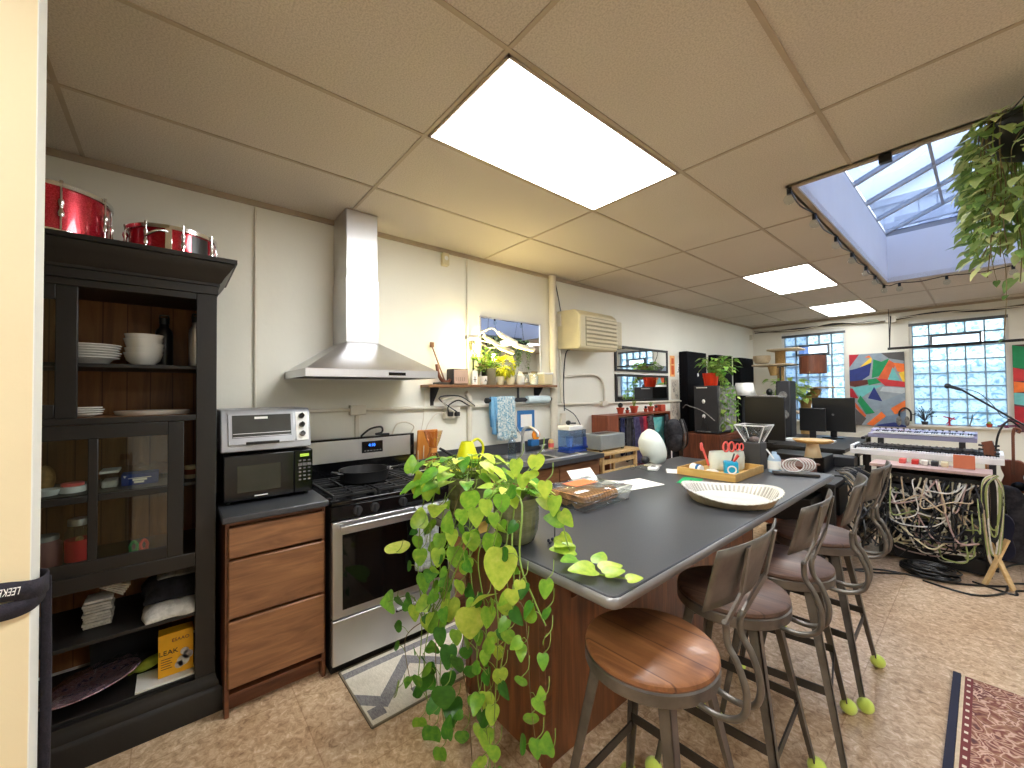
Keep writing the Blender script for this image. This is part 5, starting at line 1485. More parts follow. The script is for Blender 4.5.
scissors('smaller coral handled scissors at the right end of the caddy', (-1.165, 3.115), .4, .8)
b = MB().bar((-1.30, 2.945, TT + .03), (-1.335, 2.905, TT + .19), .012, .012)
b.sphere((-1.332, 2.908, TT + .165), .02, 12, (.5, .8, 1.6))
solo('coral_spatula', 'coral silicone spatula leaning at the left end of the caddy', 'spatula', b, 'coral')
t = thing('pen_cup', 'bright blue cube pen cup with a white ring in the wooden tray', 'cup', (-1.12, 2.87, TT))
M3 = rotm('Z', 30)
b = MB().obox((-1.12, 2.87, TT + .045), .08, .08, .09, M3)
build('cube', b, 'cyan', parent=t, bevel=.006)
b = MB().lathe([(.02, 0), (.029, 0), (.029, .0015), (.02, .0015)], (0, 0, 0), 28, axis=(.5, -.866, 0))
b.v = [tuple(V(p) + V((-1.12, 2.87, TT + .04)) + V((.5, -.866, 0)) * .0405) for p in b.v]
build('printed_ring', b, 'white_plastic', parent=t)
for k, (dx, dy) in enumerate(((.012, .012), (.022, -.004), (.0, .02))):
    solo('pen', ['coral red pen leaning in the blue pen cup', 'second red pen in the blue pen cup', 'dark pen at the back of the blue pen cup'][k], 'pen', MB().bar((-1.12 + dx, 2.87 + dy, TT + .0905), (-1.12 + dx * 2.5, 2.87 + dy * 3, TT + .135), .008, .008), ['coral', 'red_paint', 'dark_gray'][k])
t = thing('tape_roll', 'white rounded bottle lying in the left of the wooden tray', 'bottle', (-1.33, 2.79, TT))
build('body', MB().sphere((-1.335, 2.79, TT + .031), .03, 16, (1, 1, 1)).cyl((-1.335, 2.79, TT + .031), (-1.27, 2.77, TT + .03), .03, .024, n=18), 'white_plastic', parent=t)
build('blue_band', MB().cyl((-1.30, 2.779, TT + .031), (-1.285, 2.7745, TT + .031), .0295, n=18), 'blue_frame', parent=t)
solo('white_cloth_wad', 'crumpled white tissue lying in the tray beside the blue cup', 'tissue', MB().sphere((-1.20, 2.77, TT + .022), .02, 12, (2.2, 1.6, 1)), 'cloth_white')
# dish shaped reflector, glasses
t = thing('white_bowl_heater', 'white dish shaped lamp standing on its edge at the island corner', 'lamp', (-1.66, 2.86, TZ))
ax = V((.88, -.25, .2)).normalized()
b = MB().lathe([(0, .0), (.05, .004), (.1, .022), (.13, .06), (.14, .10), (.134, .11), (.125, .09), (.095, .035), (0, .012)], (0, 0, 0), 48, axis=V((.42, .86, .26)))
b.v = [tuple(V(p) + V((-1.72, 2.78, TZ + .122))) for p in b.v]
build('shell', b, mat('dish_white', (218, 226, 222), .3), parent=t)
b = MB().lathe([(.03, 0), (.036, .004), (.036, .012), (.03, .016)], (0, 0, 0), 24, axis=V((.80, -.55, -.16)))
b.v = [tuple(V(p) + V((-1.592, 2.78, TZ + .075))) for p in b.v]
build('opening', MB().sphere((-1.685, 2.745, TZ + .055), .034, 16, (1, .8, .9)), 'dark_gray', parent=t)
build('foot', MB().box(-1.72, -1.62, 2.78, 2.87, TZ, TZ + .012), 'white_plastic', parent=t, bevel=.005)
t = thing('reading_glasses', 'folded clear framed glasses lying beside the white dish lamp', 'glasses', (-1.66, 2.62, TZ))
for dy in (-.035, .035):
    ring = [V((-1.69 + .0, 2.62 + dy, TZ + .022)) + V((.3 * .02 * cos(a), .026 * cos(a), .019 * sin(a))) for a in [2 * pi * k / 18 for k in range(19)]]
    build('lens_rim', MB().tube(ring, .0022, 6), 'clear_plastic', parent=t)
for dy in (-.062, .062): build('temple', MB().tube([(-1.69, 2.62 + dy, TZ + .026), (-1.60, 2.62 + dy * .8, TZ + .02), (-1.55, 2.62 + dy * .7, TZ + .004)], .0022, 6, 4), 'clear_plastic', parent=t)
t = thing('white_gadget', 'small white plug adapter lying in front of the dish lamp', 'adapter', (-1.58, 2.68, TZ))
build('body', MB().obox((-1.585, 2.69, TZ + .014), .07, .1, .026, rotm('Z', 20)), 'white_plastic', parent=t, bevel=.007)
build('buttons', MB().obox((-1.585, 2.69, TZ + .028), .03, .05, .003, rotm('Z', 20)), 'cloth_gray', parent=t)
# grinder
t = thing('coffee_grinder', 'coffee grinder with a flared clear hopper on a dark square base', 'grinder', (-1.115, 3.25, TZ))
cx, cy = -1.11, 3.27
build('base', MB().box(cx - .062, cx + .062, cy - .062, cy + .062, TZ, TZ + .195), mat('grinder_base', (58, 58, 58), .5), parent=t, bevel=.006)
b = MB()
s0, s1 = .045, .098; z0, z1 = TZ + .195, TZ + .32
P = [[(cx + i * s, cy + j * s, z) for i, j in ((-1, -1), (1, -1), (1, 1), (-1, 1), (-1, -1))] for s, z in ((s0, z0), (s1, z1))]
build('hopper', b.sheet(P), 'clear_plastic', parent=t, thick=.003)
b = MB().tube([(cx - s1, cy - s1, z1), (cx + s1, cy - s1, z1), (cx + s1, cy + s1, z1), (cx - s1, cy + s1, z1), (cx - s1, cy - s1, z1)], .005, 6)
for i, j in ((-1, -1), (1, -1), (1, 1), (-1, 1)): b.bar((cx + i * s0, cy + j * s0, z0), (cx + i * s1, cy + j * s1, z1), .006, .006)
build('hopper_rim', b, 'white_plastic', parent=t)
build('beans', MB().sphere((cx, cy, z0 + .02), .035, 14, (1, 1, .6)), 'pink_wood', parent=t)
# bottle and white tube
t = thing('label_bottle', 'clear bottle with a blue and white label near the far edge of the island', 'bottle', (-.97, 3.25, TZ))
build('body', MB().lathe([(0, 0), (.038, 0), (.04, .01), (.04, .09), (.03, .115), (.016, .125), (.016, .14), (0, .14)], (-.975, 3.24, TZ), 24), mat('bottle_blue', (176, 200, 218), .25), parent=t)
build('paper_label', MB().lathe([(.0405, .02), (.0405, .08)], (-.975, 3.24, TZ), 24), 'paper', parent=t)
solo('white_stick', 'white flat stick leaning against the labelled bottle', 'stick', MB().bar((-.91, 3.235, TZ + .001), (-1.01, 3.2, TZ + .16), .022, .01), 'white_plastic', bevel=.002)
# coil of striped cable
t = thing('cable_coil', 'coil of pale pink striped cable at the far end of the island', 'cable', (-.87, 3.32, TZ))
for k in range(9):
    c = V((-.87 + .006 * k, 3.27 + .009 * k, TZ + .055)); pts = []
    for j in range(15):
        a = 2 * pi * j / 14
        pts.append(c + V((.02 * cos(a) + .035 * cos(a), .03 * cos(a), .045 * sin(a))) + V((0, 0, .002 * (k % 2))))
    build('loop', MB().tube(pts, .0045, 6), 'pink_wood' if k % 2 else 'white_plastic', parent=t)
t = thing('flat_tool', 'flat grey multi tool lying below the cable coil', 'tool', (-.82, 3.3, TZ))
build('body', MB().obox((-.84, 3.2, TZ + .01), .07, .26, .018, rotm('Z', -62)), 'gunmetal_dark', parent=t, bevel=.004)
build('pale_band', MB().obox((-.84, 3.2, TZ + .0205), .02, .18, .003, rotm('Z', -62)), 'cloth_gray', parent=t)

# ------------------------------------------------------------------ bar stools
RB = rotm('Z', -8); RP = rotm('Z', -3); SP = V((.03, .06, 0))
def place(b):
    b.v = [tuple(RP @ V(p) + SP) for p in b.v]; return b
def turn(b):                                                    # the backs are swivelled a little on their seats
    b.v = [tuple(RB @ V(p)) for p in b.v]; return b
def make_stool(name, label, seatm):
    t = thing(name, label, 'bar stool', (0, 0, 0), 'metal bar stools along the island')
    build('seat', MB().lathe([(0, .70), (.175, .70), (.19, .704), (.196, .714), (.194, .724), (.186, .73), (0, .73)], n=56), seatm, parent=t)
    build('seat_band', MB().lathe([(.165, .667), (.192, .667), (.197, .672), (.197, .703), (.19, .708), (.165, .706), (.165, .667)], n=56), 'gunmetal', parent=t)
    for sx, sy in ((1, 1), (1, -1), (-1, 1), (-1, -1)):
        a = V((sx * .125, sy * .125, .67)); c = V((sx * .222, sy * .222, .05))
        b = MB().bar(a + V((0, 0, 0)), c, .006, .042, .006, .026, up=(-sx, sy, 0))
        b = MB()
        # angle iron: two flanges meeting on the outer corner
        for ux, uy in ((1, 0), (0, 1)):
            vs = []
            for p, w_ in ((a, .036), (c, .02)):
                d = V((-sx * ux, -sy * uy, 0)); e = V((-sx * uy, -sy * ux, 0)) * .005
                vs += [p, p + d * w_, p + d * w_ + e, p + e]
            b.add(vs, [(0, 3, 2, 1), (4, 5, 6, 7), (0, 1, 5, 4), (1, 2, 6, 5), (2, 3, 7, 6), (3, 0, 4, 7)])
        lg = build('leg', b, 'gunmetal', parent=t)
        build('tennis_ball', MB().sphere((sx * .224, sy * .224, .033), .0325, 20), 'tennis', parent=lg)
    f = lambda z: .125 + (.67 - z) / .62 * .09 - .004
    q = f(.29)
    for p0, p1, z in (((-q, -q), (q, -q), .30), ((-q, q), (q, q), .30), ((q, -q), (q, q), .27), ((-q, -q), (-q, q), .27)):
        build('footrest', MB().bar((p0[0], p0[1], z), (p1[0], p1[1], z), .006, .032), 'gunmetal_dark', parent=t)
    b = MB()
    q2 = .12
    b.bar((-q2, -q2, .64), (q2, q2, .64), .012, .03).bar((-q2, q2, .64), (q2, -q2, .64), .012, .03)
    build('cross_brace', b, 'gunmetal_dark', parent=t)
    for s_ in (-1, 1):
        y = s_ * .035
        pts = [(.17, y * 1.3, .672), (.24, y * 1.2, .672), (.292, y, .70), (.305, y, .76), (.285, y, .825), (.262, y, .86), (.258, y * 1.0, .90), (.262, y * 1.3, .92)]
        build('back_rod', turn(MB().tube(pts, .0085, 10, 6)), 'gunmetal', parent=t)
    # Y shaped flat straps
    for s_ in (-1, 1):
        p0 = RB @ V((.262, s_ * .042, .915)); p1 = RP @ V((.252, s_ * .08, .985)) + SP; p2 = RP @ V((.274, s_ * .09, 1.11)) + SP
        b = MB().bar(p0, p1, .02, .006, up=(1, 0, 0)).bar(p1, p2, .02, .006, up=(1, 0, 0))
        build('back_strap', b, 'gunmetal', parent=t)
    b = MB()
    rows = []
    for k in range(7):
        z = .95 + .165 * k / 6; x0 = .225 + .045 * k / 6
        row = []
        for j in range(17):
            a = -1 + 2 * j / 16
            wd = .182 + .01 * k / 6
            row.append((x0 - .035 * a * a + .008, wd * a, z + .004 * (1 - a * a)))
        rows.append(row)
    build('backrest', place(b.sheet(rows)), 'gunmetal', parent=t, thick=.004)
    return t
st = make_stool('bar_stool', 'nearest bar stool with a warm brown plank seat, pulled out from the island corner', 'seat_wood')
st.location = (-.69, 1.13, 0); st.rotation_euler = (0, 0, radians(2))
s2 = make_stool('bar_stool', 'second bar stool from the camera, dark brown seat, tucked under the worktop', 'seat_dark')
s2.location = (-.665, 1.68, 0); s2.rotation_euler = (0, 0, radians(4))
for lab, x, y, rz in (('third bar stool from the camera, dark seat, back level with the fluted dish', -.625, 2.13, 10),
                      ('farthest bar stool of the four, dark seat, tennis balls clear on the open floor', -.625, 2.672, 2)):
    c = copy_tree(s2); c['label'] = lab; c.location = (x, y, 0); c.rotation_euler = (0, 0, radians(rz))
# ------------------------------------------------------------------ plants
LG = [(0, lin((34, 84, 30))), (.35, lin((74, 140, 44))), (.6, lin((134, 186, 58))), (.85, lin((200, 220, 84))), (1, lin((226, 232, 120)))]
M['leaf_pothos'] = leafmat('leaf_pothos', LG)
M['leaf_hang'] = leafmat('leaf_hang', [(0, lin((56, 92, 44))), (.35, lin((116, 150, 82))), (.7, lin((178, 200, 124))), (1, lin((222, 228, 170)))])
M['leaf_fern'] = leafmat('leaf_fern', [(0, lin((44, 90, 30))), (.5, lin((110, 160, 60))), (1, lin((186, 206, 110)))])
M['leaf_yellow'] = leafmat('leaf_yellow', [(0, lin((150, 160, 30))), (1, lin((230, 226, 60)))])
STRANDS = [
 ('B', 0.0045, 0, [(-1.538, 1.0, 1.116), (-1.577, 0.91, 1.158), (-1.633, 0.86, 1.024), (-1.694, 0.86, 0.739), (-1.659, 0.86, 0.483), (-1.701, 0.86, 0.195)]),
 ('B', 0.004, 0, [(-1.538, 1.0, 1.116), (-1.614, 0.91, 1.063), (-1.544, 0.84, 0.875), (-1.513, 0.84, 0.634), (-1.605, 0.84, 0.341), (-1.554, 0.84, 0.115)]),
 ('B', 0.004, 0, [(-1.506, 1.0, 1.121), (-1.528, 0.91, 1.035), (-1.513, 0.87, 0.792), (-1.484, 0.87, 0.553), (-1.52, 0.87, 0.287), (-1.475, 0.87, 0.067)]),
 ('B', 0.0035, 1, [(-1.506, 1.0, 1.121), (-1.48, 0.91, 0.96), (-1.416, 0.85, 0.748), (-1.516, 0.85, 0.464), (-1.503, 0.85, 0.223)]),
 ('B', 0.004, 0, [(-1.474, 1.0, 1.126), (-1.316, 0.91, 0.998), (-1.368, 0.84, 0.845), (-1.463, 0.84, 0.654), (-1.602, 0.84, 0.514), (-1.716, 0.84, 0.575), (-1.985, 0.84, 0.443)]),
 ('B', 0.0035, 1, [(-1.474, 1.0, 1.126), (-1.403, 0.91, 0.896), (-1.332, 0.88, 0.69), (-1.364, 0.88, 0.443), (-1.324, 0.88, 0.31), (-1.3, 0.88, 0.091)]),
 ('B', 0.0035, 0, [(-1.474, 1.0, 1.126), (-1.346, 0.91, 0.833), (-1.237, 0.86, 0.661), (-1.227, 0.86, 0.447), (-1.169, 0.86, 0.269), (-1.148, 0.86, 0.11)]),
 ('B', 0.003, 1, [(-1.631, 0.86, 0.495), (-1.834, 0.86, 0.314), (-1.762, 0.86, 0.117)]),
 ('A', 0.0055, 0, [(-1.188, 1.0, 1.116), (-1.018, 0.9, 1.121), (-0.963, 0.84, 0.971), (-0.9, 0.84, 0.87), (-0.85, 0.84, 0.814)]),
 ('A', 0.004, 0, [(-1.212, 1.0, 1.12), (-1.138, 0.9, 1.042), (-1.122, 0.85, 0.919), (-1.091, 0.85, 0.725), (-1.106, 0.85, 0.516), (-1.121, 0.85, 0.305), (-1.112, 0.85, 0.143)]),
 ('A', 0.004, 0, [(-1.225, 1.0, 1.118), (-1.211, 0.9, 0.988), (-1.234, 0.87, 0.878), (-1.188, 0.87, 0.678), (-1.204, 0.87, 0.455), (-1.171, 0.87, 0.262), (-1.198, 0.87, 0.068)]),
 ('A', 0.0045, 0, [(-1.262, 1.0, 1.135), (-1.261, 0.9, 1.013), (-1.281, 0.83, 0.89), (-1.383, 0.83, 0.727), (-1.496, 0.83, 0.587)]),
 ('A', 0.0045, 0, [(-1.164, 1.0, 1.136), (-1.072, 0.9, 0.989), (-1.006, 0.85, 0.826), (-1.061, 0.85, 0.639), (-1.101, 0.85, 0.486)]),
 ('A', 0.0025, 1, [(-1.008, 0.86, 0.822), (-0.969, 0.86, 0.805), (-0.952, 0.86, 0.687), (-0.945, 0.86, 0.567), (-0.929, 0.86, 0.454), (-0.896, 0.86, 0.295)]),
 ('A', 0.003, 0, [(-1.2, 1.0, 1.122), (-1.106, 0.9, 0.91), (-1.037, 0.85, 0.781), (-1.136, 0.85, 0.776), (-1.162, 0.85, 0.626), (-1.13, 0.85, 0.436)]),
]
HAND = [
 (-1.045, 0.826, 0.983, 0.057, -0.069, -0.996, 0.659, -0.563, 0.517, 0.17, 0.85),
 (-1.175, 0.851, 0.769, 0.681, -0.591, 0.432, 1.033, -0.839, 0.243, 0.157, 0.8),
 (-1.438, 0.872, 0.653, 0.052, -0.044, -0.998, 1.032, -0.665, 0.526, 0.123, 0.75),
 (-1.204, 0.812, 0.731, -0.07, 0.045, -0.997, 1.057, -0.627, 0.598, 0.157, 0.85),
 (-2.058, 0.894, 0.396, 0.667, -0.58, 0.467, 0.97, -0.573, 0.29, 0.174, 0.55),
 (-1.711, 0.761, 0.793, -0.763, 0.614, 0.204, 0.741, -0.471, 0.694, 0.167, 0.92),
 (-1.248, 0.844, 1.13, -0.173, 0.15, -0.973, 0.679, -0.405, 0.39, 0.112, 0.6),
 (-1.26, 0.86, 0.972, -0.143, 0.119, -0.983, 0.441, -0.937, 0.231, 0.106, 0.65),
 (-1.151, 0.872, 0.993, 0.12, -0.094, -0.988, 0.864, -0.805, 0.434, 0.106, 0.6),
 (-0.842, 0.833, 0.951, 0.123, -0.101, -0.987, 0.831, -0.579, 0.712, 0.07, 0.6),
 (-0.855, 0.846, 0.859, -0.16, 0.137, -0.978, 1.048, -0.253, 0.549, 0.053, 0.4),
 (-0.822, 0.805, 0.806, -0.526, 0.469, -0.71, 1.135, -0.322, 0.477, 0.052, 0.6),
 (-0.991, 0.865, 0.68, 0.583, -0.512, -0.631, 1.028, -0.587, 0.279, 0.057, 0.6),
 (-0.922, 0.804, 0.644, -0.241, 0.195, -0.951, 1.155, -0.975, 0.639, 0.061, 0.45),
 (-0.867, 0.841, 0.723, 0.465, -0.382, -0.798, 0.598, -0.431, 0.69, 0.053, 0.5),
 (-0.84, 0.806, 0.623, -0.064, 0.085, 0.994, 0.399, -0.471, 0.311, 0.046, 0.6),
 (-0.937, 0.856, 0.5, -0.205, 0.17, -0.964, 0.767, -0.247, 0.296, 0.075, 0.55),
 (-0.821, 0.809, 0.484, -0.01, 0.018, 1.0, 0.388, -0.888, 0.365, 0.073, 0.5),
 (-0.911, 0.851, 0.44, 0.238, -0.206, -0.949, 0.397, -0.352, 0.299, 0.067, 0.45),
 (-1.278, 0.863, 0.47, -0.142, 0.12, -0.983, 0.665, -0.678, 0.443, 0.083, 0.3),
 (-1.079, 0.846, 0.568, -0.011, 0.03, -0.999, 0.81, -0.55, 0.737, 0.081, 0.75),
 (-1.225, 0.84, 0.4, 0.072, -0.063, -0.995, 0.939, -0.856, 0.29, 0.072, 0.5),
 (-1.192, 0.87, 0.416, 0.031, -0.029, -0.999, 0.802, -1.037, 0.37, 0.094, 0.75),
 (-1.131, 0.851, 0.415, 0.277, -0.232, -0.932, 0.856, -0.54, 0.121, 0.076, 0.7),
 (-1.217, 0.852, 0.299, 0.265, -0.253, -0.931, 0.906, -0.764, 0.574, 0.058, 0.7),
 (-1.181, 0.861, 0.3, 0.257, -0.216, -0.942, 0.412, -0.505, 0.753, 0.085, 0.65),
 (-1.086, 0.823, 0.322, 0.058, -0.05, -0.997, 0.837, -0.79, 0.334, 0.073, 0.6),
 (-1.161, 0.827, 0.235, 0.098, -0.084, -0.992, 0.84, -0.806, 0.343, 0.055, 0.7),
 (-1.941, 0.884, -0.112, 0.414, -0.358, -0.837, 0.818, -0.458, 0.296, 0.177, 0.35),
 (-1.396, 0.814, 0.351, -0.106, 0.091, -0.99, 0.554, -0.896, 0.384, 0.141, 0.3),
 (-1.947, 0.876, 0.019, 0.655, -0.571, 0.496, 0.621, -0.779, 0.663, 0.099, 0.75),
 (-1.917, 0.826, -0.001, -0.242, 0.196, -0.95, 0.498, -0.777, 0.534, 0.089, 0.5),
 (-1.584, 0.866, 0.053, 0.071, -0.057, -0.996, 0.543, -0.949, 0.45, 0.129, 0.4),
 (-1.267, 0.814, 0.262, -0.119, 0.097, -0.988, 1.034, -0.899, 0.274, 0.081, 0.4),
 (-1.679, 0.856, 0.039, -0.028, 0.023, -0.999, 1.008, -0.77, 0.17, 0.099, 0.6),
 (-1.369, 0.815, 0.174, -0.272, 0.216, 0.938, 0.58, -0.769, 0.371, 0.093, 0.35),
 (-1.6, 0.836, -0.024, 0.081, -0.067, -0.994, 1.1, -0.921, 0.082, 0.112, 0.45),
 (-1.812, 0.858, -0.217, -0.176, 0.144, -0.974, 1.153, -0.699, 0.744, 0.124, 0.35),
 (-1.45, 0.893, 0.235, 0.576, -0.507, -0.642, 0.959, -0.377, 0.543, 0.121, 0.25),
 (-1.477, 0.844, 0.046, 0.154, -0.127, -0.98, 0.636, -0.864, 0.127, 0.09, 0.5),
 (-1.553, 0.856, 0.394, 0.35, -0.31, 0.884, 1.011, -1.01, 0.712, 0.093, 0.4),
 (-1.581, 0.844, 0.231, -0.163, 0.136, 0.977, 1.08, -0.326, 0.483, 0.104, 0.3),
 (-1.592, 0.804, 0.295, -0.074, 0.063, -0.995, 0.501, -0.806, 0.543, 0.077, 0.4),
 (-1.503, 0.846, 0.512, 0.148, -0.135, 0.98, 1.114, -0.556, 0.318, 0.108, 0.5),
 (-1.543, 0.803, 0.59, -0.54, 0.434, 0.721, 0.745, -0.42, 0.325, 0.094, 0.7),
 (-1.657, 0.823, 0.558, 0.108, -0.122, -0.987, 1.016, -0.909, 0.633, 0.088, 0.7),
 (-1.608, 0.861, 0.513, -0.103, 0.087, -0.991, 1.022, -1.04, 0.519, 0.106, 0.75),
 (-1.461, 0.869, 0.69, 0.234, -0.199, -0.952, 0.58, -0.831, 0.448, 0.09, 0.6),
 (-1.333, 0.834, 0.59, 0.052, -0.046, -0.998, 0.984, -1.045, 0.117, 0.077, 0.6),
 (-1.53, 0.842, 0.749, 0.753, -0.657, -0.032, 0.418, -0.266, 0.677, 0.099, 0.4),
 (-1.55, 0.814, 0.736, 0.116, -0.083, -0.99, 0.616, -0.794, 0.325, 0.101, 0.5),
 (-1.772, 0.847, 0.485, -0.013, -0.005, 1.0, 0.652, -0.893, 0.309, 0.084, 0.35),
 (-1.584, 0.814, 0.829, 0.013, -0.011, -1.0, 0.936, -0.742, 0.135, 0.094, 0.6),
 (-1.447, 0.825, 0.868, 0.272, -0.216, -0.938, 0.847, -0.42, 0.345, 0.088, 0.7),
 (-1.45, 0.855, 0.693, -0.044, 0.052, 0.998, 0.708, -0.748, 0.426, 0.09, 0.4),
 (-1.367, 0.854, 0.89, 0.076, -0.063, -0.995, 0.918, -0.677, 0.251, 0.102, 0.6),
 (-1.31, 0.838, 0.784, -0.057, 0.052, -0.997, 0.42, -0.706, 0.377, 0.076, 0.7),
 (-1.296, 0.856, 0.861, -0.184, 0.152, -0.971, 0.662, -0.328, 0.633, 0.092, 0.65),
 (-1.18, 0.826, 1.088, 0.102, -0.096, -0.99, 0.462, -0.395, 0.543, 0.085, 0.7),
 (-1.326, 0.86, 1.044, -0.095, 0.081, -0.992, 0.897, -0.459, 0.474, 0.086, 0.65),
 (-1.348, 0.812, 0.967, -0.014, -0.003, 1.0, 0.367, -0.931, 0.621, 0.1, 0.6),
 (-1.475, 0.843, 1.034, 0.753, -0.657, -0.031, 0.442, -0.342, 0.204, 0.12, 0.8),
 (-1.548, 0.791, 0.94, -0.401, 0.322, 0.858, 0.46, -0.371, 0.551, 0.111, 0.7),
 (-1.559, 0.843, 0.944, -0.423, 0.345, -0.838, 0.826, -0.407, 0.104, 0.105, 0.6),
 (-1.685, 0.856, 0.848, 0.034, -0.031, -0.999, 0.935, -0.961, 0.603, 0.082, 0.5),
 (-1.515, 0.874, 0.898, 0.241, -0.202, -0.949, 0.622, -0.595, 0.659, 0.093, 0.6),
 (-1.342, 0.826, 0.97, 0.188, -0.161, -0.969, 0.563, -0.553, 0.607, 0.077, 0.75),
 (-1.633, 0.849, 1.067, 0.337, -0.305, 0.891, 0.68, -0.766, 0.372, 0.132, 0.85),
 (-1.506, 0.812, 1.12, 0.039, -0.032, -0.999, 1.141, -0.716, 0.602, 0.091, 0.7),
 (-1.652, 0.81, 1.152, -0.15, 0.112, 0.982, 0.968, -0.507, 0.441, 0.098, 0.6),
 (-1.135, 0.836, 1.125, -0.028, 0.023, -0.999, 1.081, -0.927, 0.146, 0.077, 0.7),
 (-1.061, 0.848, 1.154, -0.174, 0.144, -0.974, 0.777, -0.692, 0.582, 0.088, 0.5),
 (-1.069, 0.82, 1.097, 0.142, -0.12, -0.983, 0.522, -0.578, 0.299, 0.06, 0.6),
 (-0.92, 0.818, 1.247, -0.073, 0.069, -0.995, 1.126, -0.809, 0.573, 0.061, 0.7),
 (-0.884, 0.815, 1.264, -0.519, 0.463, -0.719, 0.831, -0.832, 0.231, 0.079, 0.75),
 (-0.816, 0.809, 1.245, 0.1, -0.075, -0.992, 0.669, -0.908, 0.331, 0.062, 0.8),
 (-0.861, 0.818, 1.313, -0.238, 0.216, -0.947, 0.478, -0.253, 0.415, 0.077, 0.8),
 (-0.984, 0.846, 1.282, 0.062, -0.05, -0.997, 1.031, -0.389, 0.469, 0.071, 0.75),
 (-1.02, 0.835, 0.728, -0.064, 0.053, -0.997, 1.048, -0.726, 0.593, 0.072, 0.6),
 (-1.117, 0.869, 0.617, 0.057, -0.047, -0.997, 0.547, -0.858, 0.581, 0.063, 0.8),
 (-1.108, 0.844, 0.679, -0.18, 0.15, -0.972, 1.046, -0.852, 0.212, 0.069, 0.7),
 (-1.135, 0.826, 0.611, 0.178, -0.151, -0.972, 0.927, -0.359, 0.709, 0.062, 0.6),
 (-0.978, 0.818, 0.878, -0.13, 0.109, -0.985, 0.614, -0.707, 0.589, 0.076, 0.8),
 (-0.937, 0.816, 0.922, 0.246, -0.205, -0.947, 1.03, -0.813, 0.329, 0.055, 0.85),
 (-1.04, 0.84, 0.807, -0.129, 0.095, -0.987, 0.369, -0.778, 0.384, 0.073, 0.75),
 (-1.142, 0.846, 0.748, 0.315, -0.258, -0.913, 0.831, -0.282, 0.353, 0.083, 0.65),
 (-1.203, 0.846, 0.642, 0.214, -0.183, -0.959, 0.583, -0.514, 0.158, 0.065, 0.5),
 (-1.303, 0.858, 0.53, -0.17, 0.141, -0.975, 0.441, -0.293, 0.341, 0.077, 0.3),
 (-1.352, 0.852, 0.47, -0.081, 0.068, -0.994, 0.599, -0.505, 0.537, 0.094, 0.2),
 (-1.45, 0.872, 0.46, 0.359, -0.317, -0.878, 0.966, -0.277, 0.55, 0.105, 0.2),
 (-1.474, 0.847, 0.53, 0.21, -0.176, -0.962, 0.758, -0.764, 0.582, 0.09, 0.25),
 (-1.421, 0.85, 0.377, 0.007, -0.009, -1.0, 0.509, -0.529, 0.521, 0.096, 0.2),
 (-1.462, 0.805, 0.219, -0.368, 0.298, 0.881, 0.887, -0.947, 0.731, 0.089, 0.3),
]
TRAIL = [(-1.126, 1.09, 1.136), (-1.061, 1.11, 1.091), (-0.994, 1.08, 1.002), (-0.941, 1.061, 0.93), (-0.828, 1.018, 0.925), (-0.765, 1.047, 0.925), (-0.699, 1.066, 0.93)]
TLEAF = [(-1.042, 1.09, 1.109, 0.079, 100), (-1.063, 1.09, 1.079, 0.07, 200), (-1.012, 1.09, 1.06, 0.07, 60), (-1.008, 1.09, 1.032, 0.079, 190), (-1.024, 1.09, 0.97, 0.087, 60), (-0.985, 1.09, 0.948, 0.087, 110), (-0.949, 1.08, 0.94, 0.096, 180), (-0.892, 1.03, 0.94, 0.079, 120), (-0.807, 1.012, 0.94, 0.096, 150), (-0.831, 1.063, 0.94, 0.07, 280), (-0.766, 1.017, 0.94, 0.07, 340), (-0.791, 1.031, 0.94, 0.079, 330), (-0.699, 1.034, 0.94, 0.052, 350)]

def ribbed_pot(t, cx, cy, z, r, h):
    n = 96; b = MB(); vs = []
    prof = [(0, .002, 0), (.62, 0, 0), (.68, .006, 0), (.80, .06, .4), (.93, .25, 1), (1.0, .5, 1), (1.0, .72, 1), (.985, .76, .2), (1.02, .79, 0), (1.04, .9, 0), (1.03, .985, 0), (1.0, 1, 0), (.95, .985, 0), (.93, .8, 0), (0, .8, 0)]
    for q, zz_, a in prof:
        for i in range(n):
            th = 2 * pi * i / n
            rr = r * q * (1 + a * .018 * cos(th * 24))
            vs.append((cx + rr * cos(th), cy + rr * sin(th), z + h * zz_))
    b.add(vs, [(k * n + i, k * n + (i + 1) % n, (k + 1) * n + (i + 1) % n, (k + 1) * n + i) for k in range(len(prof) - 1) for i in range(n)])
    build('pot', b, 'olive_glaze', parent=t)
    build('soil', MB().cyl((cx, cy, z + h * .8), (cx, cy, z + h * .86), r * .92, n=28), 'soil', parent=t)
def along(pts, n):
    p = catmull([V(q) for q in pts], 12)
    return p, [p[min(len(p) - 1, int((i + .5) / n * (len(p) - 1)))] for i in range(n)]
def bush(fol, stm, c, n, spread, up, size, rnd, tones, reach=None, bias=(0, 0, 0)):
    """arching leaf stalks from a crown"""
    for k in range(n):
        a = rnd.uniform(0, 2 * pi); q = spread * rnd.uniform(.35, 1)
        base = V(c) + V((cos(a), sin(a), 0)) * spread * .2
        tip = V(c) + V((cos(a) * q, sin(a) * q, rnd.uniform(.15, 1) * up)) + V(bias) * rnd.random()
        mid = (base + tip) / 2 + V((0, 0, up * .35))
        stm.tube([base, mid, tip], .0018, 5, 4)
        d = V((cos(a), sin(a), rnd.uniform(-.8, .25)))
        fol.leaf(tip, d, (rnd.uniform(-.3, .3), rnd.uniform(-.3, .3), 1), size * rnd.uniform(.7, 1.25), droop=rnd.uniform(.1, .4), tone=rnd.uniform(*tones))
rp = random.Random(11)
plantA = thing('potted_pothos', 'trailing pothos in a ribbed olive pot, the right one on the island corner', 'plant', (-1.2, 1.03, TZ))
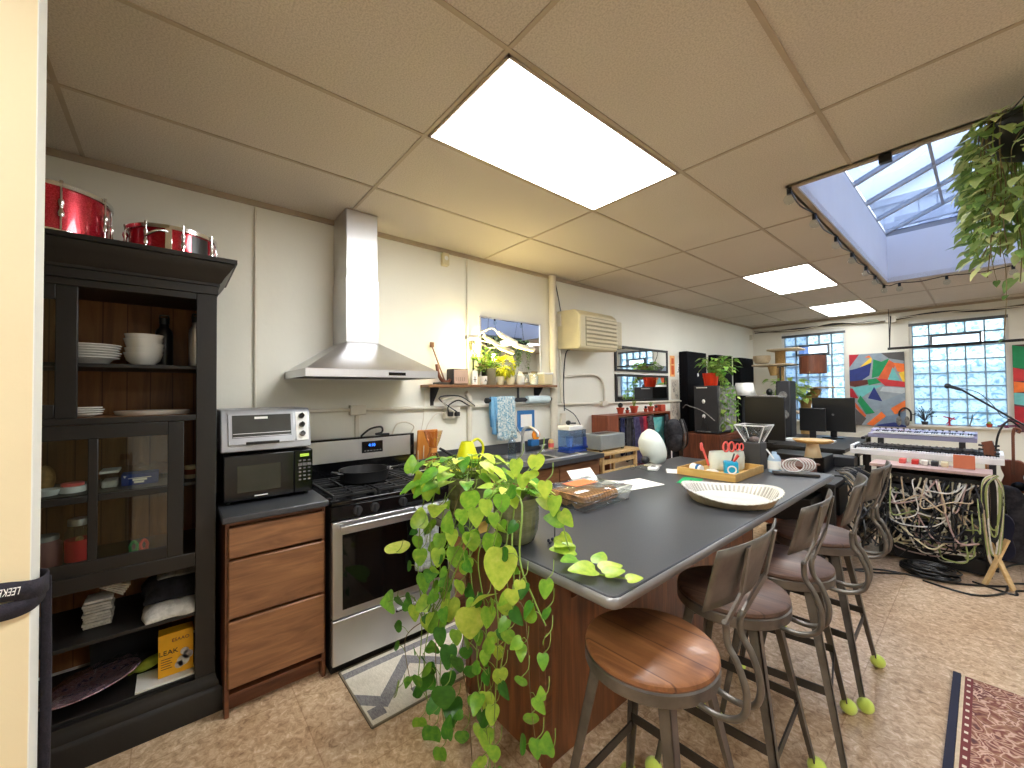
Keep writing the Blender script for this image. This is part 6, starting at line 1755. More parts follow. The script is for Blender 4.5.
plantB = thing('potted_pothos', 'bushy trailing pothos in a ribbed olive pot, the left one on the island corner', 'plant', (-1.55, 1.05, TZ))
ribbed_pot(plantA, -1.2, 1.03, TZ, .088, .175)
ribbed_pot(plantB, -1.55, 1.05, TZ, .098, .2)
fo = {'A': MB(), 'B': MB()}; stg = {'A': MB(), 'B': MB()}; stw = {'A': MB(), 'B': MB()}
for pl, r, wd, pts in STRANDS:
    (stw if wd else stg)[pl].tube(pts, r * .75, 7, 6, r2=r * .45)
    full, smp = along(pts, 4 if wd else 7)
    for i, p in enumerate(smp):
        if p.z < .06 or i == 0: continue
        a = rp.uniform(0, 2 * pi)
        d = V((cos(a), sin(a) * .5 - .25, -.55 + rp.uniform(-.3, .4)))
        side = V((cos(a), -.3, 0)) * rp.uniform(.02, .05)
        q = p + side + V((0, 0, rp.uniform(-.01, .03)))
        stg[pl].tube([p, p + side * .5 + V((0, 0, .015)), q], .0014, 5, 3)
        fo[pl].leaf(q, d, (rp.uniform(-.5, .7), -1, rp.uniform(.1, .8)), rp.uniform(.04, .07), droop=rp.uniform(.1, .35), tone=rp.uniform(.1, .7))
for h in HAND:
    bx, by, bz, dx, dy, dz, nx_, ny_, nz_, L_, tn = h
    pl = 'A' if bx > -1.33 else 'B'
    nx_ += rp.uniform(-.5, .5); ny_ += rp.uniform(-.3, .3); nz_ += rp.uniform(-.2, .5); L_ *= .86
    fo[pl].leaf((bx, by, bz), (dx, dy, dz), (nx_, ny_, nz_), L_, droop=rp.uniform(.08, .25), tone=tn)
    p = V((bx, by, bz)); stg[pl].tube([p, p + V((.01, .02, .02)), p + V((.0, .035, .05))], .0016, 5, 3)
bush(fo['A'], stg['A'], (-1.2, 1.03, TZ + .16), 24, .13, .10, .07, rp, (.4, .95), bias=(.0, -.05, 0))
bush(fo['B'], stg['B'], (-1.55, 1.05, TZ + .18), 64, .21, .13, .08, rp, (.3, .95), bias=(.05, -.08, -.03))
stg['A'].tube(TRAIL, .003, 7, 6)
for x, y, z, L_, a in TLEAF:
    aa = radians(a); d = V((.65 * cos(aa) , .76 * cos(aa), -.75 * sin(aa) if z > .95 else .15)) + V((.3 * sin(aa), -.3 * sin(aa), 0))
    fo['A'].leaf((x, y, max(z, TZ + .012)), d, (.1, -.3, 1) if z < .95 else (.2, -1, .5), L_, droop=.1, tone=rp.uniform(.55, .85))
for pl, t in (('A', plantA), ('B', plantB)):
    build('foliage', fo[pl], 'leaf_pothos', parent=t, recalc=False, sub=1)
    build('vines', stg[pl], 'stem', parent=t)
    build('woody_stems', stw[pl], 'stem_brown', parent=t)
# things around the pots
solo('paper_tag', 'small tan folded tag lying at the foot of the olive pots', 'tag', MB().obox((-1.36, .985, TZ + .022), .05, .05, .0015, rotm('X', 55) @ rotm('Z', 30)), 'bamboo')
b = MB()
for k in range(22):
    a = .9 * k; b.sphere((-1.075 + .03 * cos(a) , 1.12 + .025 * sin(a), TZ + .006 + .002 * (k % 2)), .0055, 8)
solo('bead_string', 'small heap of dark and white beads beside the olive pot', 'beads', b, 'navy')
t = thing('pull_chain', 'thin dark bead chain hanging over the rim of the olive pot', 'chain', (-1.1, 1.08, TZ))
build('chain', MB().tube([(-1.11, 1.09, TZ + .18), (-1.09, 1.11, TZ + .17), (-1.08, 1.12, TZ + .10), (-1.08, 1.12, TZ + .012)], .0022, 6, 5), 'dark_gray', parent=t)

# hanging plant by the skylight
def hanging(label, cx, cy, seed, n=26, top=2.695):
    r_ = random.Random(seed)
    t = thing('hanging_plant', label, 'plant', (cx, cy, 2.42), 'plants hanging around the skylight')
    z = 2.42
    build('pot', MB().lathe([(0, 0), (.06, 0), (.1, .025), (.13, .075), (.142, .13), (.148, .13), (.148, .145), (.138, .145), (.13, .12), (0, .12)], (cx, cy, z), 36), 'black_plastic', parent=t)
    build('soil', MB().cyl((cx, cy, z + .12), (cx, cy, z + .13), .128, n=24), 'soil', parent=t)
    b = MB()
    for k in range(3):
        a = 2 * pi * k / 3; b.tube([(cx + .14 * cos(a), cy + .14 * sin(a), z + .14), (cx, cy, top)], .0025, 6)
    build('hanger', b, 'dark_gray', parent=t)
    f_ = MB(); s_ = MB(); w_ = MB()
    for k in range(n):
        a = r_.uniform(0, 2 * pi); L_ = r_.uniform(.2, .6); R_ = r_.uniform(.13, .18)
        pts = [V((cx + .07 * cos(a), cy + .07 * sin(a), z + .13)), V((cx + .15 * cos(a), cy + .15 * sin(a), z + .16))]
        for j in range(1, 5):
            pts.append(V((cx + (R_ + r_.uniform(-.02, .02)) * cos(a), cy + (R_ + r_.uniform(-.02, .02)) * sin(a), z + .12 - L_ * j / 4)))
        (s_ if k % 3 else w_).tube(pts, .002, 5, 5)
        fl_, sm = along(pts, int(8 + L_ * 26))
        for p in sm[(4 if seed == 5 else 1):]:
            b_ = a + r_.uniform(-1.2, 1.2)
            q = p + V((cos(b_), sin(b_), 0)) * .025
            f_.leaf(q, (cos(b_), sin(b_), r_.uniform(-1.1, .1)), (cos(b_) * .5, sin(b_) * .5, 1), r_.uniform(.032, .066), droop=.25, tone=r_.uniform(.2, 1))
    for k in range(10):
        a = r_.uniform(0, 2 * pi); L_ = r_.uniform(.6, .85); pts = []
        for j in range(6): pts.append(V((cx + .15 * cos(a) + r_.uniform(-.04, .04), cy + .15 * sin(a) + r_.uniform(-.04, .04), z + .1 - L_ * j / 5)))
        w_.tube(pts, .0012, 4, 4)
        for p in pts[3:]: f_.leaf(p, (r_.uniform(-1, 1), r_.uniform(-1, 1), -.6), (0, 0, 1), .025, tone=.1)
    build('foliage', f_, 'leaf_hang', parent=t, recalc=False); build('vines', s_, 'stem', parent=t); build('dry_stems', w_, 'stem_brown', parent=t)
    return t
hp = hanging('dense trailing plant in a black bowl hanging nearest, top right by the skylight', .15, 2.6, 5, 50)
hq = hanging('trailing plant in a black bowl hanging deeper by the skylight, seen in the shelf mirror', .47, 4.75, 6, 26, 3.3)
hr = copy_tree(hq); hr['label'] = 'farthest trailing plant in a black bowl beside the skylight, seen in the shelf mirror'; hr.location = (.55, 5.6, 2.42); hr.rotation_euler = (0, 0, 1.2)

# shelf plants
t = thing('spindly_plant', 'spindly dark leaved plant in a pale cup under the grow light', 'plant', (-2.84, 2.0, SZ))
build('pot', MB().lathe([(0, 0), (.03, 0), (.038, .07), (.034, .07), (.028, .01), (0, .01)], (-2.855, 2.02, SZ), 20), 'cream_plastic', parent=t)
f_ = MB(); s_ = MB(); r_ = random.Random(3)
for k in range(26):
    a = r_.uniform(0, 2 * pi); q = r_.uniform(.03, .1); tp = V((-2.84 + q * cos(a) * .5, 2.09 + q * sin(a) * 1.5, SZ + r_.uniform(.12, .32)))
    s_.tube([(-2.855, 2.03, SZ + .05), (-2.85, 2.05, SZ + .15), tp], .0018, 5, 4)
    for j in range(4): f_.leaf(tp + V((r_.uniform(-.02, .02), r_.uniform(-.03, .03), r_.uniform(-.05, .02))), (r_.uniform(-1, 1), r_.uniform(-1, 1), r_.uniform(-.5, .8)), (0, 0, 1), r_.uniform(.025, .045), tone=r_.uniform(.1, .8))
build('foliage', f_, 'leaf_fern', parent=t, recalc=False); build('stems', s_, 'stem_brown', parent=t)
t = thing('bushy_plant', 'bushy bright yellow green plant lit by the grow light on the shelf', 'plant', (-2.82, 2.31, SZ + .076))
f_ = MB(); s_ = MB(); z = SZ + .08
for k in range(150):
    u_ = r_.uniform(-1, 1); a = r_.uniform(0, 2 * pi); q = sqrt(1 - u_ * u_)
    n_ = V((q * cos(a), q * sin(a), u_)); p = V((-2.82, 2.31, z + .085)) + V((n_.x * .06, n_.y * .085, n_.z * .085))
    f_.leaf(p, n_ + V((0, 0, -.3)), (r_.uniform(-.5, .5), r_.uniform(-.5, .5), 1), r_.uniform(.025, .045), tone=r_.uniform(0, 1))
for k in range(12):
    s_.tube([(-2.82, 2.31, z), (-2.82 + r_.uniform(-.03, .03), 2.31 + r_.uniform(-.05, .05), z + .1)], .002, 5)
build('foliage', f_, 'leaf_yellow', parent=t, recalc=False); build('stems', s_, 'stem', parent=t)
t = thing('trailing_plant', 'thin leaved plant in front of the shelf mirror, right of the spindly plant', 'plant', (-2.83, 2.17, SZ + .145))
f_ = MB(); s_ = MB()
for k in range(40):
    a = r_.uniform(0, 2 * pi); q = r_.uniform(.02, .09); tp = V((-2.83 + q * cos(a) * .5, 2.16 + q * sin(a), SZ + r_.uniform(.17, .30)))
    s_.tube([(-2.83, 2.15, SZ + .142), tp], .0016, 5)
    for j in range(2): f_.leaf(tp, (r_.uniform(-1, 1), r_.uniform(-1, 1), r_.uniform(-.5, .8)), (0, 0, 1), r_.uniform(.02, .04), tone=r_.uniform(.3, 1))
build('foliage', f_, 'leaf_fern', parent=t, recalc=False); build('stems', s_, 'stem', parent=t)
# ------------------------------------------------------------------ wall past the air conditioner
def flat(name, label, cat, y0, y1, z0, z1, m, d=.004):
    return solo(name, label, cat, MB().box(XL + .0005, XL + d, y0, y1, z0, z1), m)
t = thing('art_print', 'small orange framed print right of the black framed mirrors', 'print', (XL, 5.48, 1.72))
build('sheet', MB().box(XL + .001, XL + .008, 5.40, 5.53, 1.70, 2.0), mat('print_peach', (236, 176, 110), .7), parent=t)
build('printed_figure', MB().box(XL + .008, XL + .009, 5.435, 5.50, 1.88, 1.965).box(XL + .008, XL + .009, 5.43, 5.505, 1.73, 1.86), mat('print_orange', (206, 88, 34), .7), parent=t)
t = thing('art_print', 'tiny black and white print right of the orange print', 'print', (XL, 5.65, 1.72))
build('sheet', MB().box(XL + .001, XL + .006, 5.60, 5.68, 1.74, 1.9), 'paper', parent=t)
b = MB(); r_ = random.Random(2)
for k in range(9):
    y = 5.61 + r_.random() * .05; z = 1.75 + r_.random() * .12; b.box(XL + .006, XL + .007, y, y + .012, z, z + .02)
build('printed_marks', b, 'black_paint', parent=t)
def sketch(label, y0, y1, z0, z1, n, seed):
    t = thing('line_drawing', label, 'drawing', (XL, (y0 + y1) / 2, z0))
    build('sheet', MB().box(XL + .001, XL + .005, y0, y1, z0, z1), mat('sheet_beige', (214, 204, 186), .8), parent=t)
    r_ = random.Random(seed); b = MB()
    for k in range(n):
        c = V((XL + .006, r_.uniform(y0 + .04, y1 - .04), r_.uniform(z0 + .04, z1 - .04))); q = r_.uniform(.015, .04)
        b.tube([c + V((0, q * cos(a) * .8, q * sin(a) * 1.2)) for a in [2 * pi * j / 12 for j in range(13)]], .0012, 4)
    build('drawn_lines', b, 'dark_gray', parent=t)
sketch('small beige line drawing under the orange print', 5.43, 5.64, 1.38, 1.66, 10, 1)
sketch('tall beige line drawing hanging low beside the first black panel', 5.4, 5.62, .78, 1.34, 16, 2)
t = thing('framed_picture', 'small white framed dark picture low on the wall behind the dish lamp', 'picture', (XL, 5.5, .48))
build('frame', MB().box(XL + .001, XL + .02, 5.34, 5.62, .46, .76), 'paper', parent=t, bevel=.002)
build('picture', MB().box(XL + .02, XL + .021, 5.39, 5.58, .5, .70), 'dark_gray', parent=t)

# coat shelf
t = thing('coat_shelf', 'long reddish shelf with side boards, hung with clothes under the mirrors', 'shelf', (-2.8, 4.3, 0))
build('top_board', MB().box(-2.89, -2.66, 3.62, 4.95, 1.215, 1.235), 'red_wood', parent=t, bevel=.002)
for y in (3.62, 4.93): build('side_board', MB().box(-2.89, -2.66, y, y + .02, 0, 1.215), 'red_wood', parent=t, bevel=.002)
build('end_panel', MB().box(-2.665, -2.65, 3.60, 3.80, .95, 1.235), 'red_wood', parent=t, bevel=.002)
build('rail', MB().cyl((-2.7, 3.64, 1.18), (-2.7, 4.93, 1.18), .012, n=10), 'dark_gray', parent=t)
def garment(label, y, w, z0, m, seed, x=-2.66):
    r_ = random.Random(seed); rows = []
    for i in range(12):
        u = i / 11; z = 1.2 - (1.2 - z0) * u; sw = min(1, .45 + u * 2)
        rows.append([(x + .02 * sin(5 * v_ + seed) * (.4 + u) + r_.uniform(-.004, .004) + .015 * math.sin(9 * v_ + seed * 2), y + (v_ - .5) * w * sw, z - .01 * abs(v_ - .5)) for v_ in [j / 10 for j in range(11)]])
    return solo('hanging_garment', label, 'garment', MB().sheet(rows), m, thick=.02)
M['g_navy'] = cloth('g_navy', (24, 28, 62), (40, 44, 84), 12); M['g_char'] = cloth('g_char', (34, 34, 38), (58, 56, 60), 14)
M['g_violet'] = cloth('g_violet', (66, 60, 98), (96, 92, 126), 12); M['g_red'] = cloth('g_red', (150, 24, 44), (186, 50, 66), 12)
M['g_plum'] = cloth('g_plum', (90, 36, 66), (124, 60, 88), 12); M['g_dots'] = cloth('g_dots', (22, 20, 24), (90, 84, 88), 45)
for a in (('navy garment at the left end of the coat shelf', 3.88, .14, .78, 'g_navy', 1), ('charcoal garment right of the navy one on the coat shelf', 4.02, .16, .7, 'g_char', 2),
          ('violet grey garment in the left middle of the coat shelf', 4.14, .12, .66, 'g_violet', 3), ('plum garment beside the red one on the coat shelf', 4.24, .1, .6, 'g_plum', 4),
          ('crimson garment in the middle of the coat shelf', 4.33, .16, .7, 'g_red', 5), ('black spotted garment right of the crimson one', 4.46, .18, .35, 'g_dots', 6)):
    garment(*a)
garment('dark grey garment at the right end of the coat shelf', 4.86, .14, .6, 'g_char', 8)
pm, nt, bs = newmat('teal_canvas')
f = noise(nt, coords(nt), 6, 4, .6, 1.5)
nt.links.new(ramp(nt, f, [(.35, lin((70, 150, 150))), (.55, lin((110, 186, 180))), (.68, lin((190, 150, 110)))]), bs.inputs['Base Color'])
solo('teal_painting', 'teal and tan canvas leaning behind the hanging clothes', 'painting', MB().box(-2.72, -2.70, 4.56, 4.90, .72, 1.17), pm)
b = MB(); b.sphere((-2.55, 4.82, .98), .14, 18, (.8, 1.1, 1.2)); b.sphere((-2.5, 4.76, .86), .12, 16, (.8, 1, 1))
t = thing('backpack', 'dark backpack with loose straps hanging at the right of the clothes', 'bag', (-2.5, 4.8, .75))
build('bag_body', b, 'g_char', parent=t)
for k in range(3): build('strap', MB().tube([(-2.42, 4.72 + .04 * k, 1.15), (-2.36, 4.68 + .05 * k, 1.0), (-2.38, 4.7 + .06 * k, .85), (-2.43, 4.8, .78)], .009, 8, 5), ['black_plastic', 'cloth_gray', 'black_plastic'][k], parent=t)
def tiny_pot(label, y, s, plant):
    z = 1.236
    t = thing('tiny_pot', label, 'pot', (-2.76, y, z))
    build('pot', MB().lathe([(0, 0), (.03 * s, 0), (.04 * s, .055 * s), (.046 * s, .056 * s), (.046 * s, .072 * s), (.04 * s, .072 * s), (.036 * s, .05 * s), (0, .05 * s)], (-2.76, y, z), 18), 'terracotta', parent=t)
    b = MB()
    if plant == 'ball': b.sphere((-2.76, y, z + .1 * s), .03 * s, 12)
    else:
        for k in range(6): b.bar((-2.76, y, z + .05 * s), (-2.76 + .02 * cos(k), y + .03 * sin(k * 2), z + .13 * s), .006, .004)
    build('cactus', b, 'black_plastic' if plant == 'ball' else 'stem', parent=t)
tiny_pot('terracotta pot with a dark round cactus, leftmost on the coat shelf', 3.99, 1, 'ball')
tiny_pot('very small terracotta pot second from the left on the coat shelf', 4.13, .55, 'ball')
tiny_pot('widest terracotta pot with thin green spikes on the coat shelf', 4.27, 1.15, 'spike')
tiny_pot('very small terracotta pot in the middle of the coat shelf', 4.53, .6, 'ball')
tiny_pot('terracotta pot with thin spikes right of the middle of the coat shelf', 4.64, .95, 'spike')
tiny_pot('very small terracotta pot near the right end of the coat shelf', 4.78, .6, 'ball')
solo('terracotta_box', 'square terracotta box at the right end of the coat shelf', 'box', MB().box(-2.82, -2.72, 4.83, 4.94, 1.2355, 1.32), 'terracotta', bevel=.004)

# acoustic panels
def panel(label, y, z0=.86, z1=2.07):
    t = thing('acoustic_panel', label, 'acoustic panel', (-2.84, y + .3, z0), 'black acoustic panels on the wall')
    build('panel', MB().box(XL + .002, -2.77, y, y + .62, z0, z1), 'black_fabric', parent=t, bevel=.012)
    return t
t = panel('large black acoustic panel nearest the mirrors', 5.66)
build('white_badge', MB().sphere((-2.768, 5.98, 1.73), .022, 12, (.3, 1, 1.3)), 'white_plastic', parent=t)
panel('middle black acoustic panel behind the red plant pot', 6.62)
panel('rightmost black acoustic panel, nearest the window corner', 7.6)

# ------------------------------------------------------------------ studio desk area
t = thing('wooden_cabinet', 'brown wooden cabinet under the black equipment tower', 'cabinet', (-2.5, 5.7, 0))
build('body', MB().box(-2.74, -2.24, 5.42, 6.2, 0, .915), 'walnut', parent=t, bevel=.004)
for z in (.5,): build('door', MB().box(-2.24, -2.228, 5.44, 6.18, .05, .88), 'walnut', parent=t, bevel=.003)
t = thing('equipment_tower', 'black equipment tower with two white sockets standing on the wooden cabinet', 'tower', (-2.42, 5.7, .916))
build('case', MB().box(-2.58, -2.27, 5.44, 6.05, .93, 1.56), 'dark_gray', parent=t, bevel=.006)
build('side_grille', MB().box(-2.27, -2.262, 5.47, 6.02, .96, 1.54), 'cloth_gray', parent=t, bevel=.002)
build('handle', MB().bar((-2.54, 5.432, 1.535), (-2.40, 5.432, 1.535), .012, .012), 'white_plastic', parent=t)
for z in (1.35, 1.15): build('socket', MB().sphere((-2.45, 5.436, z), .022, 12, (1, .4, 1.4)), 'white_plastic', parent=t)
for k in range(3): build('cable', MB().tube([(-2.45, 5.42, 1.14), (-2.46 + .03 * k, 5.41, 1.05), (-2.48 + .05 * k, 5.42, .96)], .006, 6, 4), 'black_plastic', parent=t)
build('foot_strip', MB().box(-2.54, -2.36, 5.433, 5.44, .94, .955), 'cloth_gray', parent=t)
pipe('white cable looping from the wall switch across the black tower', [(XL + .08, 5.6, 1.25), (-2.7, 5.45, 1.3), (-2.62, 5.42, 1.28), (-2.45, 5.41, 1.22), (-2.3, 5.41, 1.1)], .006, 'cloth_gray', 6, 'cable', 'loose_cable')
# red pot plant
t = thing('red_potted_plant', 'leafy green plant in a red ribbed pot with a long vine hanging down the tower', 'plant', (-2.42, 5.66, 1.561))
cx, cy, z = -2.43, 5.62, 1.562; n = 60; b = MB(); vs = []
for q, zz_ in ((0, 0), (.075, 0), (.08, .01), (.098, .15), (.102, .17), (.094, .17), (.09, .15), (0, .15)):
    for i in range(n): th = 2 * pi * i / n; rr = q * (1 + .03 * cos(th * 15)); vs.append((cx + rr * cos(th), cy + rr * sin(th), z + zz_))
b.add(vs, [(k * n + i, k * n + (i + 1) % n, (k + 1) * n + (i + 1) % n, (k + 1) * n + i) for k in range(7) for i in range(n)])
build('pot', b, 'red_pot', parent=t)
f_ = MB(); s_ = MB(); r_ = random.Random(8)
bush(f_, s_, (cx + .03, cy, z + .15), 90, .24, .26, .07, r_, (.1, .9), bias=(.12, .1, -.05))
for k in range(7):
    x0 = -2.26 + .03 * k + r_.uniform(-.02, .02)
    pts = [V((cx + .05, cy, z + .16)), V((-2.26, 5.55, z + .14)), V((x0, 5.5, z - .1)), V((x0 + .02, 5.49, z - .3)), V((x0 + r_.uniform(-.02, .02), 5.49, z - .55 - .03 * (k % 3)))]
    s_.tube(pts, .0025, 5, 5); fl_, sm = along(pts, 20)
    for p in sm[2:]:
        a = r_.uniform(0, 2 * pi); f_.leaf(p, (cos(a), sin(a), -.6), (cos(a) * .4, sin(a) * .4 - .3, 1), r_.uniform(.04, .07), tone=r_.uniform(.2, 1))
build('foliage', f_, 'leaf_fern', parent=t, recalc=False); build('vines', s_, 'stem', parent=t)
# desk
dk = thing('studio_desk', 'long dark studio desk under the monitors by the left window', 'desk', (-1.9, 6.3, 0))
build('desk_top', MB().box(-2.2, -1.0, 5.55, 7.1, .80, .84), 'black_paint', parent=dk, bevel=.003)
for x in (-2.15, -1.08):
    for y in (5.6, 7.02): build('leg', MB().box(x, x + .05, y, y + .05, 0, .80), 'black_paint', parent=dk)
build('back_panel', MB().box(-2.15, -1.05, 5.66, 5.68, .2, .80), 'black_paint', parent=dk)
def monitor(label, x0, x1, z0, z1, y, edge=False):
    t = thing('monitor', label, 'monitor', ((x0 + x1) / 2, y, .841))
    build('screen_housing', MB().box(x0, x1, y, y + .035, z0, z1), 'black_plastic', parent=t, bevel=.006)
    xm = (x0 + x1) / 2
    build('stand', MB().box(xm - .035, xm + .035, y + .01, y + .03, .85, z0 + .05).box(xm - .11, xm + .11, y - .06, y + .1, .842, .855), 'black_plastic', parent=t, bevel=.003)
    if edge: build('badge', MB().cyl((xm, y, (z0 + z1) / 2), (xm, y - .003, (z0 + z1) / 2), .014, n=14), 'cloth_gray', parent=t)
monitor('big flat black monitor seen from behind, next to the hanging vine', -2.0, -1.56, .88, 1.41, 5.58)
monitor('wide black monitor below the brown lamp shade', -1.56, -1.10, .93, 1.38, 6.75, True)
monitor('smaller bare screen overlapping the left side of the wide monitor', -1.62, -1.34, .95, 1.25, 6.4)
solo('white_keyboard', 'white slab keyboard lying under the monitors on the studio desk', 'keyboard', MB().box(-1.7, -1.2, 6.0, 6.25, .842, .868), 'white_plastic', bevel=.003)
solo('silver_laptop', 'thin silver laptop lid resting above the big black monitor', 'laptop', MB().box(-1.98, -1.62, 5.575, 5.62, 1.412, 1.43), 'cloth_gray', bevel=.003)
t = thing('studio_speaker', 'tall black studio speaker with a pale grey cone behind the big monitor', 'speaker', (-1.8, 6.6, .841))
build('cabinet', MB().box(-1.92, -1.74, 6.5, 6.75, .842, 1.62), 'dark_gray', parent=t, bevel=.02)
for z, r in ((1.42, .05), (1.15, .065)): build('cone', MB().lathe([(0, .0), (r * .4, .004), (r, .012), (r * 1.05, .006)], (-1.83, 6.5, z), 24, axis=(0, -1, 0)), 'cloth_gray', parent=t)
t = thing('white_table_lamp', 'small lamp with a square white shade above the big black monitor', 'lamp', (-2.3, 6.3, 1.2))
build('stand', MB().cyl((-2.27, 6.3, .841), (-2.27, 6.3, 1.44), .012, n=10).cyl((-2.27, 6.3, .841), (-2.27, 6.3, .855), .08, n=20), 'dark_gray', parent=t)
b = MB(); P = [[(-2.25 + i * s, 6.3 + j * s, z_) for i, j in ((-1, -1), (1, -1), (1, 1), (-1, 1), (-1, -1))] for s, z_ in ((.115, 1.42), (.085, 1.60))]
build('lamp_shade', b.sheet(P), 'paper', parent=t, thick=.004)
build('crossbar', MB().bar((-2.36, 6.3, 1.43), (-2.14, 6.3, 1.43), .006, .006), 'dark_gray', parent=t)
for k in range(3):
    c = (-2.15 + .12 * k, 7.0 + .03 * k, .841)
    b = MB().cyl(c, (c[0], c[1], 1.35 + .08 * (k % 2)), .012, n=10).sphere((c[0], c[1], 1.46 + .08 * (k % 2)), .045, 12, (1, 1, 1.3)).bar((c[0] - .05, c[1], 1.4), (c[0] + .06, c[1], 1.42), .02, .02)
    solo('desk_figurine', ['black bottle shaped figurine left of the leafy plant on the desk', 'middle black figurine on the studio desk', 'black figurine nearest the leafy plant'][k], 'figurine', b, 'black_plastic')
# floor lamp
t = thing('floor_lamp', 'floor lamp with a brown wood veneer drum shade in front of the left window', 'lamp', (-1.9, 6.56, 0))
LX, LY = -1.97, 6.9
build('pole', MB().cyl((LX, LY, .0), (LX, LY, 1.84), .012, n=12), 'black_paint', parent=t)
build('base', MB().cyl((LX, LY, 0), (LX, LY, .02), .14, n=28), 'black_paint', parent=t)
build('arm', MB().cyl((LX - .04, LY, 1.835), (-1.6, LY, 1.87), .009, n=10), 'black_paint', parent=t)
build('lamp_shade', MB().lathe([(.155, 0), (.157, 0), (.157, .25), (.155, .25), (.155, 0)], (-1.57, LY, 1.72), 48), 'walnut', parent=t)
build('finial', MB().cyl((-1.57, LY, 1.95), (-1.57, LY, 1.99), .012, n=10).bar((-1.72, LY, 1.955), (-1.42, LY, 1.955), .006, .006), 'black_paint', parent=t)
# cat tree
t = thing('cat_tree', 'beige carpeted cat tree with sisal posts in the far window corner', 'cat tree', (-2.25, 7.9, 0))
build('base', MB().box(-2.6, -1.95, 7.6, 8.15, 0, .05), 'carpet_beige', parent=t, bevel=.01)
build('platform', MB().box(-2.4, -1.94, 7.7, 8.1, 2.15, 2.185), 'carpet_beige', parent=t, bevel=.012)
build('platform', MB().box(-2.62, -2.05, 7.66, 8.14, 1.90, 1.93), 'carpet_beige', parent=t, bevel=.012)
build('platform', MB().box(-2.5, -1.95, 7.66, 8.14, 1.1, 1.14), 'carpet_beige', parent=t, bevel=.012)
build('post', MB().cyl((-2.25, 7.9, 1.93), (-2.25, 7.9, 2.15), .075, n=20), 'sisal', parent=t)
build('post', MB().cyl((-2.25, 7.9, 1.14), (-2.25, 7.9, 1.9), .05, n=20), 'sisal', parent=t)
build('post', MB().cyl((-2.25, 7.9, .05), (-2.25, 7.9, 1.1), .05, n=20), 'sisal', parent=t)
build('bucket', MB().lathe([(0, 0), (.05, 0), (.09, .16), (.085, .16), (.045, .01), (0, .01)], (-2.3, 7.72, 1.735), 24), 'sisal', parent=t)
build('basket', MB().lathe([(0, 0), (.09, .01), (.125, .07), (.12, .13), (.13, .13), (.135, .07), (.1, 0), (0, -.01)], (-2.5, 7.8, 1.955), 28), 'carpet_beige', parent=t)
t = thing('cat_perch', 'small curved beige cat perch standing right of the leafy plant', 'cat tree', (-1.65, 7.4, 0))
build('platform', MB().box(-1.82, -1.46, 7.3, 7.6, 1.51, 1.535), 'carpet_beige', parent=t, bevel=.008)
build('curved_support', MB().tube([(-1.66, 7.45, 1.51), (-1.7, 7.45, 1.42), (-1.78, 7.45, 1.32), (-1.8, 7.45, 1.1), (-1.8, 7.45, .03)], .07, 14, 5), 'sisal', parent=t)
build('base', MB().box(-2.0, -1.55, 7.3, 7.65, 0, .03), 'carpet_beige', parent=t, bevel=.005)
t = thing('leafy_window_plant', 'bright green leafy plant between the cat tree and the left window', 'plant', (-2.0, 7.25, 1.0))
build('pot', MB().lathe([(0, 0), (.07, 0), (.09, .16), (.08, .16), (0, .14)], (-2.0, 7.3, 1.17), 20), 'white_ceramic', parent=t)
build('stand', MB().cyl((-2.0, 7.3, 0), (-2.0, 7.3, 1.17), .03, n=12).cyl((-2.0, 7.3, 0), (-2.0, 7.3, .02), .12, n=20).cyl((-2.0, 7.3, 1.15), (-2.0, 7.3, 1.17), .09, n=20), 'black_paint', parent=t)
f_ = MB(); s_ = MB(); bush(f_, s_, (-1.98, 7.25, 1.33), 90, .3, .36, .1, r_, (.5, 1), bias=(.15, 0, -.1))
build('foliage', f_, 'leaf_fern', parent=t, recalc=False); build('stems', s_, 'stem', parent=t)

# ---- paintings on the back wall
def col(name, c): 
    if name not in M: M[name] = mat(name, c, .6, var=.12, vscale=14, bmp=.1)
    return name
def geo_painting(label, x0, x1, z0, z1, tris, base):
    t = thing('geometric_painting', label, 'painting', ((x0 + x1) / 2, YB - .02, z0))
    build('canvas', MB().box(x0, x1, YB - .03, YB - .002, z0, z1), col('p_base' + base[0], base[1]), parent=t, bevel=.002)
    by = {}
    for i, (c, pts) in enumerate(tris):
        b = MB()
        vs = [(x0 + (x1 - x0) * max(0, min(1, p[0])), YB - .0305 - .0004 * i, z0 + (z1 - z0) * (1 - max(0, min(1, p[1])))) for p in pts]
        b.add(vs, [tuple(range(len(vs)))])
        build('painted_shape', b, col('p_' + c, PC[c]), parent=t, recalc=False)

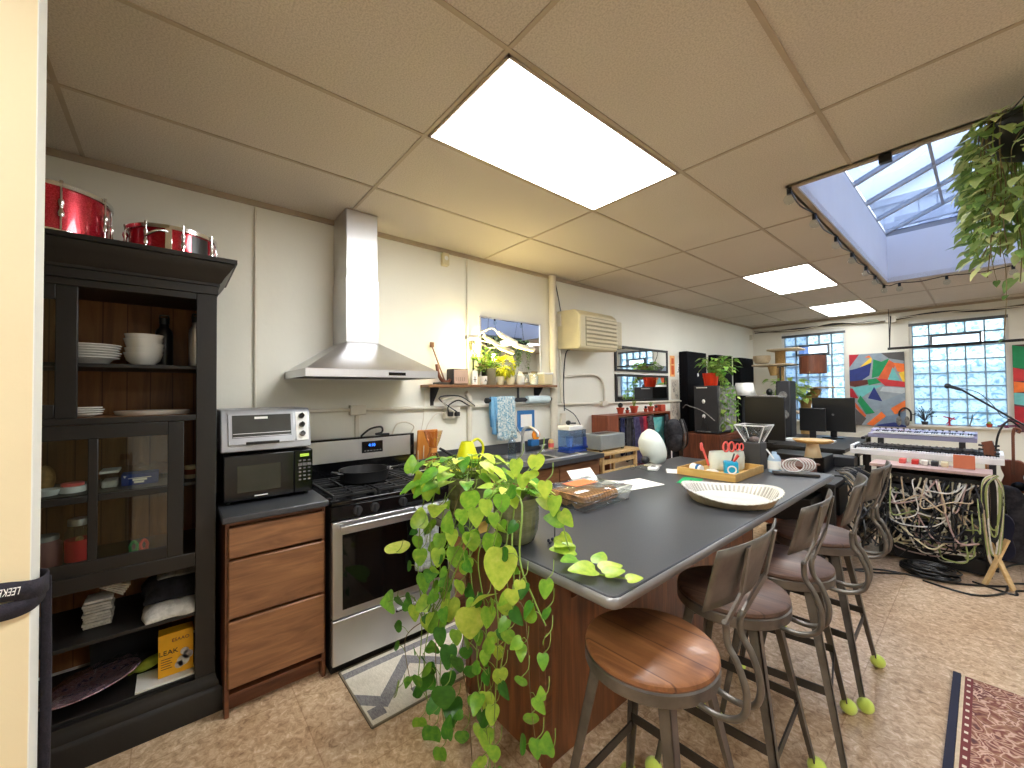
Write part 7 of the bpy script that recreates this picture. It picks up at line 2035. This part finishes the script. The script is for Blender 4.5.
PC = {'red': (176, 28, 44), 'blue': (36, 52, 122), 'green': (20, 140, 86), 'orange': (240, 120, 50), 'yellow': (240, 200, 60), 'gray': (140, 156, 170), 'teal': (110, 190, 190), 'brown': (96, 44, 38), 'pale': (190, 200, 204), 'rust': (214, 96, 50), 'crimson': (200, 50, 56), 'steelblue': (120, 140, 164), 'dkgray': (86, 84, 84)}
tris1 = [('red', [(0, 0), (.2, 0), (0, .18)]), ('gray', [(.2, 0), (.36, .02), (0, .36), (0, .18)]), ('orange', [(.3, .05), (.45, .0), (.42, .06)]),
    ('yellow', [(.14, .22), (.44, .04), (.42, .12)]), ('blue', [(0, .22), (.14, .2), (.42, .13), (.38, .3), (.12, .42), (0, .42)]), ('gray', [(.36, 0), (.62, 0), (.6, .12), (.45, .08)]),
    ('green', [(.46, .08), (.6, .12), (.74, .08), (.64, .3), (.42, .34)]), ('dkgray', [(.6, 0), (1, 0), (1, .12), (.74, .08)]), ('rust', [(.74, .1), (.86, .16), (.7, .38), (.54, .34)]),
    ('orange', [(.82, .14), (1, .16), (1, .28), (.88, .26)]), ('teal', [(.8, .2), (.92, .38), (.7, .38)]), ('yellow', [(.9, .28), (1, .26), (1, .46)]),
    ('brown', [(0, .38), (.34, .36), (.36, .42), (.1, .46), (0, .44)]), ('green', [(.34, .36), (.52, .34), (.6, .4), (.36, .44)]), ('crimson', [(.5, .34), (1, .4), (1, .47), (.66, .45)]),
    ('teal', [(0, .47), (.36, .44), (.62, .44), (.4, .52), (.2, .62), (.06, .48)]), ('red', [(0, .48), (.05, .48), (.16, .62), (.1, .62), (0, .6)]), ('pale', [(.62, .46), (1, .48), (1, .56), (.56, .52)]),
    ('blue', [(.46, .46), (.6, .66), (.34, .62)]), ('gray', [(.2, .6), (.34, .62), (.6, .66), (1, .54), (1, .68), (.55, .76), (.4, .8)]), ('green', [(.14, .66), (.2, .58), (.46, .82), (.3, .84)]),
    ('rust', [(.1, .68), (.3, .86), (.26, .9), (.08, .72)]), ('dkgray', [(.0, .7), (.3, .9), (.2, 1), (0, 1)]), ('orange', [(.3, .98), (.58, .8), (.66, .86), (.42, 1)]),
    ('orange', [(.74, .76), (1, .64), (1, .76), (.82, .84)]), ('steelblue', [(.66, .86), (1, .8), (1, 1), (.46, 1)]), ('blue', [(.5, .98), (.8, .94), (1, .98), (1, 1), (.5, 1)]), ('gray', [(.56, .78), (.7, .7), (.82, .84), (.66, .86)])]
geo_painting('colourful geometric painting of sharp triangles between the two windows', -1.455, -.80, .90, 2.06, tris1, ('g', (150, 160, 168)))
tris2 = [('green', [(0, 0), (.5, .1), (.3, .3), (0, .26)]), ('crimson', [(0, .26), (.6, .4), (0, .42)]), ('orange', [(0, .42), (.7, .5), (0, .55)]), ('teal', [(0, .55), (.8, .6), (.3, .72), (0, .68)]), ('red', [(0, .7), (.5, .78), (0, .92)]), ('blue', [(.5, .1), (1, 0), (1, .5), (.6, .4)]), ('yellow', [(.7, .6), (1, .55), (1, .9)])]
geo_painting('dark red and green geometric painting cut by the right edge of the picture', .24, .95, .90, 2.06, tris2, ('b', (96, 60, 66)))

# ---- window surroundings
t = thing('curtain_rod', 'long black bar hanging across the right hand window', 'rod', (-.2, 8.3, 2.1))
build('bar', MB().cyl((-.95, 8.3, 2.1), (1.2, 8.3, 2.1), .018, n=12), 'black_paint', parent=t)
build('hanging_cord', MB().tube([(-.93, 8.3, 2.1), (-.94, 8.45, 2.3), (-.93, 8.5, 2.62)], .008, 6, 4), 'dark_gray', parent=t)
b = MB().cyl((1.1, 8.3, 2.1), (1.1, 8.3, 2.7), .006, n=8).cyl((-.93, 8.3, 2.1), (-.93, 8.3, 2.7), .004, n=8)
build('drop_wire', b, 'dark_gray', parent=t)
for k in range(5):
    r_ = random.Random(20 + k); pts = [V((-2.85 + 5.6 * j / 14, YB - .04 - .012 * k, 2.60 + r_.uniform(-.018, .018) - (.03 if j % 3 else 0))) for j in range(15)]
    solo('ceiling_cable', 'dark cable clipped along the top of the back wall', 'cable', MB().tube(pts, .007 + .002 * (k % 2), 6, 3), ['dark_gray', 'black_plastic', 'cream_dark', 'dark_gray', 'conduit'][k], group='cables along the top of the back wall')
solo('junction_box', 'small beige box on the back wall cables above the painting', 'electrical box', MB().box(-.99, -.87, YB - .1, YB - .001, 2.52, 2.6), 'conduit', bevel=.004)
# string lights
t = thing('string_lights', 'string of clear round bulbs along the skylight edge', 'string lights', (-.7, 4.5, 2.66))
pos = [(-.72, 2.76), (-.72, 3.3), (-.725, 3.93), (-.725, 4.5), (-.725, 5.12), (-.725, 5.62), (-.725, 6.2), (-.6, 6.23), (-.24, 6.24), (.2, 6.24)]
wp = []
for i, (x, y) in enumerate(pos):
    wp.append(V((x, y, 2.682)))
    if i < len(pos) - 1: nx_, ny_ = pos[i + 1]; wp.append(V(((x + nx_) / 2 - .015, (y + ny_) / 2, 2.665)))
build('wire', MB().tube(wp, .005, 6, 4), 'black_plastic', parent=t)
for x, y in pos:
    s_ = build('socket', MB().cyl((x, y, 2.682), (x, y, 2.645), .013, n=12), 'black_plastic', parent=t)
    build('bulb', MB().sphere((x, y, 2.616), .03, 16), 'glass', parent=s_)
solo('black_clip', 'small black clip at the near edge of the skylight opening', 'clip', MB().box(-.33, -.28, 2.765, 2.80, 2.655, 2.699), 'black_plastic', bevel=.003)

# ---- keyboards and cable rack
def keyb(name, label, x0, x1, y0, y1, z, body, h=.075, keysfrac=.5, knobs=True, rot=0):
    t = thing(name, label, 'keyboard', ((x0 + x1) / 2, (y0 + y1) / 2, z))
    prof = [(y0, z), (y1, z), (y1, z + h), (y0 + (y1 - y0) * keysfrac, z + h * .92), (y0 + (y1 - y0) * keysfrac, z + h * .6), (y0, z + h * .55)]
    build('body', MB().prism(prof, 'x', x0, x1), body, parent=t, bevel=.004)
    b = MB(); kx0, kx1 = x0 + .04, x1 - .02; n = int((kx1 - kx0) / .0165); w_ = (kx1 - kx0) / n; ky1 = y0 + (y1 - y0) * keysfrac - .002
    for k in range(n): b.box(kx0 + k * w_ + .0008, kx0 + (k + 1) * w_ - .0008, y0 - .004, ky1, z + h * .6, z + h * .8)
    o = build('white_keys', b, 'keys_white', parent=t); 
    b = MB()
    for k in range(n):
        if k % 7 in (0, 1, 3, 4, 5): b.box(kx0 + (k + 1) * w_ - .0045, kx0 + (k + 1) * w_ + .0045, y0 + (ky1 - y0) * .4, ky1, z + h * .8, z + h * .95)
    build('black_keys', b, 'black_gloss', parent=t)
    b = MB(); yk = y0 + (y1 - y0) * (keysfrac + .28)
    for k in range(14): b.cyl((x0 + .06 + k * (x1 - x0 - .1) / 14, yk, z + h * .95), (x0 + .06 + k * (x1 - x0 - .1) / 14, yk, z + h * 1.12), .008, n=10)
    build('knobs', b, 'dark_gray', parent=t)
    build('display', MB().box((x0 + x1) / 2 - .06, (x0 + x1) / 2 + .03, yk + .02, yk + .045, z + h * .97, z + h * 1.02), 'screen', parent=t)
    return t
keyb('synthesizer', 'violet grey synthesizer keyboard on the upper tier below the window', -.80, -.06, 5.5, 5.85, 1.0, 'violet_gray')
t = keyb('stage_piano', 'white edged black keyboard on the lower tier in front of the synthesizer', -.88, .08, 5.15, 5.5, .86, 'black_plastic', .08, .16)
build('white_edge', MB().box(-.885, .085, 5.138, 5.15, .862, .91).box(.06, .085, 5.15, 5.49, .9, .945).box(-.885, -.86, 5.15, 5.49, .9, .945), 'white_plastic', parent=t, bevel=.003)
build('control_top', MB().box(-.82, .02, 5.27, 5.49, .941, .945), 'black_plastic', parent=t)
b = MB()
for i in range(2):
    for k in range(18): b.cyl((-.78 + k * .043, 5.33 + .08 * i, .945), (-.78 + k * .043, 5.33 + .08 * i, .957), .008, n=8)
build('sliders', b, 'cloth_gray', parent=t)
t = thing('keyboard_stand', 'black two tier metal stand carrying the two keyboards', 'stand', (-.4, 5.5, 0))
for x in (-.84, .02):
    b = MB().bar((x, 5.2, 0), (x, 5.2, .85), .035, .035).bar((x, 5.8, 0), (x, 5.8, .99), .035, .035).bar((x, 5.15, .84), (x, 5.8, .84), .03, .03).bar((x, 5.5, .985), (x, 5.84, .985), .03, .025).bar((x, 5.1, .015), (x, 5.9, .015), .03, .03)
    build('side_frame', b, 'black_paint', parent=t, bevel=.002)
build('crossbar', MB().bar((-.84, 5.8, .5), (.02, 5.8, .5), .03, .03), 'black_paint', parent=t)
for x in (-.7, -.15): build('support_arm', MB().box(x - .02, x + .02, 5.45, 5.52, .94, 1.0), 'black_paint', parent=t, bevel=.002)
t = thing('equipment_rack', 'black open equipment rack stuffed with patch gear below the keyboards', 'rack', (-.35, 5.0, 0))
for x in (-.66, -.03): 
    for y in (4.9, 5.1): build('post', MB().box(x, x + .03, y, y + .03, .0, .80), 'black_paint', parent=t)
build('rack_top', MB().box(-.70, .02, 4.84, 5.13, .80, .825), 'pink_wood', parent=t, bevel=.003)
build('back_panel', MB().box(-.63, -.03, 5.115, 5.125, .06, .79), 'black_fabric', parent=t)
build('base_unit', MB().box(-.64, -.02, 4.9, 5.11, .01, .13), 'black_plastic', parent=t, bevel=.004)
for k in range(6):
    z = .14 + .105 * k
    u_ = build('rack_unit', MB().box(-.625, -.035, 4.93, 5.11, z, z + .085), ['black_plastic', 'dark_gray', 'cloth_gray', 'black_plastic', 'dark_gray', 'black_plastic'][k], parent=t, bevel=.003)
    b = MB()
    for j in range(16): b.cyl((-.6 + .036 * j, 4.93, z + .045), (-.6 + .036 * j, 4.922, z + .045), .009, n=10)
    build('jacks', b, 'chrome', parent=u_)
# patch cables
cc = ['cloth_white', 'pink_wood', 'black_plastic', 'carpet_beige', 'dark_gray', 'coral', 'tennis', 'cream_plastic', 'black_plastic', 'conduit']
M['cable_green'] = mat('cable_green', (150, 160, 96), .5)
cc[6] = 'cable_green'; cc[5] = 'dark_gray'
r_ = random.Random(31)
for k in range(70):
    z0 = .14 + .105 * r_.randrange(6) + .045; x0 = -.6 + .036 * r_.randrange(16)
    z1 = .14 + .105 * r_.randrange(6) + .045; x1 = -.6 + .036 * r_.randrange(16)
    if k < 16: z0 = .71; x0 = -.32 + .018 * k; x1 = -.55 + .02 * k; z1 = .6 - .02 * (k % 5)
    sag = r_.uniform(.02, .16); out = r_.uniform(.04, .22); lo_ = max(.06, min(z0, z1) - sag)
    pts = [(x0, 4.92, z0), (x0, 4.92 - out * .6, z0 - .01), (x0 + (x1 - x0) * .3 + r_.uniform(-.1, .1), 4.92 - out, lo_ + r_.uniform(0, .08)), (x0 + (x1 - x0) * .7 + r_.uniform(-.1, .1), 4.92 - out * .9, lo_ + r_.uniform(-.02, .1) + .03), (x1, 4.92 - out * .6, z1 - .02), (x1, 4.92, z1)]
    solo('patch_cable', 'looping patch cable plugged into the rack below the keyboards', 'cable', MB().tube(pts, r_.uniform(.004, .0075), 6, 6), cc[k % 10], group='tangled patch cables on the rack')
for k in range(10):
    pts = [(.0 + r_.uniform(-.02, .03), 4.86 + .01 * k, .82)]
    w_ = r_.uniform(.02, .05); L_ = r_.uniform(.35, .62)
    pts = [(.01 + .004 * k, 4.83, .82), (.01 - w_, 4.81 - .003 * k, .72), (.01 - w_ * .6, 4.80, .82 - L_), (.02 + w_ * .3, 4.80, .82 - L_ - .03), (.02 + w_, 4.81, .7), (.015, 4.835, .82)]
    solo('hanging_cable_loop', 'long cable loop hanging from the right end of the rack', 'cable', MB().tube(pts, .006, 6, 7), ['cable_green', 'cloth_white', 'carpet_beige', 'dark_gray', 'cable_green'][k % 5], group='cable loops hanging at the right of the rack')
solo('orange_book', 'orange covered book leaning on the rack top below the keyboards', 'book', MB().obox((-.13, 4.98, .885), .12, .02, .11, rotm('X', -18)), mat('book_orange', (196, 104, 64), .6))
for k, (x, m) in enumerate(((-.42, 'red_paint'), (-.36, 'cloth_white'), (-.3, 'dark_gray'), (-.5, 'coral'), (-.24, 'cream_plastic'))):
    solo('effects_pedal', ['red pedal on the rack top', 'white pedal on the rack top', 'dark pedal on the rack top', 'coral pedal at the left on the rack top', 'cream pedal at the right on the rack top'][k] + ' under the keyboards', 'pedal', MB().box(x - .022, x + .022, 5.0, 5.09, .8255, .865), m, bevel=.004)
# equipment bench left of the rack
t = thing('equipment_bench', 'dark low bench piled with gear behind the farthest stools', 'bench', (-1.05, 4.6, 0))
build('top_board', MB().box(-1.5, -.80, 4.05, 5.3, .70, .73), 'black_paint', parent=t, bevel=.003)
for x in (-1.48, -.86):
    for y in (4.08, 5.22): build('leg', MB().box(x, x + .05, y, y + .05, 0, .70), 'black_paint', parent=t)
build('lower_shelf', MB().box(-1.48, -.82, 4.1, 5.25, .3, .32), 'walnut', parent=t)
for k, (x, y, w_, d_, h, m) in enumerate(((-1.15, 4.3, .3, .3, .1, 'walnut'), (-1.2, 4.75, .45, .35, .14, 'black_plastic'), (-.96, 5.1, .25, .2, .1, 'dark_gray'))):
    solo('audio_unit', ['walnut cased audio unit at the near end of the gear bench', 'wide black audio unit in the middle of the gear bench', 'small dark audio unit at the far end of the gear bench'][k], 'audio unit', MB().box(x - w_ / 2, x + w_ / 2, y - d_ / 2, y + d_ / 2, .731, .731 + h), m, bevel=.006)
for k, (x, y, z0, h, m) in enumerate(((-1.2, 4.4, .321, .22, 'black_plastic'), (-1.1, 4.9, .321, .26, 'dark_gray'), (-1.15, 4.4, .0, .25, 'black_plastic'), (-1.1, 4.95, .0, .26, 'walnut'))):
    solo('storage_case', ['black case on the lower bench shelf, near end', 'dark case on the lower bench shelf, far end', 'black case on the floor under the bench, near end', 'brown case on the floor under the bench, far end'][k], 'case', MB().box(x - .2, x + .2, y - .18, y + .18, z0 + .001, z0 + h), m, bevel=.008)
for k in range(36):
    x = -.78 + r_.uniform(-.04, .12); y = 4.35 + r_.uniform(0, .7); pts = [(x - .1, y, .745), (min(x - .02, -.80), y - .01, .742), (max(x, -.785) + .01, y - .03, .66)]
    zz_ = .62
    for j in range(4): zz_ -= r_.uniform(.05, .16); pts.append((x + r_.uniform(-.06, .1), y + r_.uniform(-.15, .15), max(.02, zz_)))
    pts.append((x + r_.uniform(-.02, .15), y + r_.uniform(-.2, .1), max(.02, zz_ + r_.uniform(0, .3))))
    solo('bench_cable', 'dark cable drooping off the gear bench toward the floor', 'cable', MB().tube(pts, r_.uniform(.005, .009), 6, 6), ['black_plastic', 'black_plastic', 'dark_gray', 'cream_dark', 'black_plastic', 'cloth_gray'][k % 6], group='black cables drooping off the gear bench')
t = thing('mushroom_lamp', 'table lamp with a pale wooden top and a cream tapered shade on the bench', 'lamp', (-.9, 4.2, .842))
lx, ly = -1.0, 4.32
build('base', MB().cyl((lx, ly, .832), (lx, ly, .842), .05, n=20), 'walnut', parent=t)
build('stem', MB().cyl((lx, ly, .842), (lx, ly, .92), .006, n=10), 'cloth_gray', parent=t)
build('lamp_shade', MB().lathe([(.062, .90), (.042, 1.02), (0, 1.02)], (lx, ly, 0), 28), 'lamp_cream', parent=t, thick=.003)
build('wooden_top', MB().lathe([(0, 1.021), (.13, 1.03), (.15, 1.045), (.15, 1.055), (0, 1.06)], (lx, ly, 0), 8), 'bamboo', parent=t)
# floor items
b = MB()
for k in range(9):
    pts = [(-.33 + (.13 + .012 * (k % 4)) * cos(a) + .02 * sin(k), 4.6 + (.09 + .008 * (k % 3)) * sin(a), .012 + .009 * k) for a in [2 * pi * j / 20 for j in range(21)]]
    b.tube(pts, .007, 6)
solo('coiled_cable', 'thick black cable coiled on the floor in front of the rack', 'cable', b, 'black_plastic')
fl_paths = [[(-1.2, 4.0, .008), (-.9, 4.1, .008), (-.6, 4.45, .008), (-.2, 4.55, .008), (.1, 4.8, .008)], [(-.35, 4.45, .008), (-.1, 4.4, .008), (.05, 4.6, .008), (.12, 4.9, .008), (.5, 5.1, .008)],
            [(-1.0, 4.25, .008), (-.7, 4.3, .008), (-.45, 4.5, .008)], [(.05, 5.2, .008), (.2, 5.5, .008), (.6, 5.5, .008)], [(-.1, 4.7, .008), (.1, 4.62, .008), (.14, 4.75, .008), (.5, 4.9, .008)]]
for k, p in enumerate(fl_paths):
    solo('floor_cable', ['long black cable snaking on the floor from the bench past the rack', 'black cable curling on the floor to the right of the rack', 'short black cable on the floor beside the farthest stool', 'black cable on the floor beside the gig bag', 'thin black cable bending on the floor nearest the right edge'][k], 'cable', MB().tube(p, .007, 6, 8), 'black_plastic')
t = thing('wooden_x_stand', 'small wooden guitar stand on the floor at the right of the rack', 'stand', (.03, 4.95, 0))
for s_ in (-1, 1): build('leg', MB().bar((.03 + .07 * s_, 4.72, .0), (.03 - .05 * s_, 4.85, .34), .03, .018), 'pale_wood', parent=t, bevel=.002)
build('backplate', MB().bar((.03, 4.85, .12), (.03, 4.87, .42), .07, .014), 'pale_wood', parent=t, bevel=.002)
# guitar
def guitar(name, label, x, y, z0, tilt, body, neck, s=1.0):
    t = thing(name, label, 'guitar', (x, y, 0))
    outl = []
    for k in range(40):
        a = 2 * pi * k / 40
        rr = .155 + .028 * cos(2 * a) - .018 * cos(4 * a) + .012 * sin(a)
        outl.append((x + rr * sin(a) * .95 * s, z0 + .22 * s - rr * cos(a) * 1.25 * s))
    build('body', MB().prism(outl, 'y', y, y + .05), body, parent=t, bevel=.006)
    build('neck', MB().box(x - .026 * s, x + .026 * s, y - .018, y, z0 + .3 * s, z0 + .9 * s), neck, parent=t, bevel=.004)
    hs = MB().prism([(x - .026 * s, z0 + .9 * s), (x + .026 * s, z0 + .9 * s), (x + .045 * s, z0 + .95 * s), (x + .02 * s, z0 + 1.07 * s), (x - .045 * s, z0 + 1.05 * s)], 'y', y - .014, y)
    h_ = build('headstock', hs, 'walnut', parent=t, bevel=.002)
    for k in range(3):
        for q in (-1, 1): build('tuning_peg', MB().cyl((x + q * .03 * s, y - .01, z0 + (.95 + .035 * k) * s), (x + q * .062 * s, y - .01, z0 + (.955 + .035 * k) * s), .008, n=8), 'dark_gray', parent=h_)
    b = MB()
    for k in range(4): b.cyl((x - .012 * s + k * .008 * s, y - .022, z0 + .15 * s), (x - .012 * s + k * .008 * s, y - .02, z0 + .92 * s), .0012, n=5)
    build('strings', b, 'chrome', parent=t)
    return t
guitar('electric_guitar', 'guitar with a tan neck standing upright behind the cable loops', .005, 5.22, .06, 0, 'navy', 'tan_wood', .93)
t = thing('violin', 'reddish brown violin with a dark scroll hanging right of the guitar', 'violin', (.14, 5.9, .45))
outl = []
for k in range(40):
    a = 2 * pi * k / 40; rr = .14 + .03 * cos(2 * a) - .022 * cos(4 * a)
    outl.append((.145 + rr * sin(a) * .62, .68 - rr * cos(a)))
build('body', MB().prism(outl, 'y', 5.86, 5.92), 'red_wood', parent=t, bevel=.01)
build('neck', MB().bar((.145, 5.85, .7), (.15, 5.85, 1.08), .022, .02), 'walnut', parent=t)
build('scroll', MB().tube([(.15, 5.85, 1.06), (.16, 5.85, 1.12), (.19, 5.85, 1.11), (.18, 5.85, 1.08)], .011, 8, 4), 'walnut', parent=t)
build('chin_rest', MB().sphere((.175, 5.84, .6), .05, 14, (1, .4, .8)), 'black_plastic', parent=t)
build('stand_post', MB().cyl((.145, 5.94, 0), (.145, 5.94, .75), .012, n=10).cyl((.145, 5.94, 0), (.145, 5.94, .015), .1, n=20).bar((.145, 5.95, .52), (.145, 5.85, .52), .1, .012), 'black_paint', parent=t)
t = thing('bow_hoop', 'thin black curved hoop standing behind the violin', 'hoop', (.12, 6.1, .4))
build('hoop', MB().tube([(.05, 6.12, 0), (.04, 6.12, .6), (.06, 6.12, 1.0), (.13, 6.12, 1.17), (.2, 6.12, 1.12)], .008, 8, 6), 'black_plastic', parent=t)
t = thing('gig_bag', 'slumped black gig bag standing on the floor at the right', 'bag', (.07, 5.55, 0))
rows = []
for i in range(14):
    u = i / 13; z = .01 + .6 * u; w_ = .13 * (1 - .35 * u * u) + .015 * sin(i * 1.7); d_ = .1 * (1 - .4 * u)
    rows.append([(.085 + w_ * cos(a) + .02 * sin(3 * u), 5.55 + d_ * sin(a), z) for a in [2 * pi * j / 20 for j in range(21)]])
b = MB().sheet(rows); build('bag_body', b, 'g_char', parent=t); 
build('bag_top', MB().sphere((.085, 5.55, .60), .09, 14, (1, .7, .5)), 'g_char', parent=t)
build('strap', MB().tube([(.0, 5.46, .55), (-.03, 5.43, .4), (.02, 5.42, .25), (.09, 5.43, .3), (.08, 5.44, .5), (.03, 5.45, .58)], .013, 8, 6, flat=.4), 'black_plastic', parent=t)
solo('black_case', 'rounded black hard case standing at the right edge of the picture', 'case', MB().box(.24, .62, 5.5, 6.0, .3, .82).box(.27, .3, 5.52, 5.55, 0, .3).box(.56, .59, 5.52, 5.55, 0, .3).box(.27, .3, 5.94, 5.97, 0, .3).box(.56, .59, 5.94, 5.97, 0, .3), 'black_plastic', bevel=.012)
# mic stand
t = thing('microphone_stand', 'black boom microphone stand reaching in front of the right window', 'microphone stand', (.42, 6.5, 0))
build('pole', MB().cyl((.42, 6.5, .02), (.42, 6.5, 1.0), .012, n=12), 'black_paint', parent=t)
for k in range(3):
    a = 2 * pi * k / 3 + .5; build('leg', MB().bar((.42, 6.5, .14), (.42 + .28 * cos(a), 6.5 + .28 * sin(a), .01), .02, .016), 'black_paint', parent=t)
build('boom', MB().cyl((-.17, 6.5, 1.475), (.6, 6.5, .8), .0095, n=12), 'black_paint', parent=t)
build('clutch', MB().cyl((.42, 6.47, .96), (.42, 6.53, .96), .03, n=16), 'black_plastic', parent=t)
b = MB().cyl((-.17, 6.5, 1.475), (-.25, 6.5, 1.51), .014, .019, n=14).sphere((-.27, 6.5, 1.518), .028, 16)
build('microphone', b, 'dark_gray', parent=t)
build('cable', MB().tube([(-.17, 6.5, 1.49), (-.05, 6.5, 1.44), (.05, 6.5, 1.3), (.1, 6.5, 1.2), (.2, 6.5, 1.14)], .004, 6, 6), 'black_plastic', parent=t)
# headphones, sill ornaments
t = thing('headphones', 'silver and black headphones on a hook left of the right window', 'headphones', (-.83, 8.45, 1.0))
build('headband', MB().tube([(-.86, 8.48, 1.03), (-.86, 8.48, 1.14), (-.80, 8.48, 1.20), (-.74, 8.48, 1.14), (-.74, 8.48, 1.0)], .012, 8, 6), 'black_plastic', parent=t)
build('hook', MB().cyl((-.80, 8.599, 1.185), (-.80, 8.47, 1.185), .008, n=8), 'dark_gray', parent=t)
for x in (-.87, -.78): build('ear_cup', MB().sphere((x, 8.47, 1.0), .05, 16, (.6, .7, 1.5)), 'cloth_gray', parent=t)
SIL = WZ0 + .0005
t = thing('coral_tree', 'small grey and black branching tree ornament on the right window sill', 'ornament', (-.62, 8.56, SIL))
build('pot', MB().lathe([(0, 0), (.03, 0), (.04, .05), (.035, .05), (0, .045)], (-.6, 8.57, SIL), 16), 'dark_gray', parent=t)
b = MB(); r_ = random.Random(4)
for k in range(26):
    a = r_.uniform(0, pi); L_ = r_.uniform(.06, .16); m_ = V((-.6, 8.57, SIL + .09))
    q = m_ + V((cos(a) * L_, r_.uniform(-.02, .02), abs(sin(a)) * L_ * 1.1 + .02)); b.tube([m_ - V((0, 0, .04)), (m_ + q) / 2 + V((0, 0, .01)), q], .003, 5, 3); b.sphere(q, .008, 6)
build('branches', b, 'dark_gray', parent=t)
def orn(name, label, x, m, parts, cat='ornament'):
    b = MB()
    for p in parts: b.bar((x + p[0], 8.56, SIL + p[1]), (x + p[2], 8.56, SIL + p[3]), p[4], p[4])
    b.box(x - .02, x + .02, 8.54, 8.58, SIL, SIL + .008)
    return solo(name, label, cat, b, m)
orn('red_figurine', 'small red and black winged figurine on the window sill', -.35, 'g_red', ((0, 0, 0, .12, .02), (-.06, .13, .06, .09, .016), (0, .06, .05, .12, .012), (-.03, .02, .0, .07, .012)))
orn('metal_plane', 'small pinkish model on a post in the middle of the sill', -.16, 'gunmetal', ((0, 0, .03, .13, .014), (-.06, .12, .1, .1, .012), (.02, .08, .03, .17, .01)))
t = thing('cactus_pot', 'small terracotta pot with a tiny cactus on the window sill', 'pot', (.02, 8.56, SIL))
build('pot', MB().lathe([(0, 0), (.022, 0), (.032, .045), (.027, .045), (0, .04)], (.02, 8.56, SIL), 16), 'terracotta', parent=t)
build('cactus', MB().sphere((.02, 8.56, SIL + .055), .02, 12, (1, 1, 1.2)), 'stem', parent=t)
orn('model_aeroplane', 'black and pink model aeroplane at the right end of the sill', .17, 'g_plum', ((-.08, .02, .08, .03, .022), (-.05, .03, .03, .12, .012), (.03, .12, .07, .1, .01), (0, 0, 0, .03, .012)))
